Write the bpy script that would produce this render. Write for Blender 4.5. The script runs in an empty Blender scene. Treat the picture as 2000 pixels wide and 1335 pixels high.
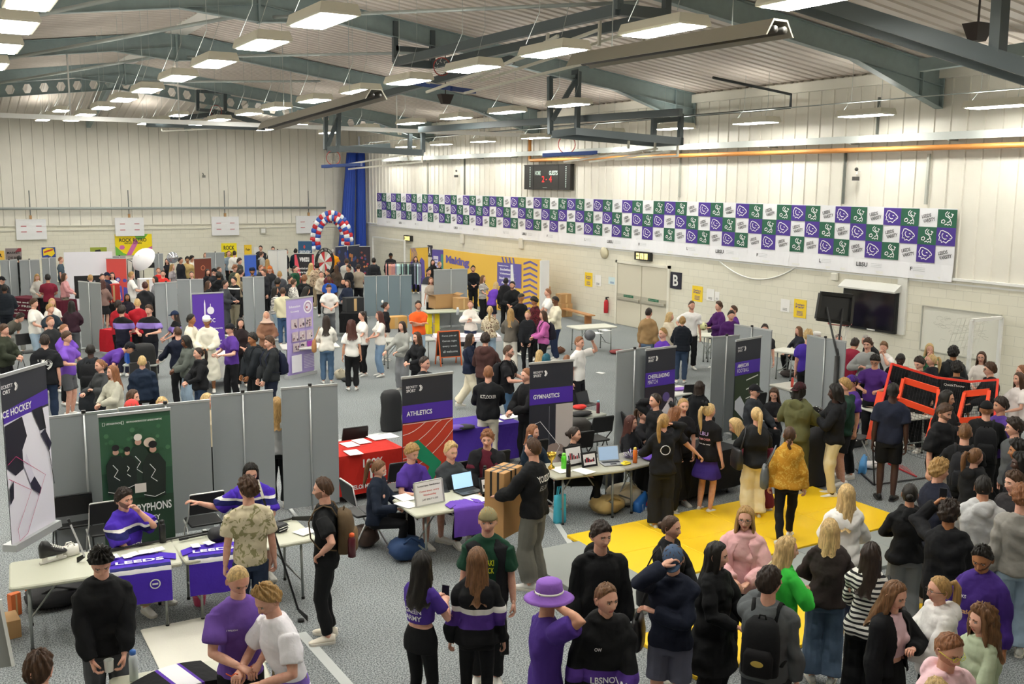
import bpy, math, random
import numpy as np
from mathutils import Vector, Matrix
from mathutils.bvhtree import BVHTree
pi = math.pi; R = math.radians
SC = bpy.context.scene; COL = SC.collection
# ---------------------------------------------------------------- camera
EYE = 4.85; FPX = 1955.0
cam_data = bpy.data.cameras.new('camera'); cam = bpy.data.objects.new('camera', cam_data); COL.objects.link(cam)
_y, _p, _r = R(30.29), R(-8.90), R(.515)
_f = np.array([math.sin(_y)*math.cos(_p), math.cos(_y)*math.cos(_p), math.sin(_p)])
_rt = np.array([math.cos(_y), -math.sin(_y), 0.0]); _u = np.cross(_rt, _f)
_R0 = math.cos(_r)*_rt + math.sin(_r)*_u; _U0 = -math.sin(_r)*_rt + math.cos(_r)*_u
CAMM = np.array([_R0, _U0, _f]); EYEP = np.array([0., 0., EYE])
m4 = Matrix([[*(_R0[i], _U0[i], -_f[i])] + [EYEP[i]] for i in range(3)] + [[0, 0, 0, 1]])
cam.matrix_world = m4
cam_data.sensor_width = 36; cam_data.lens = FPX/2000*36; cam_data.clip_end = 200; cam_data.clip_start = .05
SC.camera = cam
# ---------------------------------------------------------------- world, exposure (the hall is lit by its own light panels)
w = bpy.data.worlds.new('world'); SC.world = w; w.use_nodes = True
w.node_tree.nodes['Background'].inputs[0].default_value = (.75, .8, .9, 1)
w.node_tree.nodes['Background'].inputs[1].default_value = .3
SC.view_settings.view_transform = 'Standard'; SC.view_settings.look = 'None'
SC.view_settings.exposure = 0.0; SC.view_settings.gamma = 1.0
LIGHT_W = 50.0          # emission strength of every ceiling panel
SC.cycles.max_bounces = 6; SC.cycles.diffuse_bounces = 4; SC.cycles.glossy_bounces = 2
SC.cycles.sample_clamp_indirect = 6
# ---------------------------------------------------------------- photo measurements -> places in the hall
def ray(px, py):
 return CAMM.T @ np.array([(px-1000)/FPX, (667.5-py)/FPX, 1.])
def atz(px, py, z=0.): d = ray(px, py); return EYEP + d*(z-EYE)/d[2]
def atx(px, py, x): d = ray(px, py); return EYEP + d*x/d[0]
def aty(px, py, y): d = ray(px, py); return EYEP + d*y/d[1]
# ---------------------------------------------------------------- materials
def lin(c):
 if isinstance(c, str): c = PAL[c] if c in PAL else c
 if isinstance(c, str): c = tuple(int(c[i:i+2], 16)/255 for i in (0, 2, 4))
 return tuple((x/12.92 if x <= .04045 else ((x+.055)/1.055)**2.4) for x in c[:3]) + (1,)
PAL = dict(black='18191b', char='2c2e30', dgrey='4a4c4f', grey='7d8082', lgrey='b4b5b2', white='e8e6e0', cream='ddd2b6',
 navy='1d2436', dnavy='171b28', blue='2b5fa8', jean='54677f', ljean='8fa3b5', djean='28344a', purple='56398f', dpurple='43256e',
 lpurple='8f79c4', maroon='5c2130', red='b3202c', pink='dba6a6', hotpink='c86fae', green='1f7a4a', lime='3bbf45', dgreen='1e3a2c',
 olive='5d5c38', khaki='8d8160', tan='8f7650', brown='4a3428', dbrown='352722', mustard='b98a35', orange='ef6a25', yellow='f0cf20',
 sage='a9b59a', beige='c8bda0', hblack='17130f', hdark='2a1e17', hbrown='47301f', hlbrown='6d4c30', hblonde='a5824f', hlblonde='c4a672',
 hging='86583a', hgrey='a8a39c', hred='4c2a24', teal='1f5c6e')
MATS = {}
def newmat(name):
 m = bpy.data.materials.new(name); m.use_nodes = True
 nt = m.node_tree; b = nt.nodes['Principled BSDF']
 return m, nt, b
def nd(nt, t, **k):
 n = nt.nodes.new(t)
 for a, v in k.items():
  if a.startswith('_'): n.inputs[a[1:].replace('_', ' ')].default_value = v
  elif a.startswith('i') and a[1:].isdigit(): n.inputs[int(a[1:])].default_value = v
  else: setattr(n, a, v)
 return n
def mat(col, rough=.6, metal=0., emit=0., bump=0., bscale=200., spec=.5, alpha=1., var=0., vscale=5.):
 key = (col, rough, metal, emit, bump, bscale, spec, alpha, var, vscale)
 if key in MATS: return MATS[key]
 m, nt, b = newmat('mat'); c = lin(col)
 b.inputs['Base Color'].default_value = c; b.inputs['Roughness'].default_value = rough
 b.inputs['Metallic'].default_value = metal; b.inputs['Specular IOR Level'].default_value = spec
 if emit: b.inputs['Emission Color'].default_value = c; b.inputs['Emission Strength'].default_value = emit
 if alpha < 1: b.inputs['Alpha'].default_value = alpha
 if bump or var:
  tc = nd(nt, 'ShaderNodeTexCoord')
 if bump:
  n = nd(nt, 'ShaderNodeTexNoise', _Scale=bscale, _Detail=2.); bp = nd(nt, 'ShaderNodeBump', _Strength=bump, _Distance=.004)
  nt.links.new(tc.outputs['Object'], n.inputs['Vector']); nt.links.new(n.outputs['Fac'], bp.inputs['Height'])
  nt.links.new(bp.outputs[0], b.inputs['Normal'])
 if var:
  n = nd(nt, 'ShaderNodeTexNoise', _Scale=vscale, _Detail=4.); nt.links.new(tc.outputs['Object'], n.inputs['Vector'])
  r = nd(nt, 'ShaderNodeMapRange', i1=.3, i2=.7, i3=1-var, i4=1+var); nt.links.new(n.outputs['Fac'], r.inputs[0])
  mx = nd(nt, 'ShaderNodeVectorMath', operation='SCALE'); mx.inputs[0].default_value = c[:3]
  nt.links.new(r.outputs[0], mx.inputs['Scale']); nt.links.new(mx.outputs[0], b.inputs['Base Color'])
 MATS[key] = m; return m
def mat_fab(col, pat=None, s=1.):
 """cloth; pat: ('bands', [(z, colour)...]) | ('stripes', colour, period) | ('print', colour, scale) | ('denim',)"""
 key = ('fab', col, str(pat), round(s, 2) if pat and pat[0] == 'bands' else 0)
 if key in MATS: return MATS[key]
 m, nt, b = newmat('cloth'); L = nt.links.new; c = lin(col)
 b.inputs['Roughness'].default_value = .85; b.inputs['Specular IOR Level'].default_value = .2
 b.inputs['Base Color'].default_value = c
 tc = nd(nt, 'ShaderNodeTexCoord')
 n = nd(nt, 'ShaderNodeTexNoise', _Scale=9., _Detail=3.); L(tc.outputs['Object'], n.inputs['Vector'])
 bp = nd(nt, 'ShaderNodeBump', _Strength=.5, _Distance=.02); L(n.outputs['Fac'], bp.inputs['Height']); L(bp.outputs[0], b.inputs['Normal'])
 src = None
 if pat:
  sp = nd(nt, 'ShaderNodeSeparateXYZ'); L(tc.outputs['Object'], sp.inputs[0])
  if pat[0] == 'bands':
   mr = nd(nt, 'ShaderNodeMath', operation='DIVIDE', i1=2.*s); L(sp.outputs['Z'], mr.inputs[0])
   cr = nd(nt, 'ShaderNodeValToRGB'); cr.color_ramp.interpolation = 'CONSTANT'; e = cr.color_ramp.elements
   e[0].position = 0; e[0].color = c; e[1].position = pat[1][0][0]/2; e[1].color = lin(pat[1][0][1])
   for z, cc in pat[1][1:]: q = e.new(z/2); q.color = lin(cc)
   L(mr.outputs[0], cr.inputs[0]); src = cr.outputs[0]
  elif pat[0] == 'stripes':
   a = nd(nt, 'ShaderNodeMath', operation='DIVIDE', i1=pat[2]); L(sp.outputs['Z'], a.inputs[0])
   f = nd(nt, 'ShaderNodeMath', operation='FRACT'); L(a.outputs[0], f.inputs[0])
   g = nd(nt, 'ShaderNodeMath', operation='GREATER_THAN', i1=.55); L(f.outputs[0], g.inputs[0])
  elif pat[0] == 'print':
   v = nd(nt, 'ShaderNodeTexNoise', _Scale=pat[2], _Detail=3., _Distortion=1.5); L(tc.outputs['Object'], v.inputs['Vector'])
   g = nd(nt, 'ShaderNodeMath', operation='GREATER_THAN', i1=.56); L(v.outputs['Fac'], g.inputs[0])
  if pat[0] in ('stripes', 'print'):
   mx = nd(nt, 'ShaderNodeMix', data_type='RGBA'); mx.inputs[6].default_value = c; mx.inputs[7].default_value = lin(pat[1])
   L(g.outputs[0], mx.inputs[0]); src = mx.outputs[2]
  if pat[0] == 'denim':
   v = nd(nt, 'ShaderNodeTexNoise', _Scale=4., _Detail=4.); L(tc.outputs['Object'], v.inputs['Vector'])
   mx = nd(nt, 'ShaderNodeMix', data_type='RGBA'); mx.inputs[6].default_value = tuple(x*.7 for x in c[:3])+(1,); mx.inputs[7].default_value = tuple(min(1, x*1.35) for x in c[:3])+(1,)
   L(v.outputs['Fac'], mx.inputs[0]); src = mx.outputs[2]
 if src is not None: L(src, b.inputs['Base Color'])
 MATS[key] = m; return m
def mat_hair(col):
 key = ('hair', col)
 if key in MATS: return MATS[key]
 m, nt, b = newmat('hair'); L = nt.links.new; c = lin(col)
 b.inputs['Roughness'].default_value = .5; b.inputs['Specular IOR Level'].default_value = .35
 tc = nd(nt, 'ShaderNodeTexCoord'); mp = nd(nt, 'ShaderNodeMapping'); mp.inputs['Scale'].default_value = (90, 90, 7)
 n = nd(nt, 'ShaderNodeTexNoise', _Scale=1., _Detail=3.); L(tc.outputs['Object'], mp.inputs[0]); L(mp.outputs[0], n.inputs['Vector'])
 cr = nd(nt, 'ShaderNodeValToRGB'); e = cr.color_ramp.elements; e[0].position = .3; e[1].position = .7
 e[0].color = tuple(x*.55 for x in c[:3])+(1,); e[1].color = tuple(min(1, x*1.3) for x in c[:3])+(1,)
 L(n.outputs['Fac'], cr.inputs[0]); L(cr.outputs[0], b.inputs['Base Color'])
 bp = nd(nt, 'ShaderNodeBump', _Strength=.6, _Distance=.004); L(n.outputs['Fac'], bp.inputs['Height']); L(bp.outputs[0], b.inputs['Normal'])
 MATS[key] = m; return m
SKIN = dict(a='dcab95', b='cb987c', c='a8744f', d='6d4630', e='45302a')
LIPS = dict(a='bd7268', b='ad675c', c='8a5040', d='5a3530', e='3d2826')
def mat_skin(t):
 key = ('skin', t)
 if key in MATS: return MATS[key]
 m, nt, b = newmat('skin'); c = lin(SKIN[t])
 b.inputs['Base Color'].default_value = c; b.inputs['Roughness'].default_value = .5; b.inputs['Specular IOR Level'].default_value = .4
 tc = nd(nt, 'ShaderNodeTexCoord'); n = nd(nt, 'ShaderNodeTexNoise', _Scale=22., _Detail=4.); nt.links.new(tc.outputs['Object'], n.inputs['Vector'])
 cr = nd(nt, 'ShaderNodeValToRGB'); e = cr.color_ramp.elements; e[0].position = .3; e[1].position = .7
 e[0].color = (c[0]*.95, c[1]*.82, c[2]*.8, 1); e[1].color = (c[0]*1.05, c[1]*1.08, c[2]*1.08, 1)
 nt.links.new(n.outputs['Fac'], cr.inputs[0]); nt.links.new(cr.outputs[0], b.inputs['Base Color'])
 MATS[key] = m; return m
# ---------------------------------------------------------------- mesh collector
def unit(v): v = np.asarray(v, float); return v/max(np.linalg.norm(v), 1e-9)
class MB:
 def __init__(s): s.v = []; s.f = []; s.m = []
 def add(s, v, f, m=0):
  o = len(s.v); s.v += [tuple(map(float, p)) for p in v]; s.f += [tuple(i+o for i in q) for q in f]; s.m += ([m]*len(f) if isinstance(m, int) else list(m)); return s
 def box(s, lo, hi, m=0, mt=None):
  x0, y0, z0 = lo; x1, y1, z1 = hi
  v = [(x0,y0,z0),(x1,y0,z0),(x1,y1,z0),(x0,y1,z0),(x0,y0,z1),(x1,y0,z1),(x1,y1,z1),(x0,y1,z1)]
  if mt is not None: v = [tuple(mt @ Vector(p)) for p in v]
  return s.add(v, [(0,3,2,1),(4,5,6,7),(0,1,5,4),(1,2,6,5),(2,3,7,6),(3,0,4,7)], m)
 def rbox(s, lo, hi, r=.02, m=0, mt=None, n=3):
  """box with rounded vertical edges and softened rims"""
  x0, y0, z0 = lo; x1, y1, z1 = hi; r = min(r, (x1-x0)/2.01, (y1-y0)/2.01)
  e = min(r*.5, (z1-z0)*.3)
  def ring(z, ins):
   P = []
   for cx, cy, a0 in ((x1-r, y1-r, 0), (x0+r, y1-r, 90), (x0+r, y0+r, 180), (x1-r, y0+r, 270)):
    for k in range(n+1):
     a = R(a0+90*k/n); P.append((cx+(r-ins)*math.cos(a), cy+(r-ins)*math.sin(a), z))
   return P
  rings = [ring(z0, e), ring(z0+e, 0), ring(z1-e, 0), ring(z1, e)]
  if mt is not None: rings = [[tuple(mt @ Vector(p)) for p in q] for q in rings]
  return s.loft(rings, m)
 def loft(s, rings, m=0, caps=True, closed=False):
  n = len(rings[0]); o = len(s.v); k = len(rings)
  for q in rings: s.v += [tuple(map(float, p)) for p in q]
  fs = []
  for i in range(k if closed else k-1):
   a = o+i*n; b = o+((i+1) % k)*n
   fs += [(a+j, a+(j+1) % n, b+(j+1) % n, b+j) for j in range(n)]
  if caps and not closed:
   fs.append(tuple(o+j for j in reversed(range(n)))); fs.append(tuple(o+(k-1)*n+j for j in range(n)))
  s.f += fs; s.m += [m]*len(fs); return s
 def tube(s, pts, rad, n=8, m=0, flat=1., up=None):
  pts = [np.asarray(p, float) for p in pts]
  if not hasattr(rad, '__len__'): rad = [rad]*len(pts)
  rings = []; ref = np.array(up if up is not None else (0, 0, 1.))
  prev = None
  for i, p in enumerate(pts):
   t = unit(pts[min(i+1, len(pts)-1)]-pts[max(i-1, 0)])
   if prev is None:
    if abs(t @ ref) > .95: ref = np.array((0, 1., 0)) if abs(t[1]) < .9 else np.array((1., 0, 0))
    a = unit(np.cross(ref, t))
   else: a = unit(prev-t*(prev @ t))
   prev = a; b = np.cross(t, a)
   rings.append([p+rad[i]*(math.cos(2*pi*k/n)*a+flat*math.sin(2*pi*k/n)*b) for k in range(n)])
  return s.loft(rings, m)
 def bar(s, a, b, w, h=None, m=0):
  """square bar between two points"""
  h = h or w; a = np.asarray(a, float); b = np.asarray(b, float); t = unit(b-a)
  ref = np.array((0, 0, 1.)) if abs(t[2]) < .95 else np.array((1., 0, 0))
  x = unit(np.cross(ref, t)); y = np.cross(t, x)
  return s.loft([[p+x*w/2*i+y*h/2*j for i, j in ((-1,-1),(1,-1),(1,1),(-1,1))] for p in (a, b)], m)
 def ball(s, c, r, m=0, nu=10, nv=7, noise=0, rnd=None):
  if not hasattr(r, '__len__'): r = (r, r, r)
  rings = []
  for j in range(nv+1):
   t = pi*(j+.02)/(nv+.04); q = []
   for i in range(nu):
    k = 1+(rnd.uniform(-noise, noise) if noise else 0)
    q.append((c[0]+r[0]*k*math.sin(t)*math.cos(2*pi*i/nu), c[1]+r[1]*k*math.sin(t)*math.sin(2*pi*i/nu), c[2]-r[2]*k*math.cos(t)))
   rings.append(q)
  return s.loft(rings, m)
 def lathe(s, prof, c=(0, 0, 0), n=16, m=0):
  return s.loft([[(c[0]+r*math.cos(2*pi*k/n), c[1]+r*math.sin(2*pi*k/n), c[2]+z) for k in range(n)] for r, z in prof], m)
 def quad(s, a, b, c, d, m=0): return s.add([a, b, c, d], [(0, 1, 2, 3)], m)
 def poly(s, pts, m=0): return s.add(pts, [tuple(range(len(pts)))], m)
 def mesh(s, name, mats, smooth=True):
  me = bpy.data.meshes.new(name); me.from_pydata(s.v, [], s.f)
  if not isinstance(mats, (list, tuple)): mats = [mats]
  for q in mats: me.materials.append(q)
  if len(mats) > 1: me.polygons.foreach_set('material_index', s.m)
  me.polygons.foreach_set('use_smooth', [smooth]*len(s.f)); me.update(); return me
 def build(s, name, mats, parent=None, smooth=False, loc=None, auto=None):
  me = s.mesh(name, mats, smooth or auto is not None)
  if auto is not None: me.set_sharp_from_angle(angle=R(auto))
  o = bpy.data.objects.new(name, me); COL.objects.link(o)
  if parent is not None: o.parent = parent
  if loc is not None: o.location = loc
  return o
def tag(o, label=None, cat=None, group=None, kind=None):
 if label: o['label'] = label
 if cat: o['category'] = cat
 if group: o['group'] = group
 if kind: o['kind'] = kind
 return o
def empty(name, loc=(0, 0, 0), rz=0., label=None, cat=None, group=None, kind=None):
 o = bpy.data.objects.new(name, None); COL.objects.link(o); o.location = loc; o.rotation_euler = (0, 0, rz); o.empty_display_size = .1
 return tag(o, label, cat, group, kind)
def copy_tree(o, parent=None):
 c = o.copy(); COL.objects.link(c); c.parent = parent
 for ch in KIDS(o): copy_tree(ch, c)
 return c
def KIDS(o): return [x for x in bpy.data.objects if x.parent == o]
# ---------------------------------------------------------------- lettering
TXT = {}
def text_mesh(s, shear=0., bold=0., space=1.):
 """letters as a flat filled outline, 1 unit high, centred: (verts, faces)"""
 key = (s, shear, bold, space)
 if key in TXT: return TXT[key]
 cu = bpy.data.curves.new('t', 'FONT'); cu.body = s; cu.align_x = 'CENTER'; cu.align_y = 'CENTER'; cu.shear = shear
 cu.offset = bold; cu.space_character = space; cu.resolution_u = 3
 o = bpy.data.objects.new('t', cu); COL.objects.link(o)
 dg = bpy.context.evaluated_depsgraph_get(); me = bpy.data.meshes.new_from_object(o.evaluated_get(dg))
 v = np.array([x.co[:] for x in me.vertices]) if len(me.vertices) else np.zeros((0, 3)); f = [tuple(p.vertices) for p in me.polygons]
 bpy.data.objects.remove(o); bpy.data.curves.remove(cu); bpy.data.meshes.remove(me)
 TXT[key] = (v, f); return TXT[key]
def text_on(mb, s, org, ux, uy, x, y, h, m=0, w=None, off=.003, shear=0., bold=.0, xs=1., space=1., rot=0.):
 """letters centred at (x, y) metres on the plane org + ux*x + uy*y; h = line height in metres, w = total width"""
 v, f = text_mesh(s, shear, min(bold, .022), space)
 if not len(v): return
 v = v.copy(); v[:, 0] -= (v[:, 0].max()+v[:, 0].min())/2; v[:, 1] -= (v[:, 1].max()+v[:, 1].min())/2
 hh = v[:, 1].max()-v[:, 1].min(); ww = v[:, 0].max()-v[:, 0].min()
 ky = h/hh; kx = (w/ww) if w else ky*xs
 a = v[:, 0]*kx; b = v[:, 1]*ky
 if rot: a, b = a*math.cos(rot)-b*math.sin(rot), a*math.sin(rot)+b*math.cos(rot)
 ux = np.asarray(ux, float); uy = np.asarray(uy, float); n = unit(np.cross(ux, uy))
 P = np.asarray(org, float)+np.outer(a+x, ux)+np.outer(b+y, uy)+n*off
 mb.add(P, f, m)
def strip(mb, pts, org, ux, uy, wd, m=0, off=.003, closed=False):
 """a drawn line of width wd through 2-D points on a plane"""
 ux = np.asarray(ux, float); uy = np.asarray(uy, float); n = unit(np.cross(ux, uy)); org = np.asarray(org, float)
 P = [np.array(p, float) for p in pts]; k = len(P)
 if closed: P = P+[P[0]]; k += 1
 L = []
 for i in range(k):
  a = P[i-1] if i else (P[-2] if closed else P[0]); b = P[i+1] if i < k-1 else (P[1] if closed else P[-1])
  t = b-a; t = t/max(np.hypot(*t), 1e-9); q = np.array([-t[1], t[0]])*wd/2
  L += [P[i]-q, P[i]+q]
 V = [org+ux*p[0]+uy*p[1]+n*off for p in L]
 mb.add(V, [(2*i, 2*i+2, 2*i+3, 2*i+1) for i in range(k-1)], m)
def flat(mb, pts, org, ux, uy, m=0, off=.002):
 ux = np.asarray(ux, float); uy = np.asarray(uy, float); n = unit(np.cross(ux, uy)); org = np.asarray(org, float)
 mb.add([org+ux*p[0]+uy*p[1]+n*off for p in pts], [tuple(range(len(pts)))], m)
# ---------------------------------------------------------------- people
def g1(x, c, w): return np.exp(-((x-c)/w)**2)
HEADS = {}
def head_shape(lod, fem):
 """head about 1:1 in metres, face towards -y, eyes near z=0. returns verts, faces, material index (0 skin 1 lips 2 eye white 3 iris 4 brow 5 beard zone)"""
 if (lod, fem) in HEADS: return HEADS[(lod, fem)]
 nu, nv = ((72, 60), (40, 34), (22, 18))[lod]
 mb = MB(); V = []
 us = np.arange(nu)/nu*2*pi; az = us-.5*np.sin(us)
 ts = np.linspace(.0, pi, nv+1); ts = ts+.10*np.sin(2*ts)*-1
 T, A = np.meshgrid(np.clip(ts, .01, pi-.01), az, indexing='ij')
 dx = np.sin(T)*np.sin(A); dy = -np.sin(T)*np.cos(A); dz = np.cos(T)
 x = .076*dx; y = .098*dy; z = .118*dz
 low = np.clip((-.012-z)/.105, 0, 1); lk = low*low*(3-2*low)
 x = x*(1-(.36 if fem else .27)*lk); x = x*(1+.05*g1(z, .05, .05))
 y = np.where(y > 0, y*(1-.45*lk)*(1+.06*g1(z, .03, .06)), y*(1-.04*lk))
 fr = np.clip((-dy-.2)/.5, 0, 1)
 ax = np.abs(x)
 y = y+fr*(.007*np.exp(-(ax/.045)**4)*g1(z, .0, .07))      # flatter face plane
 d = .006*g1(z, .023, .010)*np.exp(-(ax/.05)**4)*(0.5 if fem else 1)
 d = d-.013*g1(ax, .031, .016)*g1(z, .001, .012)
 hz = np.clip((.016-z)/.054, 0, 1); hz = np.where(z < -.040, np.exp(-((z+.040)/.0055)**2), hz)
 wn = .0065+.0065*np.clip((.016-z)/.054, 0, 1)
 d = d+(.021 if fem else .025)*hz*np.exp(-(ax/wn)**2)*(z < .016)
 d = d+.008*g1(ax, .0125, .006)*g1(z, -.040, .007)
 d = d+.006*g1(z, -.060, .006)*np.exp(-(ax/.024)**4)+.007*g1(z, -.073, .0065)*np.exp(-(ax/.020)**4)-.005*g1(z, -.0665, .0022)*np.exp(-(ax/.024)**4)
 d = d+.009*g1(z, -.101, .014)*g1(x, 0, .022)+.004*g1(ax, .042, .02)*g1(z, -.028, .02)
 y = y-d*fr
 P = np.stack([x, y, z], -1)
 rings = [P[j] for j in range(nv+1)]
 fm = []
 for j in range(nv):
  for i in range(nu):
   c = (P[j, i]+P[j+1, (i+1) % nu])/2; k = 0; a_ = abs(c[0]); f_ = c[1] < -.05
   if f_ and -.080 < c[2] < -.054 and a_ < .025-.35*abs(c[2]+.0665): k = 1
   elif f_ and abs(c[2]-(.021-.12*abs(a_-.03))) < (.0035 if lod < 2 else .005) and .013 < a_ < .047: k = 4
   elif c[1] < .0 and c[2] < -.042+max(0, a_-.035)*1.0 and not (a_ < .016 and -.082 < c[2] < -.052): k = 5
   fm.append(k)
 n0 = len(rings[0]); o = 0
 mb.loft(rings, 0, caps=False); mb.m = fm
 mb.poly([tuple(p) for p in rings[0]][::-1]); mb.poly([tuple(p) for p in rings[-1]], 5)
 k = (12, 8) if lod == 0 else ((8, 6) if lod == 1 else (6, 4))
 for sx in (-1, 1):
  mb.ball((sx*.031, -.0765, .0015), (.0135, .0085, .0056), 2, *k)
  mb.ball((sx*.031, -.0840, .0012), (.0058, .0022, .0050), 3, *k)
  if lod < 2:
   mb.tube([(sx*(.031+.0155*math.cos(a)), -.0825+.006*abs(math.cos(a))**2, .0015+.0078*math.sin(a)) for a in np.linspace(.15, pi-.15, 6)], .0016, 5, 3)   # lash line
   mb.tube([(sx*(.014+.011*t), -.0925+.008*t*t*.9, .0205+.005*math.sin(t*1.4)) for t in np.linspace(0, 3, 6)], [.0018, .003, .0032, .003, .0024, .001], 5, 4, flat=1.3)
  # ear
  E = []
  for a in np.linspace(0, 2*pi, 10 if lod < 2 else 6, endpoint=False):
   E.append((sx*.078+sx*.010*(1+math.cos(a))*.5, .012+.015*math.cos(a)+.003*math.sin(a), -.006+.030*math.sin(a)))
  mb.loft([[(sx*.068, .004+.5*(p[1]-.004), p[2]*.8) for p in E], E, [(p[0]+sx*.003, p[1]+.002, p[2]) for p in E], [(sx*.077, .010+.5*(p[1]-.010), -.006+.5*(p[2]+.006)) for p in E]], 0)
 HEADS[(lod, fem)] = (np.array(mb.v), mb.f, mb.m); return HEADS[(lod, fem)]
HANDS = {}
def hand_shape(lod, curl):
 """left hand from the wrist along +x, palm facing -z, thumb on the +y side"""
 if (lod, curl) in HANDS: return HANDS[(lod, curl)]
 mb = MB(); n = (8, 6, 5)[lod]
 def ring(x, w, h, z=0): return [(x, w*math.cos(a), z+h*math.sin(a)) for a in np.linspace(0, 2*pi, 10, endpoint=False)]
 mb.loft([ring(-.03, .026, .021), ring(0, .026, .018), ring(.03, .036, .017), ring(.06, .042, .016), ring(.088, .040, .013)])
 for i, (y, l, r) in enumerate(((.030, .070, .0085), (.010, .078, .0088), (-.011, .072, .0083), (-.030, .056, .0072))):
  p = np.array([.078, y, 0.]); P = [p]; a = 0
  for sgm, k in ((.42, .9), (.33, 1.3), (.25, .9)):
   a += curl*k; p = p+l*sgm*np.array([math.cos(a), y*.6*(1-curl*.5), -math.sin(a)]); P.append(p)
  mb.tube(P, [r*1.05, r, r*.93, r*.7], n)
 a = .5+curl*.3
 mb.tube([(.012, .024, -.004), (.038, .046, -.010-curl*.010), (.060, .056-curl*.018, -.016-curl*.024), (.078, .056-curl*.03, -.020-curl*.035)], [.015, .012, .0095, .007], n)
 HANDS[(lod, curl)] = (np.array(mb.v), mb.f); return HANDS[(lod, curl)]
def ik(S, H, l1, l2, pole):
 S = np.array(S, float); H = np.array(H, float); d = H-S; L = np.linalg.norm(d); mx = (l1+l2)*.995
 if L > mx: H = S+d/L*mx; L = mx; d = H-S
 L = max(L, .12); t = d/np.linalg.norm(d)
 a = (l1*l1-l2*l2+L*L)/(2*L); h = math.sqrt(max(l1*l1-a*a, 1e-6)); p = np.array(pole, float); p = unit(p-t*(p @ t))
 return S+t*a+p*h, H
# hand places for the person's right side, metres in the frame of an upright body 1.75 m tall facing -y: (x, y, z), elbow direction, curl
ARMS = dict(
 down=((-.25, -.04, .83), (-.3, 1, 0), .45), hang=((-.23, .02, .82), (-.4, 1, 0), .4), front=((-.07, -.30, 1.05), (-1, .4, -.6), .6),
 phone=((-.07, -.30, 1.22), (-.8, .2, -1), .75), chest=((-.04, -.20, 1.20), (-1, .1, -.6), .7), hip=((-.20, -.02, 1.02), (-1, .8, 0), .6),
 pocket=((-.21, -.10, .92), (-.7, 1, 0), .5), face=((-.04, -.17, 1.50), (-.7, -.2, -1), .55), brow=((-.06, -.15, 1.62), (-.8, -.3, -.8), .5), ear=((-.115, -.03, 1.60), (-.9, -.4, -.6), .5),
 cross=((.13, -.17, 1.20), (-1, 0, -.7), .5), point=((-.20, -.50, 1.15), (-.6, .3, -1), .3), reach=((-.22, -.52, .95), (-.5, .5, -1), .4),
 table=((-.15, -.38, .98), (-1, .4, -.5), .5), back=((-.08, .16, .95), (-1, .6, 0), .5), bag=((-.20, -.10, 1.32), (-.9, .4, -.8), .8),
 hold=((-.14, -.30, 1.12), (-.9, .4, -.7), .8), carry=((-.20, -.36, 1.08), (-.9, .5, -.5), .4), side=((-.62, .06, 1.30), (-.2, .4, -1), .4),
 low=((-.12, -.22, .86), (-1, .5, 0), .6), up=((-.16, -.22, 1.66), (-.8, -.2, -.8), .7), lap=((-.10, -.30, .98), (-1, .4, -.3), .5))
def fabric_noise(P, seed, amp, s=1.):
 r = np.random.default_rng(seed); o = np.zeros(len(P)); Q = P+.03*np.sin(P[:, [1, 2, 0]]*17+seed)
 for k in range(7):
  d = r.normal(size=3); d[2] *= 1.4; d /= np.linalg.norm(d); f = r.uniform(14, 48)/s
  q = np.sin(Q @ d*f+r.uniform(0, 6.28)); o += np.sign(q)*np.abs(q)**.7*(22/f)
 return o*amp/1.9
PENDING = []      # (kind, mesh data, settings) waiting for one joint surface evaluation
class Person: pass
def sup(cx, cy, z, a, b, n=18, p=2.4):
 q = []
 for k in range(n):
  t = 2*pi*k/n; c, s_ = math.cos(t), math.sin(t)
  q.append(np.array([cx+a*abs(c)**(2/p)*np.sign(c), cy+b*abs(s_)**(2/p)*np.sign(s_), z]))
 return q
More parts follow.
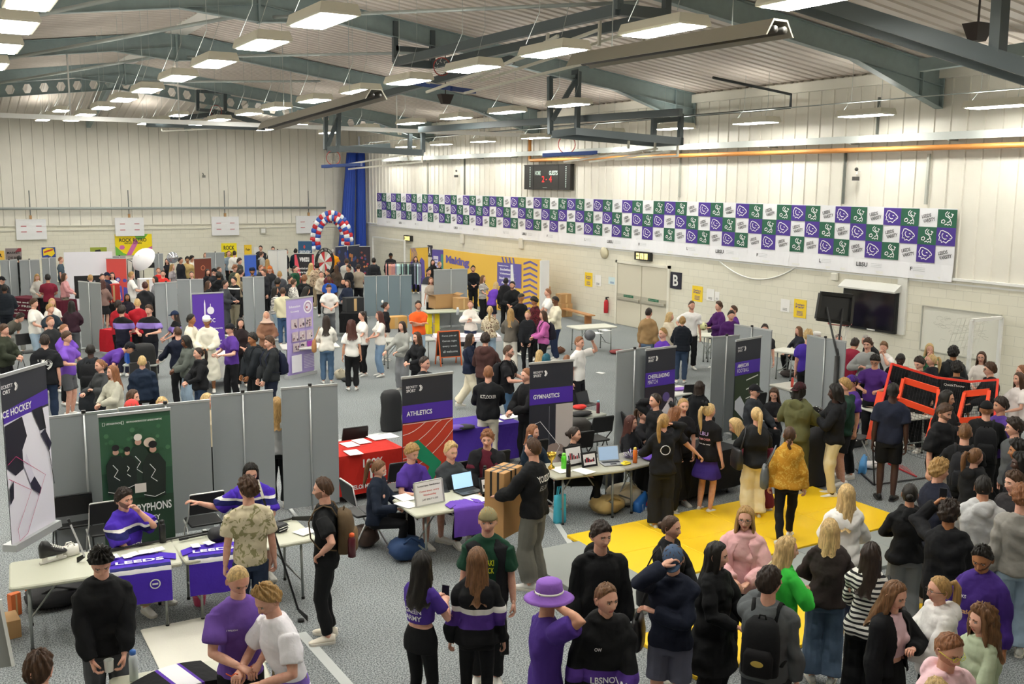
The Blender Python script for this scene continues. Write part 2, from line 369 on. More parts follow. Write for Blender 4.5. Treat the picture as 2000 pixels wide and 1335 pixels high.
def person(px, py, h, face, sex, hair, hcol, skin, top, tcol, bot, bcol, pose='stand', arms='down', label='', pat=None, lean=0, nod=0, turn=0,
           sit=False, shoe='white', cap=None, bpat=None, extra=(), beard=False, glasses=False, off=(0, 0), build=1., group=None, pos=None, vis=True, hang=None):
 """px, py: where the top of the head is in the photograph; face: 0 towards the lens, 90 to the right, 180 away, 270 to the left"""
 P = Person(); s = h/1.75; fem = sex == 'f'
 headz = h*(1 if not sit else 0)+(h-.42*s if sit else 0)
 # forward lean lowers and shifts the head
 l = R(lean); hz = .93*s; dz = (1.75*s-hz)*(1-math.cos(l)); dfw = (1.75*s-hz)*math.sin(l)
 p = atz(px, py, headz-dz+sit*0) if pos is None else np.array([pos[0], pos[1], 0.])
 toc = math.atan2(-p[1], -p[0]); ang = toc+R(face)      # direction the person faces, world angle
 if pos is None: p = p-np.array([math.cos(ang), math.sin(ang), 0])*dfw
 dist = math.hypot(p[0], p[1]); P.lod = 0 if dist < 13.2 else (1 if dist < 22 else 2)
 vox = (.0105, .016, .024)[P.lod]
 P.rz = ang+pi/2; P.loc = (p[0]+off[0], p[1]+off[1], 0); P.s = s; P.label = label; P.h = h; P.fem = fem
 seed = len(PENDING)*7+int(px)
 rnd = random.Random(seed)
 sd = -.42 if sit else 0
 cl, sl = math.cos(l), math.sin(l)
 def T(q):                       # upright body frame -> posed (unscaled) frame
  q = np.asarray(q, float); y = q[..., 1]; z = q[..., 2]-.93
  f = np.clip((z+.06)/.22, 0, 1)
  c_, s_ = 1+(cl-1)*f, sl*f
  return np.stack([q[..., 0], y*c_-z*s_, .93+y*s_+z*c_+sd], -1)
 bw = build
 sh = (.155 if fem else .185)*(.5+.5*bw); wa = (.122 if fem else .145)*bw; hp = (.172 if fem else .158)*bw
 SH = {sx: T([sx*sh*.93, .0, 1.378]) for sx in (-1, 1)}
 if isinstance(arms, str): arms = (arms, arms)
 AR = {}
 for sx, nm in ((-1, arms[0]), (1, arms[1])):
  t, pole, curl = ARMS[nm]
  t = (-t[0]*sx*-1 if sx == -1 else -t[0], t[1], t[2]); t = (sx*abs(t[0]) if t[0]*-1 <= 0 or nm != 'cross' else t[0], t[1], t[2]) if nm != 'cross' else (-sx*.12, -.17, 1.20+sx*.015)
  if nm in ('front', 'phone', 'chest', 'face', 'low', 'lap'): t = (sx*abs(t[0]), t[1]+rnd.uniform(-.02, .02), t[2]+rnd.uniform(-.03, .03))
  pl = np.array([sx*abs(pole[0])*(1 if pole[0] < 0 else -1), pole[1], pole[2]])
  H = T(t)
  if sit and nm in ('lap', 'table', 'front', 'low'): pass
  e, H = ik(SH[sx], H, .285, .255, pl); AR[sx] = (SH[sx], e, H, curl)
 # legs
 HJ = {sx: np.array([sx*.088*bw, .01, .90+sd]) for sx in (-1, 1)}; LG = {}
 st = {'stand': ((.095, 0), (.095, 0)), 'walk': ((.07, -.27), (.07, .27)), 'shift': ((.13, -.06), (.10, .05)), 'wide': ((.20, 0), (.20, 0)), 'one': ((.10, -.02), (.06, -.20))}.get(pose, ((.1, 0), (.1, 0)))
 for sx, (fx, fy) in ((-1, st[0]), (1, st[1])):
  an = np.array([sx*fx, fy+.02, .085+(.06 if fy > .2 else 0)])
  if sit: an = np.array([sx*.14, -.36+rnd.uniform(-.1, .08), .085]); kn = np.array([sx*.14, -.42, .50])
  else: kn, an = ik(HJ[sx], an, .42, .405, (sx*.1, -1, 0))
  LG[sx] = (HJ[sx], kn, an)
 def finish(mb): return [tuple(np.asarray(v)*s) for v in mb.v]
 neck0, neck1 = T([0, .012, 1.44]), T([0, -.004, 1.56])
 # head frame
 hc = T([0, -.012, 1.632]); M = Matrix.Translation(Vector(hc*s)) @ Matrix.Rotation(R(turn), 4, 'Z') @ Matrix.Rotation(l*.45+R(nod), 4, 'X') @ Matrix.Scale(s**.5*(1.0 if fem else 1.03), 4)
 M = np.array(M)
 def HX(q): q = np.asarray(q, float); return q @ M[:3, :3].T+M[:3, 3]
 P.HX = HX; P.T = T; P.AR = AR
 # --- body surface (skin)
 def torso(mb, o, z0, z1, belly=0):
  prof = [(.80, hp*.94, .112), (.87, hp, .12), (.93, hp*1.0, .117), (1.02, (hp+wa)/2, .105), (1.10, wa, .098), (1.20, wa*1.06, .108), (1.29, sh*.88, .116), (1.36, sh*.88, .106), (1.41, sh*.74, .088), (1.445, sh*.52, .072), (1.475, .075, .064)]
  if o < 0: prof[0] = (.84, hp*.86, .095)
  R_ = []
  for z, a, b in prof:
   if z < z0-1e-6 or z > z1+1e-6: continue
   R_.append([T(q) for q in sup(0, .008, z, a*1.0+o, (b+o)*(.5+.5*bw))])
  mb.loft(R_)
  if fem and z1 > 1.3:
   for sx in (-1, 1): mb.ball(T([sx*.068, -.070, 1.262]), .060+o*.45, nu=10, nv=8)
 def limb(mb, pts, rad, sub=2, n=10):
  Q = [np.asarray(p, float) for p in pts]; out = []; rr = []
  for i in range(len(Q)-1):
   for k in range(sub): t = k/sub; out.append(Q[i]*(1-t)+Q[i+1]*t); rr.append(rad[i]*(1-t)+rad[i+1]*t)
  out.append(Q[-1]); rr.append(rad[-1]); mb.tube(out, rr, n)
 mb = MB(); torso(mb, -.016, .80, 1.48)
 limb(mb, [T([0, .012, 1.40]), neck0, neck1, T([0, -.004, 1.60])], [.075, .056 if fem else .064, .050 if fem else .058, .05])
 af = (.88 if fem else 1)*(.6+.4*bw)
 for sx in (-1, 1):
  S, e, H, c = AR[sx]; mb.ball(S, .040*af); mb.tube([T([0, .012, 1.44]), T([sx*sh*.5, .008, 1.405]), S], [.050, .042, .036], 10)
  limb(mb, [S, S*.5+e*.5, e, e*.55+H*.45, H], [.038*af, .047*af, .040*af, .039*af, .026*af])
  h_, k, a = LG[sx]; kk = 1 if bot in ('shorts', 'skirt', 'none') else .78; limb(mb, [h_, k, k*.6+a*.4, a, a-np.array([0, 0, .03])], [.080*bw*kk, .056*kk, .055*kk, .036, .034])
 PENDING.append((P, 'body', finish(mb), mb.f, vox, 3, seed, 0, None))
 # --- top
 K = dict(tee=(.014, .50, .030), shirt=(.016, 2, .016), sweat=(.026, 2, .024), hoodie=(.032, 2, .028), jacket=(.034, 2, .028), puffer=(.055, 2, .045), coat=(.04, 2, .032), tight=(.006, 2, .008), vest=(.018, 0, 0), crop=(.010, .45, .014), tank=(.010, 0, 0), jersey=(.035, .62, .05), thobe=(.03, 2, .03), knit=(.034, 2, .036))
 o, frac, so = K[top]; mb = MB()
 hem = {'crop': 1.08, 'tank': 1.0, 'tight': 1.0, 'puffer': .87, 'coat': .80, 'jersey': .80, 'thobe': .80}.get(top, .87)
 torso(mb, o, hem, 1.48)
 if top in ('coat', 'thobe') and not sit:
  zl = .30 if top == 'thobe' else .52
  mb.loft([[T(q) for q in sup(0, .01, .87, hp+o, .13+o)], sup(0, .01, (.87+zl)/2, hp+.05+o, .16+o), sup(0, .01, zl, hp+.07+o, .19+o)])
 for sx in (-1, 1):
  S, e, H, c = AR[sx]; mb.ball(S+np.array([-sx*.006, 0, -.004]), .048*af+o*.6); mb.tube([T([0, .012, 1.445]), T([sx*sh*.5, .008, 1.412]), S+np.array([0, 0, .004])], [.058+o*.5, .050+o*.7, .044+o*.6], 12)
  if frac <= 0: continue
  if frac < 1:
   t = frac/.62*.9; q = S+(e-S)*min(t, 1); limb(mb, [S, q], [.048*af+so*.8, .056*af+so])
  else:
   wr = H+(e-H)*.06
   limb(mb, [S, S*.5+e*.5, e, e*.5+H*.5, wr], [.047*af+so*.8, .047*af+so*.9, .044*af+so, .041*af+so*1.05, .031*af+so*.75])
 if top in ('hoodie',) or 'hood' in extra:
  mb.tube([T((.11*math.sin(a), .012-.085*math.cos(a), 1.455+.035*(-math.cos(a))*-1*.6)) for a in np.linspace(.5, 2*pi-.5, 12)], .030, 8)
  if hair not in ('long', 'mid', 'longcurl'): mb.ball(T([0, .115, 1.43]), (.11, .055, .085))
 if top in ('jacket', 'coat', 'puffer', 'shirt') or 'collar' in extra:
  mb.tube([T((.075*math.sin(a), .008-.07*math.cos(a), 1.475)) for a in np.linspace(.45, 2*pi-.45, 10)], .020, 8)
 if 'shirttie' in extra: mb.tube([T((.13, -.02, 1.47)), T((0, -.15, 1.33)), T((-.08, -.16, 1.1))], .03, 8)
 P.top = top
 mt = mat_fab(tcol, pat, s)
 amp = {'tight': .002, 'crop': .0025, 'tank': .002, 'tee': .008, 'puffer': .006}.get(top, .0115)
 PENDING.append((P, {'tee': 'tee_shirt', 'shirt': 'shirt', 'sweat': 'sweatshirt', 'hoodie': 'hoodie', 'jacket': 'jacket', 'puffer': 'padded_jacket', 'coat': 'coat', 'tight': 'long_sleeve_top', 'vest': 'vest', 'crop': 'crop_top', 'tank': 'tank_top', 'jersey': 'jersey', 'thobe': 'robe', 'knit': 'cardigan'}[top], finish(mb), mb.f, vox, 2, seed+1, amp, mt))
 # --- open layer over the top (waistcoat or unzipped jacket)
 for ex in extra:
  if isinstance(ex, tuple) and ex[0] == 'over':
   mb = MB(); oo = o+.024
   prof = [(.86, hp+oo, .12+oo), (1.02, (hp+wa)/2+oo, .105+oo), (1.12, wa+oo+.01, .10+oo), (1.29, sh*.94+oo, .12+oo), (1.40, sh*.95+oo*.8, .10+oo*.8), (1.47, .10, .085)]
   if fem: prof[0] = (.95, hp*.95+oo, .115+oo)
   rings = []
   for z, a, b in prof:
    q = sup(0, .012, z, a, b, 28); q = [p_ for p_ in q if not (p_[1] < 0 and abs(p_[0]) < (.075 if z < 1.4 else .055))]
    q.sort(key=lambda v: -math.atan2(v[0], v[1])); inner = [np.array([v[0]*.9, .012+(v[1]-.012)*.88, v[2]]) for v in reversed(q)]
    m_ = 20; idx = np.linspace(0, len(q)-1, m_); f1 = [np.array([np.interp(t, range(len(q)), [v[c] for v in q]) for c in range(3)]) for t in idx]
    f2 = [np.array([np.interp(t, range(len(inner)), [v[c] for v in inner]) for c in range(3)]) for t in idx]
    rings.append([T(v) for v in f1+f2])
   mb.loft(rings)
   if ex[2]:
    for sx in (-1, 1):
     S, e, H, c = AR[sx]; mb.ball(S, .078*af+.018); mb.tube([T([0, .03, 1.45]), T([sx*sh*.5, .01, 1.42]), S], [.07, .075, .07], 10); limb(mb, [S, S*.5+e*.5, e, e*.5+H*.5, H+(e-H)*.05], [.076*af+.014, .076*af+.014, .074*af+.014, .068*af+.014, .05*af+.01])
   PENDING.append((P, 'jacket' if ex[2] else 'waistcoat', finish(mb), mb.f, vox, 1, seed+5, .005, mat_fab(ex[1])))
 # --- trousers / skirt
 if bot != 'none':
  mb = MB(); top_z = 1.04
  BR = dict(slim=(.093, .066, .056, .97), legging=(.088, .060, .043, .97), straight=(.098, .078, .072, .97), wide=(.105, .102, .112, .99), jogger=(.102, .080, .060, .93), shorts=(.112, .105, 0, 0), skirt=(.10, .1, 0, 0), cargo=(.108, .098, .092, .97))[bot]
  ro = .006
  rr = [[T(q) for q in sup(0, .010, z, a*1.0+ro, b+ro)] for z, a, b in ((.81, hp*.96, .116), (.87, hp, .118), (.93, hp-.004, .112), (1.0, (hp+wa)/2-.006, .100), (1.05, wa-.004, .094))]
  mb.loft(rr)
  if bot == 'skirt': mb.loft([rr[0], sup(0, -.2*sit+.01, .70+sd, hp+.05, .16), sup(0, .01, .58+sd, hp+.07, .19)])
  else:
   for sx in (-1, 1):
    h_, k, a = LG[sx]; h2 = h_+np.array([0, 0, -.02])
    if bot == 'shorts': limb(mb, [h2, h2+(k-h2)*.80], [.105*bw, .100])
    else:
     e_ = a+(k-a)*(1-BR[3]); e_ = a+np.array([0, 0, .02 if bot != 'legging' else .03])
     limb(mb, [h2, h2*.5+k*.5, k, k*.5+e_*.5, e_], [BR[0]*bw, (BR[0]+BR[1])/2*bw, BR[1], (BR[1]+BR[2])/2, BR[2]])
  PENDING.append((P, {'skirt': 'skirt', 'shorts': 'shorts', 'legging': 'leggings'}.get(bot, 'trousers'), finish(mb), mb.f, vox, 2, seed+2, .0012 if bot == 'legging' else .006, mat_fab(bcol, bpat or (('denim',) if 'jean' in bcol else None), s)))
 # --- record the rest
 P.AR = AR; P.LG = LG; P.skin = skin; P.hcol = hcol; P.hair = hair; P.beard = beard; P.glasses = glasses; P.cap = cap; P.shoe = shoe; P.seed = seed
 P.sit = sit; P.group = group; P.extra = extra; P.fwd = np.array([math.cos(ang), math.sin(ang), 0]); P.pos = np.array(P.loc)
 PEOPLE.append(P); return P
PEOPLE = []
def RGB(c): c = PAL.get(c, c); return [int(c[i:i+2], 16)/255 for i in (0, 2, 4)]
def hair_mesh(kind, lod, rnd, cap):
 """hair in head space"""
 nu = (72, 44, 26)[lod]; nv = (22, 16, 10)[lod]; mb = MB()
 K = dict(  # front, temple, side, back polar angle; thickness top, side, back; noise; curtain side, back
  short=(45, 62, 86, 116, .022, .009, .012, .0065, 0, 0), crop=(44, 60, 82, 112, .015, .004, .006, .004, 0, 0), buzz=(43, 58, 84, 112, .005, .003, .004, .0008, 0, 0),
  curly=(56, 70, 92, 116, .034, .018, .018, .012, 0, 0), fringe=(56, 70, 90, 116, .026, .013, .014, .0065, 0, 0), quiff=(42, 60, 84, 114, .036, .007, .010, .008, 0, 0),
  tied=(44, 60, 92, 122, .008, .007, .010, .002, 0, 0), long=(45, 60, 92, 120, .016, .014, .020, .004, .20, .34), mid=(45, 60, 92, 120, .016, .014, .018, .004, .14, .20),
  bob=(52, 64, 92, 120, .016, .018, .020, .004, .09, .12), dreads=(56, 70, 92, 120, .024, .020, .022, .008, .08, .12), cornrow=(48, 62, 86, 118, .008, .006, .010, .003, 0, .04), longcurl=(50, 62, 92, 120, .026, .030, .034, .012, .24, .32),
  bald=(80, 84, 92, 112, .0, .003, .004, .001, 0, 0), side=(50, 68, 90, 116, .026, .012, .012, .004, 0, 0))[kind]
 f_, tp, sd, bk, tt, ts_, tb, nz, Ls, Lb = K
 az = np.arange(nu)/nu*2*pi; ph = [rnd.uniform(0, 6.28) for _ in range(6)]
 a_deg = np.degrees(np.minimum(az, 2*pi-az))
 tm = np.radians(np.interp(a_deg, [0, 28, 55, 85, 130, 180], [f_, f_+3, tp, sd, bk, bk]))
 L = np.interp(a_deg, [0, 52, 68, 95, 140, 180], [0, 0, Ls*.85, Ls, Lb, Lb])
 th = np.interp(a_deg, [0, 50, 90, 180], [tt*.8, tt*.7, ts_, tb])
 if cap: tt = .004; th = np.minimum(th, .010)
 out = []; inn = []
 for j in range(nv+1):
  v = j/nv; q = []; r = []
  nscalp = .55 if max(Ls, Lb) > 0 else 1.
  for i in range(nu):
   vs = min(v/nscalp, 1); t = vs*min(tm[i], R(96) if L[i] > .03 else 9); drop = max(0, (v-nscalp)/(1-nscalp)) if nscalp < 1 else 0
   c = min(1, t/1.2); thk = tt*(1-c)+th[i]*c
   edge = 1-max(0, (vs-.82)/.18)**2*(.75 if L[i] < .03 else 0); thk = max(thk*edge, .0015)
   lump = nz*(math.sin(az[i]*(7 if nz < .01 else 5)+ph[0]+3*t)*math.sin(t*(5 if nz < .01 else 9)+ph[1])+.7*math.sin(az[i]*13+ph[2]-4*t))+(.35*nz+.0008)*math.sin(az[i]*31+ph[3]+6*v)
   if t < .15: lump *= t/.15
   lump += nz*.6*math.sin(az[i]*9+t*11+ph[4])*math.sin(az[i]*4-t*13+ph[5])*min(1, t/.3)
   if nz >= .01: lump += rnd.uniform(-.35, .35)*nz
   rr = max(thk+lump*edge, .0035)
   dx, dy, dz = math.sin(t)*math.sin(az[i]), -math.sin(t)*math.cos(az[i]), math.cos(t)
   bx, by, bz = .078, .100, .119
   p = np.array([(bx+rr)*dx, (by+rr)*dy, (bz+rr)*dz]); p0 = np.array([(bx-.004)*dx, (by-.004)*dy, (bz-.004)*dz])
   if dz < .1 and dy > 0: k = min(1, (.1-dz)); p[1] -= .012*k*dy; p0[1] -= .02*k*dy
   if drop and L[i] > 0:
    zz = L[i]*drop; w_ = min(zz/.12, 1)
    if a_deg[i] > 110: push = .02*w_+max(0, zz-.12)*.22
    else: push = .012*w_
    ox, oy = math.sin(az[i]), -math.cos(az[i]); wob = .006*math.sin(az[i]*9+zz*22+ph[4])*min(1, zz/.1)*(1 if nz < .01 else 2.2)
    p = p+np.array([ox*(push+wob)*.8, oy*(push+wob)*(1 if oy > 0 else .2), -zz*(1+.05*math.sin(az[i]*11+ph[5]))]); p0 = p-np.array([ox*.022, oy*.022, 0])
   q.append(p); r.append(p0)
  out.append(q); inn.append(r)
 mb.loft(out, caps=False); n1 = len(mb.v); mb.loft([x[::-1] for x in inn], caps=False)
 e = nv*nu
 for i in range(nu):
  j = (i+1) % nu; mb.f.append((e+i, n1+e+(nu-1-i), n1+e+(nu-1-j), e+j)); mb.m.append(0)
 mb.poly(out[0][::-1])
 return mb
def spread():
 """people who would stand inside one another step a little apart"""
 for it in range(6):
  for i, A in enumerate(PEOPLE):
   for B in PEOPLE[i+1:]:
    d = np.array([B.loc[0]-A.loc[0], B.loc[1]-A.loc[1]]); r_ = np.hypot(*d)
    if 1e-3 < r_ < .46:
     k = (.46-r_)*.25; u = d/r_
     A.loc = (A.loc[0]-u[0]*k, A.loc[1]-u[1]*k, 0); B.loc = (B.loc[0]+u[0]*k, B.loc[1]+u[1]*k, 0)
def make_people():
 """evaluate every waiting surface in one go, then assemble the figures"""
 tmp = []
 for P, kind, v, f, vox, sm, seed, amp, mt in PENDING:
  me = bpy.data.meshes.new('t'); me.from_pydata(v, [], f); o = bpy.data.objects.new('t', me); COL.objects.link(o)
  m = o.modifiers.new('r', 'REMESH'); m.mode = 'VOXEL'; m.voxel_size = vox; m.use_smooth_shade = True
  m = o.modifiers.new('s', 'SMOOTH'); m.iterations = sm+1; m.factor = .5
  tmp.append(o)
 dg = bpy.context.evaluated_depsgraph_get(); parts = {}
 res = [bpy.data.meshes.new_from_object(o.evaluated_get(dg)) for o in tmp]
 for o in tmp: me = o.data; bpy.data.objects.remove(o); bpy.data.meshes.remove(me)
 for (P, kind, v, f, vox, sm, seed, amp, mt), me in zip(PENDING, res):
  n = len(me.vertices); co = np.empty(n*3); me.vertices.foreach_get('co', co); co = co.reshape(-1, 3)
  if amp:
   no = np.empty(n*3); me.vertices.foreach_get('normal', no); no = no.reshape(-1, 3)
   d = fabric_noise(co, seed, amp)
   if kind == 'padded_jacket': d = d+.008*np.abs(np.sin(co[:, 2]*pi/.075))
   d = d+amp*.5 if kind not in ('trousers', 'shorts', 'skirt', 'leggings') else d*np.clip((.80*P.s-co[:, 2])/.15, 0, 1)*(0 if P.sit else 1)
   co = co+no*d[:, None]; me.vertices.foreach_set('co', co.ravel()); me.update()
  if kind == 'body': P.body = (co, [tuple(p.vertices) for p in me.polygons]); bpy.data.meshes.remove(me)
  else:
   me.materials.clear(); me.materials.append(mt); me.polygons.foreach_set('use_smooth', [True]*len(me.polygons)); P.__dict__.setdefault('clothes', []).append((kind, me))
 for P in PEOPLE: assemble(P)
def assemble(P):
 rnd = random.Random(P.seed); s = P.s; lod = P.lod
 mb = MB(); co, f = P.body; mb.v = [tuple(c) for c in co]; mb.f = list(f); mb.m = [0]*len(f)
 hv, hf, hm = head_shape(lod, P.fem); mb.add(P.HX(hv), hf, [k if k != 5 else (5 if P.beard else 0) for k in hm])
 for sx in (-1, 1):
  S, e, H, curl = P.AR[sx]; curl = round(curl, 1); v, fc = hand_shape(lod, curl)
  t = unit(H-e); up = np.array([0, 0, 1.]) if abs(t[2]) < .75 else np.array([0, -1., 0])
  if abs(t[2]) < .75: nz = unit(up-t*(up @ t)); yy = np.cross(nz, t)*1.; tw = 1
  else: # hanging or raised hand: palm towards the thigh / face
   nz = unit(np.array([sx*1., 0, 0])-t*(t[0]*sx)); yy = np.cross(nz, t)
  # thumb side: inward when the palm is down, forward when the arm hangs
  want = np.array([-sx, 0, 0.]) if abs(t[2]) < .75 else np.array([0, -1., 0])
  k = 1 if yy @ want > 0 else -1
  A = np.stack([t, yy*k, nz]); sc = 1.05 if not P.fem else .95
  w_ = (v*sc) @ A+H
  mb.add(w_*s, [q if k > 0 else q[::-1] for q in fc], 0)
 mats = [mat_skin(P.skin), mat(LIPS[P.skin], .45), mat('dcd6cf', .3), mat('1c1512', .3), mat_hair(P.hcol), mat(tuple(round(.5*p_+.5*q_, 3) for p_, q_ in zip(RGB(SKIN[P.skin]), RGB(P.hcol))), .8)]
 o = mb.build('person', mats, smooth=True); o.location = P.loc; o.rotation_euler = (0, 0, P.rz)
 tag(o, P.label, 'person', P.group); P.obj = o
 for kind, me in P.clothes:
  me.name = kind; c = bpy.data.objects.new(kind, me); COL.objects.link(c); c.parent = o
 # hair
 if P.hair not in ('none', 'hijab'):
  base = {'pony': 'tied', 'bun': 'tied', 'braid': 'tied', 'highbun': 'tied'}.get(P.hair, P.hair)
  hb = hair_mesh(base, lod, rnd, P.cap is not None); hb.v = [tuple(p) for p in P.HX(np.array(hb.v))]
  n = (12, 8, 6)[lod]
  if P.hair == 'pony':
   k = 7; pts = [(0, .095, .055), (.0, .135, .07), (.005, .160, .02), (.01, .160, -.08), (.01, .150, -.18), (.0, .145, -.26), (0, .14, -.31)]
   hb.tube(P.HX(np.array(pts)), [x*s for x in (.018, .026, .034, .036, .030, .020, .005)], n)
  if P.hair == 'braid':
   pts = [(0, .10, -.03+.0-.045*i) for i in range(7)]; hb.tube(P.HX(np.array(pts)+np.array([[.01*(-1)**i, .015, 0] for i in range(7)])), [x*s for x in (.028, .026, .022, .024, .018, .018, .006)], n)
  if P.hair == 'bun':
   q = P.HX(np.array([0, .115, .0])); hb.ball(q, .040*s, nu=14, nv=10, noise=.06, rnd=rnd)
  if P.hair == 'highbun':
   q = P.HX(np.array([0, .085, .11])); hb.ball(q, .042*s, nu=14, nv=10, noise=.06, rnd=rnd)
  hb.build('hair', mat_hair(P.hcol), o, smooth=True)
 if P.hair == 'hijab':
  hb = MB()
  for nu_ in (1,):
   rings = []
   for j in range(13):
    t = j/12; q = []
    for i in range(26):
     a = 2*pi*i/26; th = .05+t*2.3; op = max(0, math.cos(a)) if .28 < t < .78 else 0
     r = (.086, .112, .130); p = [r[0]*math.sin(th)*math.sin(a), -r[1]*math.sin(th)*math.cos(a)+op*.045, r[2]*math.cos(th)]
     if t > .75: p[2] = -.09-(t-.75)*.35; p[0] = (.07+(t-.75)*.45)*math.sin(a); p[1] = -(.075+(t-.75)*.4)*math.cos(a)+.01
     q.append(p)
    rings.append(P.HX(np.array(q)))
   hb.loft(rings)
  hb.build('headscarf', mat_fab(P.hcol), o, smooth=True)
 if P.cap:
  kind, colr = P.cap[0], P.cap[1]; cb = MB()
  if kind in ('cap', 'backcap'):
   rings = [[(.088*math.sin(th)*math.sin(2*pi*i/24), -.108*math.sin(th)*math.cos(2*pi*i/24), .02+.112*math.cos(th)) for i in range(24)] for th in np.linspace(.02, 1.5, 9)]
   cb.loft([P.HX(np.array(q)) for q in rings])
   k = 1 if kind == 'cap' else -1; B = []
   for r_ in (1, 0):
    B.append([P.HX(np.array([.078*math.sin(a)*(1-.1*(1-r_)), -k*(.082+.085*math.cos(a)*(1-r_)), .03-.018*(1-r_)-.006*math.sin(a)**2])) for a in np.linspace(-1.35, 1.35, 12)])
   U = B[1]; I = B[0]; cb.loft([[p+np.array([0, 0, .004]) for p in I], [p+np.array([0, 0, .004]) for p in U], [p-np.array([0, 0, .002]) for p in U], [p-np.array([0, 0, .002]) for p in I]], closed=True)
   cb.ball(P.HX(np.array([0, 0, .134])), .007, nu=6, nv=4)
  elif kind == 'bucket':
   prof = [(.02, .135), (.070, .13), (.088, .115), (.094, .06), (.098, .035), (.15, .0), (.175, -.012), (.172, -.016), (.145, -.006), (.09, .028)]
   cb.loft([P.HX(np.array([(r*math.sin(2*pi*i/28), -r*1.12*math.cos(2*pi*i/28), z) for i in range(28)])) for r, z in prof])
  elif kind == 'kufi':
   prof = [(.02, .132), (.070, .128), (.086, .11), (.090, .055), (.086, .05)]
   cb.loft([P.HX(np.array([(r*math.sin(2*pi*i/24), -r*1.12*math.cos(2*pi*i/24), z) for i in range(24)])) for r, z in prof])
  elif kind == 'turban':
   prof = [(.02, .15), (.07, .15), (.10, .12), (.108, .07), (.098, .035), (.08, .03)]
   cb.loft([P.HX(np.array([(r*math.sin(2*pi*i/24), -r*1.12*math.cos(2*pi*i/24), z+.01*math.cos(2*pi*i/24)) for i in range(24)])) for r, z in prof])
  elif kind == 'bow':
   for sx in (-1, 1): cb.tube([P.HX(np.array(q)) for q in ((0, .09, .10), (sx*.05, .10, .15), (sx*.08, .10, .12), (0, .09, .10))], [.012, .026, .02, .01], 8)
  hat = cb.build({'cap': 'cap', 'backcap': 'cap', 'bucket': 'bucket_hat', 'kufi': 'skull_cap', 'turban': 'turban', 'bow': 'hair_bow'}[kind], mat_fab(colr), o, smooth=True)
  if len(P.cap) > 2:
   bb = MB(); bb.loft([P.HX(np.array([(r*math.sin(2*pi*i/28), -r*1.12*math.cos(2*pi*i/28), z) for i in range(28)])) for r, z in ((.099, .034), (.1005, .036), (.0985, .052), (.097, .05))], closed=True)
   bb.build('hat_band', mat_fab(P.cap[2]), hat, smooth=True)
 if P.glasses and lod < 2:
  gb = MB(); colr = P.glasses if isinstance(P.glasses, str) else '2a2624'; zz = .09 if P.glasses == 'yellow' else 0; yy = .012 if zz else 0
  for sx in (-1, 1):
   gb.tube([P.HX(np.array([sx*.032+.022*math.cos(a), -.098+yy, zz+.018*math.sin(a)])) for a in np.linspace(0, 2*pi, 13)], .0018 if not zz else .004, 5)
   gb.tube([P.HX(np.array(q)) for q in ((sx*.054, -.097+yy, .004+zz), (sx*.078, -.06, .006+zz), (sx*.083, .01, .004+zz*.6))], .0018 if not zz else .004, 5)
  gb.tube([P.HX(np.array(q)) for q in ((-.012, -.100+yy, .002+zz), (.012, -.100+yy, .002+zz))], .0018, 5)
  gb.build('glasses', mat(colr, .3), o, smooth=True)
 # shoes
 for sx in (-1, 1):
  h_, k, a = P.LG[sx]; sb = MB(); c = a*s; ty = sx*.25; fs = s*(1 if not P.fem else .9)
  lift = a[2]-.085
  def X(x, y, z): y2 = y*fs; x2 = x*fs; return (c[0]+x2*math.cos(ty)-y2*math.sin(ty)*-1*-1, c[1]+x2*math.sin(ty)*-1*-1+y2*math.cos(ty), max(0, c[2]-.085*s)+z*fs)
  prof = ((.075, .028, .0, .095), (.05, .040, 0, .10), (.0, .043, 0, .10), (-.07, .045, 0, .078), (-.13, .050, 0, .058), (-.175, .043, 0, .045), (-.20, .022, .004, .030))
  def ring(y, w, z0, z1, zz): return [X(w*math.cos(t)*(1 if math.sin(t) < 0 else .86), y, z0+(z1-z0)*(.5+.5*math.sin(t))) for t in np.linspace(0, 2*pi, 12, endpoint=False)]
  sb.loft([ring(y, w*.93, z0+.018, z1, 0) for y, w, z0, z1 in prof])
  shoe = sb.build('shoe', mat(P.shoe, .6), o, smooth=True)
  if lod < 2:
   q = MB(); q.loft([[X(w*k_*x_, y, z0+z_) for x_, z_ in ((-1, .0), (1, .0), (1.04, .02), (1, .027), (-1, .027), (-1.04, .02))] for y, w, z0, z1 in prof for k_ in (1.02,)])
   q.build('sole', mat('d8d4ca' if P.shoe not in ('black', 'brown') else '2b2a28', .7), shoe)
def on_cloth(P, s, x, z, h, col, part=0, back=True, w=None, bold=.02, rot=0., parent_name='print', lines=None):
 """lettering printed on a garment, draped over its surface"""
 me = P.clothes[part][1]; S = P.s
 vs = [v.co for v in me.vertices]; bvh = BVHTree.FromPolygons(vs, [tuple(p.vertices) for p in me.polygons])
 mb = MB(); sgn = 1 if back else -1
 if lines: [strip(mb, l, (x, 0, z), (-sgn, 0, 0), (0, 0, 1), h, off=0) for l in lines]
 else: text_on(mb, s, (0, 0, 0), (-sgn, 0, 0), (0, 0, 1), -sgn*x, z, h, w=w, bold=bold, rot=rot, off=0)
 out = []
 for v in mb.v:
  p = Vector(P.T(np.array([v[0], 0, v[2]]))*S); o_ = p+Vector((0, sgn*.6, 0)); d = Vector((0, -sgn, 0))
  hit, no, i, dd = bvh.ray_cast(o_, d)
  out.append(tuple(hit+no*.004) if hit is not None else tuple(p+Vector((0, sgn*.17*S, 0))))
 mb.v = out
 # the glyphs' own inner edges are enough to follow the cloth at this size
 return mb.build(parent_name, mat(col, .7), P.obj)
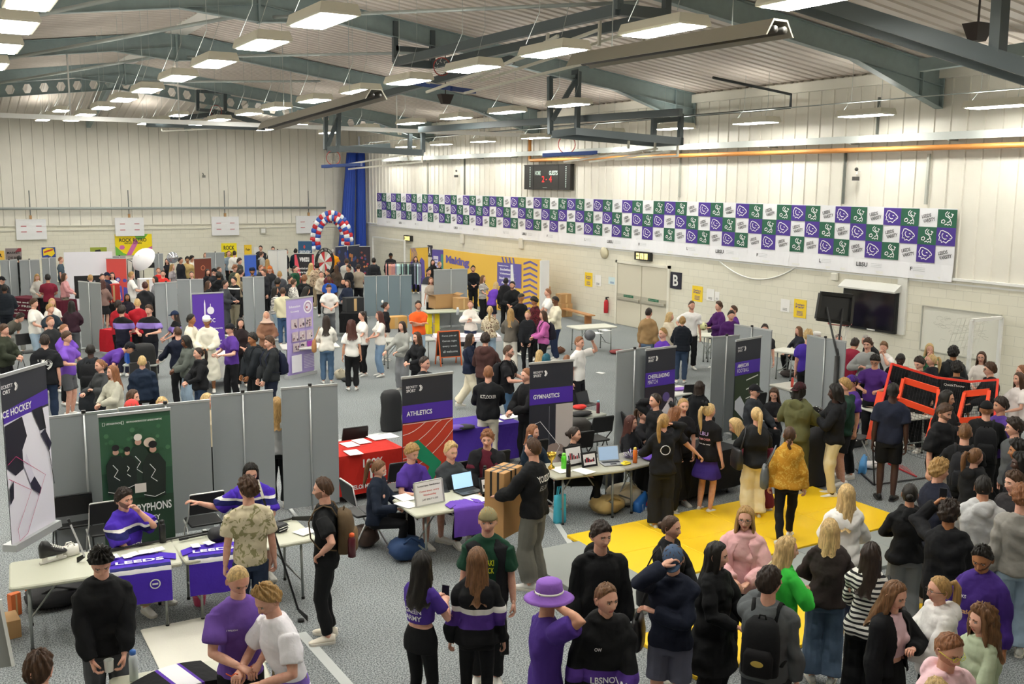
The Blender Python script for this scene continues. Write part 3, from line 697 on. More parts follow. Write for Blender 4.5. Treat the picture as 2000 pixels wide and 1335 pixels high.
def backpack(P, col, label, acc=None, logo=None):
 """a rucksack on a person's back, its straps over the shoulders"""
 s = P.s; o = empty('backpack', P.loc, P.rz, label, 'backpack'); T = P.T
 y0 = .150 if P.top in ('hoodie', 'puffer', 'coat', 'jacket') else .135
 def ring(z, w, d, n=16): return [T(np.array([w*np.sign(math.cos(t))*abs(math.cos(t))**.6, y0+d+d*np.sign(math.sin(t))*abs(math.sin(t))**.6, z]))*s for t in np.linspace(0, 2*pi, n, endpoint=False)]
 b = MB(); b.loft([ring(.97, .11, .06), ring(.99, .145, .078), ring(1.12, .15, .085), ring(1.28, .145, .08), ring(1.38, .125, .065), ring(1.42, .08, .04)])
 b.build('pack_body', mat_fab(col), o, smooth=True)
 b = MB()
 def ring2(z, w, d): return [T(np.array([w*np.sign(math.cos(t))*abs(math.cos(t))**.6, y0+.165+d*np.sign(math.sin(t))*abs(math.sin(t))**.6, z]))*s for t in np.linspace(0, 2*pi, 14, endpoint=False)]
 b.loft([ring2(.99, .09, .02), ring2(1.01, .115, .035), ring2(1.16, .115, .035), ring2(1.21, .09, .02)])
 pk = b.build('front_pocket', mat_fab(acc or col), o, smooth=True)
 b = MB(); b.tube([T(np.array([q[0], q[1]+y0+.06, q[2]]))*s for q in ((-.03, 0, 1.41), (-.02, 0, 1.45), (.02, 0, 1.45), (.03, 0, 1.41))], .008*s, 6); b.build('grab_handle', mat_fab(col), o, smooth=True)
 fr = -.155 if P.top in ('hoodie', 'puffer', 'coat', 'jacket') else -.14
 for sx in (-1, 1):
  b = MB(); b.tube([T(np.array(q))*s for q in ((sx*.085, y0+.01, 1.36), (sx*.095, .08, 1.47), (sx*.105, 0, 1.495), (sx*.11, -.09, 1.44), (sx*.115, fr-.01, 1.32), (sx*.135, fr+.01, 1.16), (sx*.18, -.04, 1.06), (sx*.15, y0, 1.03))], .017*s, 8, flat=.45)
  b.build('shoulder_strap', mat_fab(col), o, smooth=True)
 if logo:
  b = MB(); b.lathe([(.0, .0), (.05, .0), (.05, .004), (.0, .005)], n=20)
  M_ = Matrix.Translation(Vector(T(np.array([0, y0+.203, 1.11]))*s)) @ Matrix.Rotation(-pi/2, 4, 'X'); b.v = [tuple(M_ @ Vector((p[0], p[1]*.5, p[2]))) for p in b.v]
  b.build('badge', mat(logo, .5), o)
 return o
def handheld(P, sx=-1, fwd=.08, up=.02):
 """world-space place just beyond a person's hand"""
 S, e, H, c = P.AR[sx]; t = unit(H-e); q = (H+t*fwd+np.array([0, 0, up]))*P.s
 c_, s_ = math.cos(P.rz), math.sin(P.rz)
 return Vector((P.loc[0]+q[0]*c_-q[1]*s_, P.loc[1]+q[0]*s_+q[1]*c_, q[2]))
# ================================================================ THE HALL
XR, XL, YE, YF = 21.06, -6.4, 53.07, -3.0
RX, RZ, EZ = 7.35, 9.62, 7.75            # ridge, eaves
def roofz(x): return RZ-(RZ-EZ)*abs(x-RX)/(XR-RX)
def structure(o): o['kind'] = 'structure'; return o
def mat_floor():
 m, nt, b = newmat('carpet'); L = nt.links.new; tc = nd(nt, 'ShaderNodeTexCoord')
 n1 = nd(nt, 'ShaderNodeTexNoise', _Scale=62., _Detail=3.); n2 = nd(nt, 'ShaderNodeTexNoise', _Scale=.6, _Detail=4.)
 for n in (n1, n2): L(tc.outputs['Object'], n.inputs['Vector'])
 cr = nd(nt, 'ShaderNodeValToRGB'); e = cr.color_ramp.elements; e[0].position = .40; e[0].color = lin('54595c'); e[1].position = .60; e[1].color = lin('9ba0a1')
 L(n1.outputs['Fac'], cr.inputs[0]); r = nd(nt, 'ShaderNodeMapRange', i1=.3, i2=.7, i3=.9, i4=1.08); L(n2.outputs['Fac'], r.inputs[0])
 s = nd(nt, 'ShaderNodeVectorMath', operation='SCALE'); L(cr.outputs[0], s.inputs[0]); L(r.outputs[0], s.inputs['Scale']); L(s.outputs[0], b.inputs['Base Color'])
 b.inputs['Roughness'].default_value = .8; b.inputs['Specular IOR Level'].default_value = .25; return m
def mat_block(axis):
 m, nt, b = newmat('blockwork'); L = nt.links.new; tc = nd(nt, 'ShaderNodeTexCoord'); sp = nd(nt, 'ShaderNodeSeparateXYZ'); cb = nd(nt, 'ShaderNodeCombineXYZ')
 L(tc.outputs['Object'], sp.inputs[0]); L(sp.outputs[axis], cb.inputs[0]); L(sp.outputs['Z'], cb.inputs[1])
 br = nd(nt, 'ShaderNodeTexBrick', _Scale=1.); br.inputs['Brick Width'].default_value = .46; br.inputs['Row Height'].default_value = .225; br.inputs['Mortar Size'].default_value = .006
 br.inputs['Mortar Smooth'].default_value = .4
 c = lin('e0dccb'); br.inputs['Color1'].default_value = c; br.inputs['Color2'].default_value = lin('dcd8c6'); br.inputs['Mortar'].default_value = lin('c9c5b5')
 L(cb.outputs[0], br.inputs['Vector']); L(br.outputs['Color'], b.inputs['Base Color'])
 bp = nd(nt, 'ShaderNodeBump', _Strength=.3, _Distance=.008, invert=True); L(br.outputs['Fac'], bp.inputs['Height']); L(bp.outputs[0], b.inputs['Normal'])
 b.inputs['Roughness'].default_value = .5; return m
M_CLAD = mat('e6e2d6', .38, var=.03, vscale=1.5); M_STEEL = mat('8b9b9b', .45, var=.06); M_DSTEEL = mat('4c5659', .45); M_WHITE = mat('e8e8e4', .4)
M_GALV = mat('a9b0ad', .35, .3); M_ROOF = mat('dbd1c7', .5, var=.03, vscale=1.)
b = MB(); b.box((XL-.3, YF-.3, -.2), (XR+.3, YE+.3, 0)); structure(b.build('floor', mat_floor()))
for nm, lo, hi, ax in (('wall_right', (XR, YF, 0), (XR+.3, YE+.3, 2.72), 'Y'), ('wall_back', (XL, YE, 0), (XR, YE+.3, 2.72), 'X'), ('wall_left', (XL-.3, YF, 0), (XL, YE+.3, 2.72), 'Y'), ('wall_front', (XL, YF-.3, 0), (XR, YF, 2.72), 'X')):
 b = MB(); b.box(lo, hi); structure(b.build(nm, mat_block(ax)))
def ribs(p0, p1, z0, z1, nrm, pitch, zt=None):
 """profiled sheet between two plan points with standing ribs"""
 p0 = np.array(p0, float); p1 = np.array(p1, float); L_ = np.linalg.norm(p1-p0); t = (p1-p0)/L_; n = np.array(nrm, float); m = MB(); pr = []
 k = int(L_/pitch)
 for i in range(k+1):
  a = i*pitch
  for da, d in ((0, 0), (.012, .032), (.050, .032), (.062, 0)):
   if a+da < L_: pr.append((a+da, d))
 pr.append((L_, 0)); V = []
 for a, d in pr:
  q = p0+t*a+n*d; zz = z1 if zt is None else zt(q)
  V.append(((q[0], q[1], z0), (q[0], q[1], zz)))
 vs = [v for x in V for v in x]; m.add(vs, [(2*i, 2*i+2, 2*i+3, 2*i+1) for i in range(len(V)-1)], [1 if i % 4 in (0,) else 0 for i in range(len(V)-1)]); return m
M_CLAD = [M_CLAD, mat('aaa698', .6)]  # second tone darkens one rib flank: joint line and groove shade as colour
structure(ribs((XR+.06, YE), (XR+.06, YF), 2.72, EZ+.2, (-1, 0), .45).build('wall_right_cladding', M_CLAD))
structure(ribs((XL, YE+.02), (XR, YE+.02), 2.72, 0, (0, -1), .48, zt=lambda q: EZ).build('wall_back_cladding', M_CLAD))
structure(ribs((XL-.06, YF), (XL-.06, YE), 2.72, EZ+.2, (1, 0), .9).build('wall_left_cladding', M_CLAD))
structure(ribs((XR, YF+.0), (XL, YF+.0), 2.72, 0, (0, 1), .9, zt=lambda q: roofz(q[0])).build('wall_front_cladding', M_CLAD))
b = MB(); b.box((XR-.05, YF, 2.70), (XR+.1, YE, 2.76)); b.box((XR-.02, YF, 2.60), (XR+.02, YE, 2.64)); structure(b.build('trim_1', M_WHITE))
b = MB(); b.box((XL, YE-.06, 2.70), (XR, YE+.03, 2.74)); b.box((XL, YE-.05, 2.48), (XR, YE, 2.53)); structure(b.build('trim_2', mat('d5d2c5', .5)))
# roof: two ribbed slopes and the hipped far bay
HY = 45.5
def slope(sg, y1):
 m = MB(); xe = XR+.1 if sg > 0 else XL-.1; pr = []; y = YF
 while y < y1:
  for dy, d in ((0, 0), (.03, -.035), (.09, -.035), (.12, 0)): pr.append((min(y+dy, y1), d))
  y += .36
 pr.append((y1, 0)); V = []
 for yy, d in pr: V.append(((RX, yy, RZ+d), (xe, yy, EZ+.0+d)))
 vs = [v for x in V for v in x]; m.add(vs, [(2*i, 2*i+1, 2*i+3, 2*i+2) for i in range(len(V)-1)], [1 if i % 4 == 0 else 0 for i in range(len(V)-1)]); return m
for sg, nm in ((1, 'ceiling_right'), (-1, 'ceiling_left')): structure(slope(sg, HY).build(nm, [M_ROOF, mat('c0b6ac', .7)]))  # darker rib flank paints in the groove shade along with the sheet joint
m = MB(); pr = []; x = XL-.1
while x < XR+.1:
 for dx, d in ((0, 0), (.03, -.035), (.09, -.035), (.12, 0)): pr.append((min(x+dx, XR+.1), d))
 x += .36
V = [((xx, HY, roofz(xx)+d), (xx, YE+.1, EZ+d)) for xx, d in pr]; vs = [v for q in V for v in q]
m.add(vs, [(2*i, 2*i+1, 2*i+3, 2*i+2) for i in range(len(V)-1)]); structure(m.build('ceiling_hip', M_ROOF))
m = MB(); m.box((RX-.35, YF, RZ-.10), (RX+.35, HY, RZ-.04)); structure(m.build('trim_3', mat('e4e0d8', .5)))
m = MB(); m.box((XR-.10, YF, EZ-.32), (XR+.05, YE, EZ-.06)); structure(m.build('trim_4', M_CLAD[0]))
# steel portal frames
def web(mb, poly, y, t=.012):
 n = len(poly); mb.add([(p[0], y-t/2, p[1]) for p in poly]+[(p[0], y+t/2, p[1]) for p in poly], [tuple(range(n)), tuple(range(2*n-1, n-1, -1))]+[(i, (i+1) % n, n+(i+1) % n, n+i) for i in range(n)])
def flange(mb, a, c, y, wd=.2, t=.018):
 mb.loft([[(p[0], y-wd/2, p[1]), (p[0], y+wd/2, p[1]), (p[0], y+wd/2, p[1]+t), (p[0], y-wd/2, p[1]+t)] for p in (a, c)])
for i, y in enumerate((-1.6, 7.2, 15.98, 24.9, 34.1, 43.6)):
 d = .46; fr = empty('portal_frame', (0, 0, 0), kind='structure')
 for sg in (1, -1):
  X = lambda u: RX+sg*u
  U = XR-RX-.02; H = 3.0; A = 1.9
  mb = MB(); T_ = lambda u: roofz(X(u))-.05
  poly = [(X(0), T_(0)), (X(U), T_(U)), (X(U), T_(U)-.95), (X(U-H), T_(U-H)-d), (X(A), T_(A)-d), (X(0), T_(0)-d-.42)]
  web(mb, poly if sg > 0 else poly[::-1], y); mb.build('rafter_web', M_STEEL, fr)
  mb = MB(); flange(mb, (X(0), T_(0)), (X(U), T_(U)), y); flange(mb, (X(0), T_(0)-d), (X(U), T_(U)-d), y, .18)
  flange(mb, (X(U), T_(U)-.97), (X(U-H), T_(U-H)-d), y, .22); flange(mb, (X(A), T_(A)-d), (X(0), T_(0)-d-.42), y, .22); mb.build('flange', M_STEEL, fr)
  mb = MB(); mb.box((X(U)-.02, y-.1, T_(U)-.97), (X(U)+.02, y+.1, T_(U))); mb.box((X(U-.75)-.01, y-.1, T_(U)-.70), (X(U-.75)+.01, y+.1, T_(U-.75))); mb.build('stiffener_plate', M_STEEL, fr)
 mb = MB(); mb.box((RX-.03, y-.11, RZ-.95), (RX+.03, y+.11, RZ-.06))
 for k in range(5):
  for sx in (-1, 1): mb.lathe([(0, 0), (.018, 0), (.018, .02), (0, .02)], (RX, y+sx*.07, RZ-.9+.17*k), 6)
 mb.build('apex_plate', M_STEEL, fr)
# castellated beam of the hipped bay
def castellated(a, c, dep, nm='castellated_beam'):
 a = np.array(a, float); c = np.array(c, float); L_ = np.linalg.norm(c-a); t = (c-a)/L_; up = np.array([0, 0, 1.]); mb = MB(); k = int(L_/.62); st = L_/k
 q = lambda u, v: tuple(a+t*u+up*v)
 for i in range(k):
  u = i*st
  P = [(u, 0), (u+st, 0), (u+st, dep/2), (u+st*.78, dep/2), (u+st*.64, dep*.16), (u+st*.36, dep*.16), (u+st*.22, dep/2), (u, dep/2)]
  mb.poly([q(*p) for p in P]); mb.poly([q(p[0], dep-p[1]) for p in P][::-1])
 for v in (0, dep): mb.bar(q(0, v), q(L_, v), .16, .016)
 structure(mb.build(nm, M_STEEL))
castellated((RX, 45.4, 8.65), (XR, 45.4, 7.0), .52); castellated((XL, 45.4, 7.0), (RX, 45.4, 8.65), .52)
for x0 in (RX-4.3, RX, RX+4.6):
 mb = MB(); mb.bar((x0+.0, 45.4, roofz(x0)-.25), (x0-.2, YE, EZ-.2), .18, .3); structure(mb.build('hip_rafter', M_STEEL))
# bracing tubes and services
def tubeobj(nm, pts, r, m_, n=8, par=None):
 mb = MB(); mb.tube(pts, r, n); return mb.build(nm, m_, par, smooth=True)
for y0, y1 in ((15.98, 24.9), (24.9, 34.1), (34.1, 43.6)):
 structure(tubeobj('roof_tie_tube', [(RX-.3, y0+.2, RZ-.75), (2.4, y1-.2, roofz(2.4)-.55)], .05, M_GALV)); structure(tubeobj('roof_tie_tube', [(RX+.3, y1-.2, RZ-.8), (12.2, y0+.2, roofz(12.2)-.6)], .04, M_GALV))
# galvanised tray, orange gas pipe, grey pipes along the right wall
o = tag(empty('cable_tray', label='galvanised cable tray running the length of the right wall above the orange pipe', cat='cable tray'))
mb = MB(); mb.box((XR-.34, YF, 6.02), (XR-.06, 49, 6.09)); mb.box((XR-.35, YF, 5.99), (XR-.33, 49, 6.17)); mb.build('tray', mat('c3c8c4', .5), o)
mb = MB(); y = YF+1
while y < 49: mb.box((XR-.33, y, 5.96), (XR+.0, y+.05, 6.02)); y += 2.9
mb.build('brackets', M_GALV, o)
yb = atx(1035, 270, XR-.2)[1]
tag(tubeobj('gas_pipe', [(XR-.2, YF, 5.82), (XR-.2, yb-.1, 5.82), (XR-.2, yb, 5.84), (XR-.2, yb, 6.75)], .065, mat('e09a55', .35), 12), 'orange gas pipe along the right wall that turns up beside the scoreboard', 'pipe')
mb = MB(); mb.tube([(XR-.5, 20.3, 7.0), (XR-.5, 44, 7.02)], .035, 8); mb.tube([(XR-.5, 20.3, 7.0), (XR-.5, 20.3, 7.35), (17.6, 20.1, 7.6)], .035, 8)
tag(mb.build('black_pipe', mat('3a3f40', .5), smooth=True), 'thin black pipe hung under the roof near the right eaves', 'pipe')
tag(tubeobj('lighting_conduit', [(19.8, 3, 6.92), (19.8, 49, 6.92)], .014, M_GALV), 'thin conduit above the row of lights nearest the right wall', 'conduit')
for k, (px, py0, py1, wd) in enumerate(((1717, 190, 262, .03), (1815, 300, 399, .06), (1652, 290, 398, .025), (835, 318, 380, .03), (907, 306, 380, .03), (1330, 270, 385, .03))):
 a = atx(px, py0, XR); c = atx(px, py1, XR); mb = MB(); mb.box((XR-.03, a[1]-wd/2, c[2]), (XR+.05, a[1]+wd/2, a[2]))
 tag(mb.build('wall_conduit', mat('b7b9b0' if k % 2 else '6d716c', .5)), 'vertical grey conduit on the ' + ('cladding above the right end of the chequered banner', 'cladding at far right above the banner', 'cladding left of the security camera on the right', 'cladding over the banner near the far corner', 'cladding just right of the far security camera', 'cladding between scoreboard and banner middle')[k], 'conduit')
# light panels
LITN = [0]
def light_proto():
 r = empty('light_panel'); W, L_ = .45, 1.28
 mb = MB(); mb.loft([[(sx*(W/2+a), sy*(L_/2+a), z) for sx, sy in ((-1, -1), (1, -1), (1, 1), (-1, 1))] for a, z in ((.05, .0), (.055, .03), (.02, .15), (-.05, .15), (-.05, .10), (.0, .0))]); mb.build('housing', mat('d9d5c4', .5), r)
 mb = MB(); mb.box((-W/2+.04, -L_/2+.04, .11), (W/2-.04, L_/2-.04, .125)); mb.build('uplight_lens', mat('fffdf4', .5, emit=LIGHT_W*.22), r)
 mb = MB(); mb.box((-W/2, -L_/2, -.012), (W/2, L_/2, .012)); mb.build('diffuser', mat('fffdf4', .5, emit=LIGHT_W), r)
 for sy in (-1, 1): mb = MB(); mb.tube([(-.2, sy*.55, .08), (0, sy*.45, .3), (0, sy*.45, 1.0)], .005, 4); mb.build('hanger', M_GALV, r)
 return r
LP = light_proto(); first = True
rows = [('row left of ridge', 4.80, 7.0, [4.5, 7.5, 10.4, 13.34, 16.15, 19.18, 22.25, 25.6, 28.9, 32.4, 36.2, 39.4, 42.6, 46, 49.4]),
  ('row right of ridge', 9.12, 7.0, [5.5, 8.7, 11.5, 14.35, 17.15, 20.1, 22.85, 26.1, 29.4, 32.3, 36.0, 39, 42.4, 46, 49.4]),
  ('row over the left side', 1.30, 7.0, [10.8, 13.9, 16.3, 19.0, 22, 25]),
  ('far-left row', -3.2, 6.8, [6, 10, 14, 18, 22, 26, 30, 34, 38, 42, 46, 49.6]),
  ('row along the right wall', 19.8, 6.58, [3, 6.7, 10.1, 13.57, 17.08, 20.82, 24.3, 27.8, 32.3, 36.4, 40.2, 44, 47.8]),
  ('row midway to right wall', 14.6, 6.9, [8, 22.2, 25.4, 28.6, 32, 36, 40, 44, 49])]
for nm, x, z, ys in rows:
 for i, y in enumerate(ys):
  o = LP if first else copy_tree(LP); first = False
  zz = z+.5 if y > 41 and x < 18 else z; o.location = (x, y, zz)
  for k_ in KIDS(o):
   if k_.name.startswith('hanger'): k_.scale.z = (min(roofz(x), EZ+(YE-y)*.28)-.03 if y > HY else roofz(x)-.03)-zz
  w_ = ('nearest', 'second', 'third', 'fourth', 'fifth', 'sixth', 'seventh', 'eighth', 'ninth', 'tenth', 'eleventh', 'twelfth', 'thirteenth', 'fourteenth', 'fifteenth')[i]
  tag(o, f'bright hanging light panel, {w_} from the front in the {nm}', 'light', nm.replace('row', 'light panels in the row', 1) if nm.startswith('row') else 'light panels in the '+nm)
# white curtain track across the hall under the third frame
o = empty('curtain_track', label='long white curtain track hung on rods right across the hall under the roof', cat='track')
mb = MB(); mb.box((XL, 34.0, 6.70), (XR, 34.14, 6.84)); mb.build('rail', M_WHITE, o)
for x in (-3.5, .2, 4.1, 7.35, 11.1, 15.0, 18.6): tubeobj('hanger_rod', [(x, 34.07, 6.84), (x, 34.1, roofz(x)-.5)], .025, M_WHITE, 6, o)
# basketball rigs folded up under the roof
def rig(label, fr, up, arms, board, ring, rw, mot=None):
 r = empty('basketball_rig', label=label, cat='basketball goal', group=None)
 mb = MB()
 for a, c in fr: mb.bar(a, c, .14, .20)
 mb.build('hanging_frame', M_DSTEEL, r)
 for a, c in up: mb = MB(); mb.bar(a, c, .13); mb.build('upright', M_DSTEEL, r)
 for a, c in arms: mb = MB(); mb.bar(a, c, .055); mb.build('fold_arm', mat('d9d6c8', .4), r)
 a, c, wd = board; a = np.array(a); c = np.array(c); t = unit(c-a); n = np.cross(t, (0, 0, 1.)); mb = MB()
 mb.loft([[p+n*i*wd/2+np.array([0, 0, j*.035]) for i, j in ((-1,-1),(1,-1),(1,1),(-1,1))] for p in (a, c)])
 bd = mb.build('backboard', mat('dfe0dc', .3), r); mb = MB(); mb.bar(a-n*wd/2, c-n*wd/2, .07, .10); mb.bar(a+n*wd/2, c+n*wd/2, .07, .10); mb.bar(a-n*wd/2, a+n*wd/2, .07, .10); mb.bar(c-n*wd/2, c+n*wd/2, .07, .10); mb.build('edge_padding', mat('24407e', .5), bd)
 ring = np.array(ring); toc = unit(EYEP-ring); sd = unit(np.cross((0, 0, 1.), toc)); mb = MB(); mb.tube([ring+rw*(math.cos(q)*sd*.95+math.sin(q)*np.array([0, 0, 1.])) for q in np.linspace(0, 2*pi, 20)], .014, 6); rg = mb.build('ring', mat('a3342c', .4), r, smooth=True)
 mb = MB()
 for q in np.linspace(0, 2*pi, 9)[:-1]: mb.tube([ring+rw*(math.cos(q)*sd+math.sin(q)*np.array([0, 0, 1.])), ring+rw*.6*(math.cos(q+.4)*sd+math.sin(q+.4)*np.array([0, 0, 1.]))-toc*.2, ring+rw*.5*(math.cos(q)*sd+math.sin(q)*np.array([0, 0, 1.]))-toc*.35], .005, 4)
 mb.build('net', mat('e6e4dc', .7), rg); return r
def Z(px, py, z): return tuple(atz(px, py, z))
def D(px, py, dist): return tuple(EYEP+ray(px, py)*dist)
def rod(p): return (p[0], p[1], roofz(p[0])-.1)
A1, A2 = (10.93, 24.9, 8.0), (11.1, 15.3, 8.0); B1, B2 = (12.0, 24.9, 8.0), (12.2, 15.3, 8.0)
rig('basketball goal folded up on a long dark frame, largest, top centre of the hall', [(A1, A2), (B1, B2), (A1, B1), (A2, B2)], [(p, rod(p)) for p in (A1, A2, B1, B2)]+[((A1[0], 24.9, 8.35), (B1[0], 24.9, 8.35))],
 [(D(833, 180, 24), D(1170, 58, 20)), (D(907, 182, 24), D(1258, 95, 20)), (D(833, 160, 24), D(907, 182, 24)), (D(920, 160, 24), D(1090, 70, 20)), (D(940, 158, 24), D(1255, 55, 20)), (D(1172, 40, 20), D(1170, 90, 20)), (D(1258, 55, 20), D(1255, 100, 20)), (D(1070, 65, 20.5), D(1068, 100, 20.5))],
 (D(798, 160, 25), D(905, 176, 24), .9), D(863, 130, 25.5), .22)
q = 29
rig('basketball goal folded up above the scoreboard, blue-edged board below a grey frame', [(D(1078, 262, q), D(1126, 256, q)), (D(1126, 256, q), D(1330, 276, q-2)), (D(1078, 262, q), D(1282, 280, q+1)), (D(1282, 280, q+1), D(1330, 276, q-2))],
 [(D(1075, 262, q), D(1074, 150, q)), (D(1127, 256, q), D(1130, 140, q)), (D(1276, 274, q), D(1278, 224, q)), (D(1328, 276, q), D(1330, 222, q)), (D(1074, 150, q), D(1130, 140, q)), (D(1078, 235, q), D(1125, 155, q)), (D(1278, 236, q), D(1330, 232, q))],
 [(D(1100, 316, q), D(1285, 290, q)), (D(1150, 316, q), D(1310, 295, q)), (D(1200, 312, q), D(1325, 304, q)), (D(1324, 280, q), D(1323, 305, q)), (D(1280, 272, q), D(1279, 295, q)), (D(1228, 275, q), D(1227, 290, q))],
 (D(1062, 303, q), D(1163, 298, q), .5), D(1107, 282, q+.3), .26)
q = 43
rig('basketball goal folded up in the far left of the hall above the white track', [(D(286, 243, q), D(518, 250, q)), (D(286, 238, q), D(440, 220, q+3)), (D(440, 220, q+3), D(518, 245, q))],
 [(D(386, 216, q), D(386, 176, q)), (D(440, 218, q), D(440, 178, q)), (D(386, 178, q), D(440, 180, q)), (D(386, 214, q), D(440, 218, q))],
 [(D(315, 240, q), D(316, 256, q)), (D(316, 256, q), D(445, 250, q)), (D(335, 238, q), D(336, 249, q)), (D(336, 249, q), D(444, 247, q)), (D(444, 235, q), D(444, 250, q))],
 (D(330, 244, q+.5), D(430, 240, q+.5), .5), D(422, 217, q-.5), .24)
q = 34
rig('basketball goal folded up in front of the blue curtain in the far corner', [(D(640, 292, q), D(668, 290, q)), (D(664, 290, q), D(826, 298, q-1)), (D(640, 293, q), D(760, 285, q+2))],
 [(D(636, 292, q), D(636, 216, q)), (D(660, 290, q), D(662, 212, q)), (D(800, 296, q), D(801, 262, q)), (D(826, 297, q), D(826, 260, q)), (D(640, 285, q), D(660, 230, q))],
 [(D(650, 326, q), D(800, 300, q)), (D(680, 330, q), D(824, 316, q)), (D(825, 296, q), D(824, 318, q)), (D(798, 298, q), D(798, 312, q)), (D(760, 296, q), D(760, 308, q)), (D(650, 334, q), D(652, 322, q))],
 (D(632, 325, q), D(704, 321, q), .5), D(651, 308, q), .24)
# dark primary beams for the rigs
for nm, a, c, wd, lb in (('support_beam', D(636, 216, 34), D(1000, 116, 25), .16, 'long dark steel beam running to the far left rig'), ('support_beam', D(820, 253, 34), D(1330, 219, 27), .16, 'dark steel beam along the right eaves above the scoreboard'),
  ('support_beam', D(1560, -10, 13.5), D(2010, 134, 12), .17, 'heavy dark steel beam crossing the top right corner'), ('support_beam', D(1480, -10, 14), D(2010, 160, 12.6), .10, 'thinner steel rail below the heavy beam at top right'),
  ('support_post', D(1948, 106, 12.2), D(1956, -20, 12.0), .14, 'dark steel post standing on the heavy beam at top right'), ('support_beam', D(1690, 22, 22), D(2010, -14, 20), .2, 'grey steel beam at the top right behind the heavy beam'),
  ('support_beam', D(1800, 128, 22), D(2010, 96, 20), .22, 'grey eaves beam at right above the wall lights')):
 mb = MB(); mb.bar(a, c, wd, wd*1.2); tag(mb.build(nm, M_DSTEEL if 'grey' not in lb else M_STEEL), lb, 'steel beam')
for a, c, lb in ((D(1130, 122, 15), D(1524, 58, 11.8), 'long radiant heater with dark underside at upper right'), (D(520, 248, 27), D(735, 186, 21), 'long radiant heater in the middle distance left of centre')):
 r = empty('radiant_heater', label=lb, cat='heater'); a = np.array(a); c = np.array(c); t = unit(c-a); n = unit(np.cross(t, (0, 0, 1.))); k = .24 if a[1] < 16 else .26
 mb = MB(); mb.loft([[p+n*x*k+np.array([0, 0, z*k]) for x, z in ((-1, -.3), (-.5, .5), (.5, .5), (1, -.3), (.9, -.3), (.45, .4), (-.45, .4), (-.9, -.3))] for p in (a, c)]); mb.build('reflector', mat('8f8a7d', .35, .4), r)
 mb = MB(); mb.tube([a+n*.08, c+n*.08], .045, 8); mb.tube([a-n*.08, c-n*.08], .045, 8); mb.build('burner_tube', mat('35332f', .5), r, smooth=True)
 for u in (.2, .8): p = a+(c-a)*u; mb = MB(); mb.tube([p+np.array([0, 0, .08]), (p[0], p[1], roofz(p[0]))], .008, 4); mb.build('hanger', M_GALV, r)
for (px, py, ds, lb) in ((1909, 66, 13, 'black wedge loudspeaker hung under the roof at top right'), (870, 195, 28, 'small black loudspeaker hung under the roof left of centre')):
 p = np.array(D(px, py, ds)); k = .17 if ds < 20 else .20; mb = MB(); mb.loft([[p+k*np.array([x, y, z]) for x, y in ((-a, -a*.7), (a, -a*.7), (a, a*.7), (-a, a*.7))] for z, a in ((.75, 1.0), (-.55, .55))]); mb.bar(p+np.array([0, 0, .1]), (p[0], p[1], roofz(p[0])), .02)
 tag(mb.build('loudspeaker', mat('2e2320', .6)), lb, 'loudspeaker')
# blue gathered curtain in the far corner
for (x0, x1, t0, t1, lb) in ((19.2, 20.15, 19.95, 20.45, 'blue gathered divider curtain in the far corner, left fall'), (20.35, 20.95, 20.5, 20.95, 'blue gathered divider curtain in the far corner, right fall')):
 mb = MB(); rings = []
 for j in range(14):
  v = j/13; z = .3+6.2*v; a = x0+(t0-x0)*v**.8; c = x1+(t1-x1)*v**.8; N = 60
  rings.append([((a+c)/2+(c-a)/2*math.cos(2*pi*i/N), 52.0+(.35+.03*math.sin(i*2.1+j*.2))*math.sin(2*pi*i/N)*(1-.4*v)+.05*math.sin(i*1.7), z) for i in range(N)])
 mb.loft(rings); tag(mb.build('divider_curtain', mat('1f46a8', .6), smooth=True), lb, 'curtain')
# ---------------------------------------------------------------- right wall fittings
UY = (0, -1, 0); UZ = (0, 0, 1)      # as seen from the hall, the wall's right is -y
def wp(px, py, x=XR): q = atx(px, py, x); return q
def wallbox(px0, py0, px1, py1, d, m_, nm, lb, cat, x=XR, par=None):
 a = wp(px0, py0, x); c = wp(px1, py1, x); mb = MB(); mb.box((x-d, min(a[1], c[1]), min(a[2], c[2])), (x, max(a[1], c[1]), max(a[2], c[2]))); o = mb.build(nm, m_, par)
 if par is None: tag(o, lb, cat)
 return o
BEAR = [[(-.34,.22),(-.30,.34),(-.18,.36),(-.06,.30),(.10,.24),(.26,.10),(.36,-.02),(.34,-.10),(.22,-.08),(.28,-.16),(.16,-.22),(.04,-.36),(-.10,-.28),(-.22,-.34),(-.26,-.20),(-.38,-.22),(-.34,-.04),(-.40,.06),(-.34,.22)], [(-.16,.20),(-.22,.08),(-.18,-.06),(-.06,-.14),(.06,-.12)], [(.02,.08),(.12,.04)]]
GRYPH = [[(.02,.40),(-.10,.28),(-.08,.14),(.08,.06),(.20,-.04),(.14,-.18),(.02,-.22)], [(.12,.36),(.02,.24),(.10,.12),(.26,.06),(.30,.20),(.22,.28),(.36,.22)], [(-.30,-.12),(-.18,-.06),(-.10,-.14),(-.16,-.26),(-.30,-.24),(-.30,-.12)], [(-.12,-.36),(.0,-.30),(.08,-.38),(.14,-.30),(.24,-.38),(.26,-.22),(.20,-.10)]]
secs = [50.44, 44.15, 38.0, 31.94, 26.12, 20.5, 15.24]
ZT, RH = 4.37, .43
row = ['PGWPGWPGWG', 'WPGWPGWPGP', 'GWPGWPGWPW']
mats_b = [mat('e9e9ec', .5), mat('452b8c', .5), mat('1f5c44', .5), mat('f2f2f4', .5), mat('3a3a3c', .5), mat('b9bbbd', .5)]
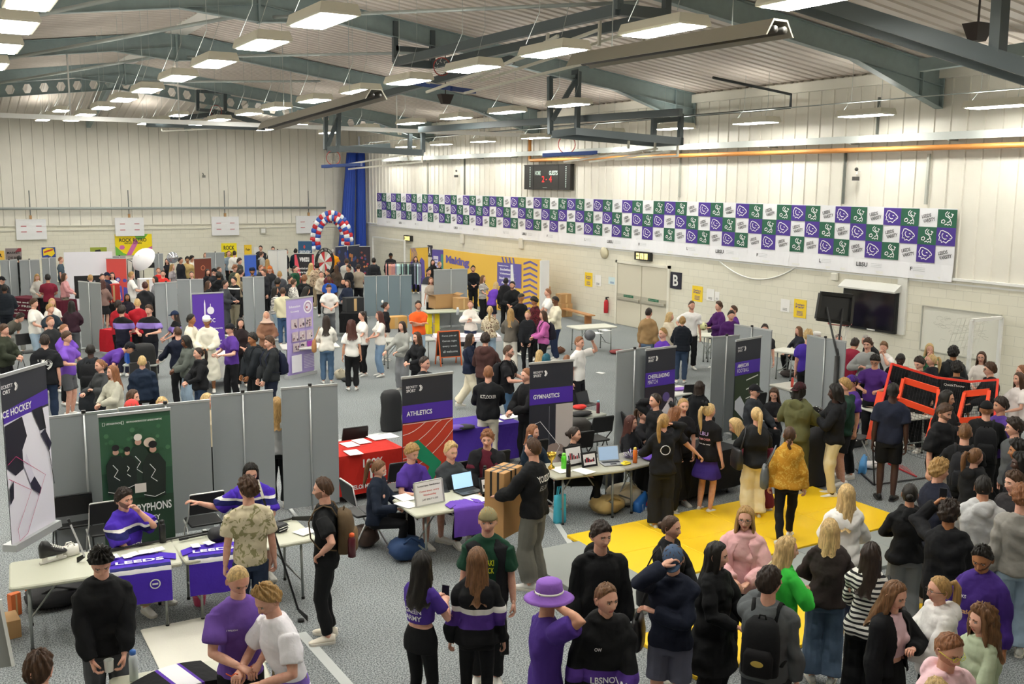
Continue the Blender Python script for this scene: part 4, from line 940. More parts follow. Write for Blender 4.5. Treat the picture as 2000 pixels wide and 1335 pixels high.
for si in range(6):
 ya, yb_ = secs[si], secs[si+1]; cw = (ya-yb_)/10; mb = MB(); xb = XR-.04; org = (xb, ya, 0)
 n = 30; V = [] ; zb = 2.66+.0*si
 for i in range(n+1):
  y = ya+(yb_-ya)*i/n; wv = .012*math.sin(i*1.9+si)+.008*math.sin(i*.8); V.append([(xb+wv*.5, y, ZT+.02), (xb+wv*.2, y, 3.05), (xb-.02+wv, y, zb)])
 mb.add([p for q in V for p in q], [(3*i+k, 3*i+k+1, 3*i+4+k, 3*i+3+k) for i in range(n) for k in (0, 1)], 0)
 for r_ in range(3):
  for c_ in range(10):
   ch = row[r_][c_]; u0 = c_*cw; z1 = ZT-r_*RH; cx, cz = u0+cw/2, z1-RH/2; lod = si >= 2
   if ch in 'PG': flat(mb, [(u0, z1-RH), (u0+cw, z1-RH), (u0+cw, z1), (u0, z1)], org, UY, UZ, 1 if ch == 'P' else 2, off=.012)
   if ch == 'P':
    for l in BEAR: strip(mb, [(cx+p[0]*cw*.92, cz+p[1]*RH*.95) for p in l], org, UY, UZ, .022, 3, off=.016)
   elif ch == 'G':
    for l in GRYPH: strip(mb, [(cx+p[0]*cw*.92, cz+p[1]*RH*.98) for p in l], org, UY, UZ, .022, 3, off=.016)
   elif si >= 1:
    text_on(mb, 'LEEDS', org, UY, UZ, cx-.05, cz+.05, .085, 4, w=.26, off=.014, rot=.22, bold=.03); text_on(mb, 'VARSITY', org, UY, UZ, cx+.03, cz-.05, .085, 4, w=.34, off=.014, rot=.22, bold=.03)
   else: strip(mb, [(cx-.15, cz-.02), (cx+.13, cz+.09)], org, UY, UZ, .07, 5, off=.014); strip(mb, [(cx-.08, cz-.12), (cx+.2, cz-.01)], org, UY, UZ, .07, 5, off=.014)
 L_ = ya-yb_
 for u, s_, h_, w_ in ((.22, 'L', .10, .06), (.49, 'LBSU', .11, .36), (.78, 'F', .09, .07)):
  text_on(mb, s_, org, UY, UZ, L_*u, 2.90, h_, 4, w=w_, off=.03, bold=.04)
  for k in range(3): strip(mb, [(L_*u+w_*.8, 2.94-.04*k), (L_*u+w_*.8+.34, 2.94-.04*k)], org, UY, UZ, .008, 5, off=.03)
 w_ = ('far left, next to the blue curtain', 'second from the left', 'third from the left', 'third from the right, under the scoreboard side', 'second from the right, above the B door', 'rightmost, above the television')[si]
 tag(mb.build('varsity_banner', mats_b), f'purple, green and white chequered wall banner section, {w_}', 'banner', 'chequered banner sections along the right wall')
# scoreboard
sb = empty('scoreboard', label='black electronic scoreboard reading HOME 2 GUESTS 4 on the right wall', cat='scoreboard')
a = wp(1031, 322); c = wp(1120, 371); y0, y1, z0, z1 = c[1], a[1], c[2], a[2]
mb = MB(); mb.box((XR-.16, y0, z0), (XR-.0, y1, z1)); mb.box((XR-.18, y0-.03, z1-.03), (XR, y1+.03, z1+.0)); mb.build('case', mat('23211f', .5), sb)
org = (XR-.161, y1, z0); Wd = y1-y0; Ht = z1-z0; mb = MB()
text_on(mb, 'HOME', org, UY, UZ, Wd*.31, Ht*.66, .17, 0, w=.42, bold=.04); text_on(mb, 'GUESTS', org, UY, UZ, Wd*.65, Ht*.66, .17, 0, w=.6, bold=.04); text_on(mb, '||||||||', org, UY, UZ, Wd*.47, Ht*.08, .03, 0, w=.3)
for u in (.135, .915):
 for k in range(12): flat(mb, [(Wd*u-.03, Ht*(.1+k*.07)), (Wd*u+.03, Ht*(.1+k*.07)), (Wd*u+.03, Ht*(.14+k*.07)), (Wd*u-.03, Ht*(.14+k*.07))], org, UY, UZ, 0)
mb.build('lettering', mat('cfe6da', .5), sb)
mb = MB(); text_on(mb, '2', org, UY, UZ, Wd*.43, Ht*.42, .24, 0, w=.17, bold=.0); text_on(mb, '4', org, UY, UZ, Wd*.59, Ht*.42, .24, 0, w=.17, bold=.0); flat(mb, [(Wd*.49, Ht*.38), (Wd*.505, Ht*.38), (Wd*.505, Ht*.42), (Wd*.49, Ht*.42)], org, UY, UZ, 0); mb.build('digits', mat('ff2222', .5, emit=2.2), sb)
mb = MB()
for u in (.21, .76): mb.box((XR-.165, y1-Wd*u-.01, z0), (XR-.155, y1-Wd*u+.01, z1))
mb.build('panel_joint', mat('0c0c0c', .4), sb)
# double door B
dr = empty('door_1', kind='structure'); ya, yb_ = 28.75, 25.75
M_DOOR = mat('cfc9b6', .5); mb = MB()
mb.box((XR-.06, ya-.10, 0), (XR+.02, ya, 2.28)); mb.box((XR-.06, yb_, 0), (XR+.02, yb_+.10, 2.28)); mb.box((XR-.06, yb_, 2.18), (XR+.02, ya, 2.28)); mb.build('door_frame', mat('e3dfd0', .45), dr)
ym = (ya+yb_)/2
for k, (p0, p1) in enumerate(((ym+.02, ya-.12), (yb_+.12, ym-.02))):
 mb = MB(); mb.box((XR-.035, p0, .02), (XR+.01, p1, 2.16)); lf = mb.build('door_leaf', M_DOOR, dr)
 mb = MB(); mb.box((XR-.10, p0+.06, .92), (XR-.035, p1-.06, 1.0)); mb.box((XR-.045, p0, .86), (XR-.035, p1, 1.12)); mb.build('push_bar', mat('b9b5a5', .4, .3), lf)
 mb = MB(); mb.box((XR-.06, (p0+p1)/2-.27, 1.02), (XR-.045, (p0+p1)/2+.27, 1.10)); mb.build('push_sign', mat('22694a', .5), lf)
 mb = MB(); text_on(mb, 'Push bar to open', (XR-.06, (p0+p1)/2, 1.06), UY, UZ, 0, 0, .03, 0, w=.45, off=.004); mb.build('sign_text', M_WHITE, lf)
def exit_sign(px, py, lb, k=1):
 q = wp(px, py); mb = MB(); r = empty('exit_sign', label=lb, cat='exit sign')
 mb.box((XR-.14, q[1]-.42*k, q[2]-.14*k), (XR-.0, q[1]+.42*k, q[2]+.14*k)); mb.build('case', mat('1c1c1a', .5), r)
 mb = MB(); org = (XR-.141, q[1], q[2])
 for u in (-.22, 0, .22): flat(mb, [(u-.09, -.10), (u+.09, -.10), (u+.09, .10), (u-.09, .10)], org, UY, UZ, 0)
 mb.build('lit_panel', mat('f5dc8a', .5, emit=1.6), r); mb = MB()
 strip(mb, [(-.29, 0), (-.16, 0)], org, UY, UZ, .035, 0, off=.006); strip(mb, [(-.24, .05), (-.29, 0), (-.24, -.05)], org, UY, UZ, .03, 0, off=.006); strip(mb, [(.0, .06), (-.02, 0), (.03, -.08)], org, UY, UZ, .03, 0, off=.006); strip(mb, [(.17, .07), (.27, .07), (.27, -.07), (.17, -.07)], org, UY, UZ, .02, 0, off=.006, closed=True)
 mb.build('symbol', mat('226b3c', .5), r)
exit_sign(1260, 500, 'illuminated fire exit sign over the double door beside the letter B'); exit_sign(800, 465, 'illuminated fire exit sign by the goal in the far right corner')
def letter_sign(px0, py0, px1, py1, ch, lb, bg='1d1c2e'):
 a = wp(px0, py0); c = wp(px1, py1); y, z = (a[1]+c[1])/2, (a[2]+c[2])/2; hw, hh = abs(a[1]-c[1])/2, abs(a[2]-c[2])/2; r = empty('letter_sign', label=lb, cat='sign')
 mb = MB(); mb.box((XR-.03, y-hw, z-hh), (XR, y+hw, z+hh)); mb.build('plate', mat(bg, .5), r); mb = MB(); text_on(mb, ch, (XR-.031, y, z), UY, UZ, 0, 0, hh*1.35, 0, w=hw*.95, bold=.06); mb.build('letter', M_WHITE, r)
letter_sign(1311, 530, 1331, 565, 'B', 'dark wall sign with white letter B beside the double door'); letter_sign(836, 478, 845, 502, 'A', 'dark wall sign with white letter A between the yellow stands')
def poster(px0, py0, px1, py1, lb, colr, band=None, lines=4, dark='4b3d8f', x=XR, name='poster'):
 a = wp(px0, py0, x); c = wp(px1, py1, x); y0, y1, z0, z1 = min(a[1], c[1]), max(a[1], c[1]), min(a[2], c[2]), max(a[2], c[2]); mb = MB(); mb.box((x-.012, y0, z0), (x-.004, y1, z1), 0); W_, H_ = y1-y0, z1-z0; org = (x-.012, y1, z0)
 if band:
  for u, v, s_ in band: text_on(mb, s_, org, UY, UZ, W_*.5, H_*u, H_*v, 1, w=W_*.7, bold=.03)
 if lines:
  for k in range(lines): flat(mb, [(W_*.25, H_*(.12+k*.07)), (W_*.75, H_*(.12+k*.07)), (W_*.75, H_*(.15+k*.07)), (W_*.25, H_*(.15+k*.07))], org, UY, UZ, 1)
 return tag(mb.build(name, [mat(colr, .5), mat(dark, .5)]), lb, 'poster')
fb = [(.72, .12, 'Freshers'), (.58, .12, 'Fair')]
poster(1353, 557, 1372, 590, 'yellow poster just right of the B sign', 'f2cf2c', fb); poster(1552, 583, 1574, 622, 'yellow poster left of the portable hoop', 'f2cf2c', fb); poster(1143, 531, 1157, 560, 'yellow poster left of the double door', 'f2cf2c', fb)
poster(1381, 563, 1395, 588, 'white notice beside the yellow poster right of the B sign', 'eceae6', None, 3, '555555'); poster(1397, 569, 1405, 587, 'small white notice, rightmost of three beside the B sign', 'eceae6', None, 3, '777777'); poster(1526, 583, 1542, 610, 'white notice left of the yellow poster near the portable hoop', 'eceae6', None, 3, '555555')
poster(1163, 536, 1174, 559, 'white notice between yellow poster and blue notices', 'eceae6', None, 3, '555555'); poster(1189, 540, 1203, 556, 'blue and green safety notice above the fire extinguisher', 'cfe2e4', None, 4, '2d66a8')
q = wp(1188, 600); fe = empty('fire_extinguisher', (XR-.10, q[1], .34), label='red fire extinguisher on the wall left of the double door', cat='fire extinguisher')
mb = MB(); mb.lathe([(0, 0), (.075, 0), (.08, .03), (.08, .38), (.06, .45), (.025, .48), (0, .48)], n=16); mb.build('cylinder', mat('b5202a', .3), fe, smooth=True); mb = MB(); mb.lathe([(0, .48), (.03, .48), (.03, .54), (0, .56)], n=10); mb.tube([(.03, 0, .53), (.1, .02, .4), (.09, .03, .12)], .012, 6); mb.box((-.02, -.02, .54), (.12, .02, .57)); mb.build('valve_and_hose', mat('1b1b1b', .4), fe)
q = wp(1182, 493); mb = MB(); mb.lathe([(0, 0), (.22, 0), (.20, .08), (.12, .12), (0, .12)], n=16); o = mb.build('alarm_bell', mat('cfc6a8', .5), smooth=True); o.location = (XR, q[1], q[2]); o.rotation_euler = (0, -pi/2, 0); tag(o, 'round cream alarm bell on the wall above the notices', 'bell')
for px, py, lb in ((1020, 475, 'white wall box under the banner right of the yellow stand'), (905, 466, 'white wall box under the banner above the yellow stand'), (1633, 540, 'white wall box with a red light above the television')):
 q = wp(px, py); mb = MB(); mb.rbox((-.14, -.05, -.22), (.14, .05, .22), .03) if px != 1633 else mb.rbox((-.1, -.05, -.1), (.1, .05, .1), .03); o = mb.build('wall_box', mat('dcd9cc', .5)); o.location = (XR-.06, q[1], q[2]); o.rotation_euler = (0, 0, pi/2); tag(o, lb, 'wall box')
for px, py, lb in ((1680, 342, 'small security camera on the cladding at right'), (897, 340, 'small security camera on the cladding left of the scoreboard'),):
 q = wp(px, py); r = empty('security_camera', (XR-.0, q[1], q[2]), label=lb, cat='camera'); mb = MB(); mb.tube([(0, 0, .1), (-.12, 0, .1), (-.14, 0, .02)], .02, 6); mb.build('bracket', M_WHITE, r); mb = MB(); mb.box((-.24, -.05, -.14), (-.08, .05, -.04)); mb.ball((-.15, 0, .15), .05, nu=8, nv=6); mb.build('camera_body', mat('4a4a48', .4), r)
q = aty(396, 342, YE); mb = MB(); mb.tube([(q[0], YE-.02, q[2]+.1), (q[0], YE-.2, q[2])], .03, 6); mb.box((q[0]-.06, YE-.34, q[2]-.12), (q[0]+.06, YE-.14, q[2])); tag(mb.build('security_camera', mat('77776f', .4)), 'small security camera on the far end wall', 'camera')
# television, its trunking and whiteboard
tv = empty('television', label='large black wall television with a sloped top hood beside the portable hoop', cat='television')
a = wp(1648, 561, XR-.12); c = wp(1749, 641, XR-.12); mb = MB(); mb.rbox((XR-.14, c[1], 1.22), (XR-.02, a[1], 2.26), .02); mb.build('screen_case', mat('101114', .35), tv)
mb = MB(); mb.box((XR-.146, c[1]+.06, 1.28), (XR-.14, a[1]-.06, 2.20)); mb.build('screen', mat('14161c', .12, spec=.7), tv)
mb = MB(); yy0, yy1 = c[1]-.04, a[1]+.04; mb.loft([[(XR, y, 2.47), (XR-.05, y, 2.47), (XR-.30, y, 2.30), (XR-.30, y, 2.26), (XR, y, 2.28)] for y in (yy0, yy1)]); mb.build('hood', mat('c9c9c3', .4), tv)
mb = MB(); mb.box((XR-.15, (a[1]+c[1])/2-.25, 1.235), (XR-.141, (a[1]+c[1])/2, 1.26)); mb.build('maker_strip', M_WHITE, tv)
wallbox(1757, 541, 1768, 654, .06, mat('d9d8d0', .5), 'trunking', 'white vertical trunking with sockets right of the television', 'trunking')
wb = empty('whiteboard', label='large worn whiteboard with faint marks on the right wall', cat='whiteboard')
a = wp(1804, 601); c = wp(1950, 712); y0, y1, z0, z1 = c[1], a[1], .93, 2.02; mb = MB(); mb.box((XR-.03, y0, z0), (XR, y1, z1)); mb.build('board', mat('dcdbcf', .25), wb)
mb = MB(); mb.bar((XR-.035, y0, z0), (XR-.035, y1, z0), .03); mb.bar((XR-.035, y0, z1), (XR-.035, y1, z1), .03); mb.bar((XR-.035, y0, z0), (XR-.035, y0, z1), .03); mb.bar((XR-.035, y1, z0), (XR-.035, y1, z1), .03); mb.build('frame', mat('bdbcb0', .4, .4), wb)
rr = random.Random(5); mb = MB(); org = (XR-.031, y1, z0)
for k in range(26):
 cx, cz = rr.uniform(.4, y1-y0-.3), rr.uniform(.2, .9); strip(mb, [(cx+.12*math.cos(t)*rr.uniform(.5, 1), cz+.05*math.sin(t)*rr.uniform(.5, 1)) for t in np.linspace(rr.uniform(0, 2), rr.uniform(3, 6), 7)], org, UY, UZ, .006, 0)
mb.build('pen_marks', mat('a9a99c', .5), wb)
# hanging white cable
a = wp(1405, 508); c = wp(1558, 520); pts = [(XR-.02, a[1]+(c[1]-a[1])*t, a[2]+(c[2]-a[2])*t-.55*(1-(2*t-1)**2)*.85) for t in np.linspace(0, 1, 16)]; mb = MB(); mb.tube(pts, .018, 6); tag(mb.build('hanging_cable', M_WHITE, smooth=True), 'white cable drooping below the chequered banner', 'cable')
# goals
def goal(p0, p1, h, dep, lb):
 """football goal: posts at two floor points, net box behind"""
 p0 = np.array([*p0, 0.]); p1 = np.array([*p1, 0.]); t = unit(p1-p0); n = np.array([-t[1], t[0], 0]) * dep; r = empty('football_goal', label=lb, cat='goal'); up = np.array([0, 0, h])
 for p in (p0, p1): mb = MB(); mb.bar(p, p+up, .07); mb.build('post', M_WHITE, r)
 mb = MB(); mb.bar(p0+up, p1+up, .07); mb.build('crossbar', M_WHITE, r); mb = MB(); L_ = np.linalg.norm(p1-p0); k = int(L_/.14)
 for i in range(k+1): q = p0+t*L_*i/k; mb.tube([q+up, q+up+n*.4, q+n], .004, 3)
 for v in np.linspace(0, 1, 12): mb.tube([p0+up*(1-v)+n*(.4+.6*v), p1+up*(1-v)+n*(.4+.6*v)], .004, 3)
 mb.build('net', mat('d8d6ca', .7), r); return r
g0 = atz(1978, 618, 2.0); goal((XR-1.3, g0[1]), (XR-.25, g0[1]-.0), 2.0, 0.9, 'white football goal with net at the far right edge by the whiteboard')
a = wp(728, 470, XR-.35); goal((XR-.35, a[1]), (XR-.35, wp(790, 474, XR-.35)[1]), 2.05, -.3, 'white football goal stored against the wall in the far right corner')
# end wall: rail, four folded boards, clock box, posters
M_RED = mat('b02534', .5)
tag(tubeobj('wall_rail', [(XL, YE-.22, 3.56), (19.0, YE-.22, 3.54)], .06, M_GALV, 8), 'grey horizontal rail along the far end wall', 'rail')
for k, (x0, x1, y0, y1) in enumerate(((30, 92, 428, 467), (224, 282, 425, 460), (413, 467, 423, 459), (578, 628, 421.5, 455))):
 a = aty(x0, y0, YE-.1); c = aty(x1, y1, YE-.1); w_ = ('leftmost', 'second', 'third', 'rightmost')[k]; r = empty('target_board', label=f'white board with red dashes on the far wall, {w_} of four', cat='board', group='white boards on the far end wall')
 mb = MB(); mb.box((a[0], YE-.14, c[2]), (c[0], YE-.04, a[2])); mb.build('board', mat('e9e9ea', .5), r)
 W_ = c[0]-a[0]; mb = MB()
 for u in (.25, .75):
  for v in ((.34, .67) if k else (.34, .62)): zz = a[2]-(a[2]-c[2])*v; mb.box((a[0]+W_*u-.12, YE-.145, zz-.015), (a[0]+W_*u+.12, YE-.139, zz+.015))
 mb.build('red_dash', M_RED, r)
 xm = (a[0]+c[0])/2; mb = MB(); mb.tube([(xm, YE-.1, a[2]), (xm, YE-.1, a[2]+1.35)], .025, 6); mb.build('support_rod', mat('6f7571', .4), r); mb = MB(); mb.box((xm-.05, YE-.16, a[2]), (xm+.05, YE-.06, a[2]+.18)); mb.build('latch', mat('b58b5c', .5), r)
q = aty(513, 450, YE); mb = MB(); mb.box((q[0]-.16, YE-.12, q[2]-.16), (q[0]+.16, YE, q[2]+.16)); o = mb.build('wall_box', mat('b5b3a5', .5)); tag(o, 'square grey box on the far wall between the third and fourth boards', 'wall box'); mb = MB(); mb.box((q[0]-.11, YE-.13, q[2]-.11), (q[0]+.11, YE-.12, q[2]+.11)); mb.build('face', M_WHITE, o)
def eposter(px0, py0, px1, py1, lb, colr, items, y=YE-.03, nm='poster', extra=None):
 a = aty(px0, py0, y); c = aty(px1, py1, y); W_, H_ = c[0]-a[0], a[2]-c[2]; mb = MB(); mb.box((a[0], y, c[2]), (c[0], y+.02, a[2]), 0); org = (a[0], y, c[2])
 ms = [mat(colr, .5)]
 for col_, shapes in (extra or []):
  ms.append(mat(col_, .5)); [flat(mb, [(W_*u, H_*v) for u, v in sh_], org, (1, 0, 0), UZ, len(ms)-1, off=.002+.001*len(ms)) for sh_ in shapes]
 ms.append(mat('191818', .5))
 for s_, u, v, h_, w_ in items: text_on(mb, s_, org, (1, 0, 0), UZ, W_*u, H_*v, H_*h_, len(ms)-1, w=W_*w_, off=.012, bold=.05)
 return tag(mb.build(nm, ms), lb, 'poster')
eposter(224, 457.5, 298, 497, 'yellow poster reading ROCK RETRO on the far wall, wide with pink and green swirls', 'f4d800', [('ROCK RETRO', .48, .72, .17, .74), ('VINTAGE CLOTHING', .48, .57, .08, .48)], extra=[('6fb544', [[(0, 0), (.35, 0), (.2, .12), (0, .45)], [(.5, 1), (.9, 1), (.8, .8), (.62, .7), (.55, .85)]]), ('d06aa6', [[(.28, 0), (.42, 0), (.62, .6), (.55, .8), (.48, .6)], [(.7, .2), (.85, .1), (1, .3), (1, .42), (.82, .28)], [(.1, .35), (.14, .28), (.22, .28), (.26, .38), (.22, .48), (.14, .48)]])])
eposter(432, 475, 463, 506, 'bright yellow poster reading ROCK RETRO on the far wall behind the crowd', 'f6e21a', [('ROCK', .5, .72, .26, .7), ('RETRO', .5, .32, .26, .8)])
eposter(10, 485, 43, 506, 'grey and black poster on the far wall at left', '8d8180', [('THE BIG', .45, .16, .22, .6), ('MARKET', .5, .6, .2, .8)], extra=[('8f2f3a', [[(.55, .6), (.8, 1), (1, 1), (1, .7)]])])
eposter(81, 483, 109, 503, 'blue and yellow poster above the left dividers', '27408c', [], extra=[('f3d21a', [[(.1, .2), (.4, .3), (.7, .1), (.95, .4), (.85, .9), (.4, .95), (.1, .8)]]), ('c23a35', [[(.15, .45), (.8, .7), (.85, .88), (.15, .62)]])])
eposter(-30, 490, 9, 507, 'orange poster cut by the left edge of the view', 'f0c04a', [('FAIR', .5, .5, .4, .8)])
eposter(176, 483, 209, 496, 'green photo poster above the white backdrop', '9aa53a', [], extra=[('222222', [[(.2, 0), (.3, .6), (.6, .7), (.7, 0)]])])
eposter(477, 478, 492, 500, 'small yellow notice on the far wall right of the ROCK RETRO poster', 'f3cb33', [('Fair', .5, .6, .2, .6)])
eposter(496, 482, 506, 500, 'small white notice on the far wall next to the small yellow one', 'e6e6e2', [])
# ---------------------------------------------------------------- floor mats and tape
def fmat(x0, y0, x1, y1, col_, lb, grp, t=.045):
 mb = MB(); mb.rbox((x0+.004, y0+.004, 0.002), (x1-.004, y1-.004, t), .01); tag(mb.build('gym_mat', mat(col_, .55, bump=.15, bscale=90)), lb, 'mat', grp)
xs = [7.42, 8.60, 9.80, 11.0, 12.22]; ys = [9.22, 10.2, 11.15]
for i in range(4):
 for j in range(2): fmat(xs[i], ys[j], xs[i+1], ys[j+1], 'efc416', f'yellow gym mat, {("far", "second", "third", "right-hand")[i]} from the left in the {("front", "back")[j]} row', 'yellow gym mats')
for i in range(3): fmat(6.3+i*1.2, 7.1, 7.5+i*1.2, 8.15, 'efc416', f'yellow gym mat under the front crowd, {("left", "middle", "right")[i]}', 'yellow gym mats')
for i in range(4): fmat(xs[i], 8.2, xs[i+1], 9.18, '8d9390', f'grey gym mat in front of the yellow mats, {("leftmost", "second", "third", "rightmost")[i]} of four', 'grey gym mats')
fmat(6.35, 8.6, 7.36, 10.75, '8f938f', 'thick grey mat on the floor left of the yellow mats', None, .10)
mb = MB(); mb.rbox((1.72, 9.55, .003), (2.95, 10.95, .016), .02); tag(mb.build('slide_board', mat('e6e3d6', .4, bump=.4, bscale=60)), 'cream textured slide board on the floor behind the purple shirts', 'board')
for k, (p, q_, wd) in enumerate((((588, 1235), (700, 1360), .055), ((655, 861), (790, 838), .05), ((1030, 935), (1130, 1085), .04), ((360, 1600), (640, 1330), .0))):
 if not wd: continue
 a = atz(*p, 0); c = atz(*q_, 0); mb = MB(); t = unit(c-a); n = np.array([-t[1], t[0], 0])*wd; mb.add([a+n+(0, 0, .003), a-n+(0, 0, .003), c-n+(0, 0, .003), c+n+(0, 0, .003)], [(0, 1, 2, 3)])
 o = mb.build('floor_line', mat('bfc3c2', .6)); tag(o, ('pale tape line on the floor at bottom left centre', 'thin white court line behind the grey dividers', 'faint court line by the thick grey mat')[k], 'floor line')
# ================================================================ STALLS
M_FELT = mat('8f9496', .9, bump=.15, bscale=300); M_ALU = mat('c3c6c6', .3, .5); M_BLK = mat('1a1a1b', .5); M_PAPER = mat('eeedea', .6)
def xy(px, py, z=0.): q = atz(px, py, z); return np.array([q[0], q[1]])
def divider(a, c, h, lb, grp='grey felt display dividers', lean=0., colr=None, n=2, y_edge=False):
 """free-standing felt screen whose top corners are seen at a and c"""
 p0, p1 = xy(*a, h), xy(*c, h); t = (p1-p0)/np.hypot(*(p1-p0)); nn = np.array([-t[1], t[0]]); r = empty('display_divider', label=lb, cat='divider', group=grp)
 m_ = mat(colr, .8) if colr else M_FELT; L_ = np.hypot(*(p1-p0)); w_ = L_/n
 P = lambda u, d, z: (*(p0+t*u+nn*d), z)
 for k in range(n):
  mb = MB(); u0, u1 = k*w_+.004, (k+1)*w_-.004; mb.loft([[P(u0, -.012, z), P(u1, -.012, z), P(u1, .012, z), P(u0, .012, z)] for z in (.06, h-.03)]); mb.build('felt_panel', m_, r)
 mb = MB(); mb.bar(P(0, 0, h-.015), P(L_, 0, h-.015), .035, .03); mb.build('top_rail', M_ALU, r)
 for k in range(1, n): 
  mb = MB(); mb.tube([P(k*w_, -.03, 0), P(k*w_, -.03, h)], .013, 8); po = mb.build('pole', M_ALU, r, smooth=True); mb = MB(); q = P(k*w_, -.03, h); mb.lathe([(0, 0), (.028, 0), (.028, .035), (0, .04)], q, 10); mb.build('pole_cap', M_BLK, po)
 for u in (.12, L_-.12): mb = MB(); mb.bar(P(u, -.28, .012), P(u, .28, .012), .05, .022); mb.build('foot', M_ALU, r)
for a in (((93, 813), (229, 798), 1.9, 'grey divider behind the ice hockey banner, leftmost of the near row'), ((231, 796), (409, 779), 1.9, 'grey divider behind the green hockey banner in the near row'),
          ((411, 771), (533, 760), 1.9, 'grey divider behind the arm of the seated hockey player'), ((548, 757), (659, 748), 1.9, 'grey divider at the right end of the near row, left of the red table'),
          ((153, 548), (196, 552), 2.0, 'grey divider end-on between maroon hoodie and red table at left'), ((301, 552), (345, 549), 2.0, 'grey divider behind the players in purple-black jerseys, left one'),
          ((345, 545), (397, 544), 2.0, 'grey divider left of the purple mosque banner'), ((0, 508), (33, 506), 2.0, 'grey divider at the far left edge of the view'), ((37, 507), (77, 506), 2.0, 'grey divider second from the left edge, behind grey jumper'),
          ((81, 503), (109, 502), 2.0, 'grey divider under the blue and yellow poster'), ((220, 500), (245, 499), 2.0, 'grey divider behind the red photo banner'), ((299, 495), (318, 494), 2.0, 'grey divider right of the white photo umbrella'),
          ((402, 493), (438, 492), 2.0, 'grey divider right of the brown banner'), ((473, 540), (516, 539), 2.0, 'grey divider behind the woman in a headscarf'),
          ((847, 526), (913, 524), 2.0, 'wide grey divider in front of the yellow backdrop'), ((1204, 685), (1270, 676), 2.0, 'grey divider left of the cheerleading banner'),
          ((1391, 657), (1444, 653), 2.0, 'grey divider left of the American football banner'), ((1435, 632), (1508, 644), 2.0, 'grey divider turned sideways behind the American football banner'), ((1577, 653), (1653, 666), 2.0, 'grey divider behind the black football helmet')):
 divider(*a)
divider((711, 538), (804, 536), 1.55, 'blue-grey screen of four tall panels behind the clothes rail', None, colr='77878f', n=4)
divider((523, 488), (560, 487), 2.0, 'white two-leaf divider left of the red and black banner', None, colr='dcdcd8')
divider((823, 555), (841, 556), 1.3, 'small white screen left of the wide grey divider', None, colr='e6e6e4', n=1)
class Sheet:
 """flat graphic on a stand: shapes are given as fractions of width (from the left) and height (from the bottom)"""
 def __init__(s, a, c, h, z0, bg): 
  s.p0, s.p1 = xy(*a, h), xy(*c, h); s.W = np.hypot(*(s.p1-s.p0)); s.H = h-z0; t = (s.p1-s.p0)/s.W; s.ux = (t[0], t[1], 0); s.org = (s.p0[0], s.p0[1], z0); s.z0 = z0; s.h = h; s.ms = [mat(bg, .5)]; s.mb = MB(); s.lv = 1; s.t = t
  n = np.array([t[1], -t[0]]); P = lambda u, d, z: (*(s.p0+t*u+n*d), z); s.P = P
  s.mb.loft([[P(0, 0, z), P(s.W, 0, z), P(s.W, -.006, z), P(0, -.006, z)] for z in (z0+.05, h-.01)], 0)
 def col(s, c, **k):
  m_ = mat(c, .5, **k)
  if m_ not in s.ms: s.ms.append(m_)
  return s.ms.index(m_)
 def poly(s, c, *pts): s.lv += 1; flat(s.mb, [(u*s.W, v*s.H) for u, v in pts], s.org, s.ux, UZ, s.col(c), off=.0012*s.lv); return s
 def rect(s, c, u0, v0, u1, v1): return s.poly(c, (u0, v0), (u1, v0), (u1, v1), (u0, v1))
 def disc(s, c, u, v, ru, rv=None, n=18): rv = rv or ru*s.W/s.H; return s.poly(c, *[(u+ru*math.cos(a), v+rv*math.sin(a)) for a in np.linspace(0, 2*pi, n, endpoint=False)])
 def line(s, c, pts, wd, closed=False): s.lv += 1; strip(s.mb, [(u*s.W, v*s.H) for u, v in pts], s.org, s.ux, UZ, wd, s.col(c), off=.0012*s.lv, closed=closed); return s
 def text(s, c, t, u, v, h, w, bold=.03, **k): s.lv += 1; text_on(s.mb, t, s.org, s.ux, UZ, u*s.W, v*s.H, h*s.H, s.col(c), w=w*s.W, off=.0012*s.lv, bold=bold, **k); return s
 def done(s, lb, name='roller_banner', base=True, rail=True, cat='banner', grp=None):
  r = empty(name, label=lb, cat=cat, group=grp); s.mb.build('graphic', s.ms, r); P = s.P
  if rail: mb = MB(); mb.bar(P(-.01, -.003, s.h), P(s.W+.01, -.003, s.h), .03, .035); mb.build('top_rail', M_ALU, r)
  if base:
   mb = MB(); mb.loft([[P(-.02, .07, s.z0), P(-.02, .06, s.z0+.08), P(-.02, -.10, s.z0+.08), P(-.02, -.11, s.z0)], [P(s.W+.02, .07, s.z0), P(s.W+.02, .06, s.z0+.08), P(s.W+.02, -.10, s.z0+.08), P(s.W+.02, -.11, s.z0)]]); mb.build('base_case', M_ALU, r)
  mb = MB(); mb.tube([P(s.W/2, -.04, s.z0+.05), P(s.W/2, -.03, s.h)], .011, 6); mb.build('rear_pole', M_ALU, r); return r
def chev(s, u, v, k, c='f2f2f2'):
 s.line(c, [(u, v+k), (u+k*1.2, v), (u, v-k)], .028); s.line(c, [(u+k*1.3, v+k*.9), (u+k*2.5, v), (u+k*1.3, v-k*.9)], .008)
def sport(a, c, h, z0, word, lb, body, lines=1):
 s = Sheet(a, c, h, z0, '2b2e38'); s.rect('4d2ca3', 0, .66, 1, .79)
 s.text('e8e8ea', 'BECKETT', .19, .925, .018, .22); s.text('f4f4f4', 'SPORT', .17, .897, .022, .18, bold=.05); chev(s, .34, .912, .022)
 for i, w_ in enumerate(word): s.text('f4f4f6', w_[0], .08+w_[1]/2, (.725 if len(word) == 1 else .752-.048*i), .036, w_[1], bold=.06 if i == 0 or len(word[0]) > 2 else .0)
 body(s); return s.done(lb)
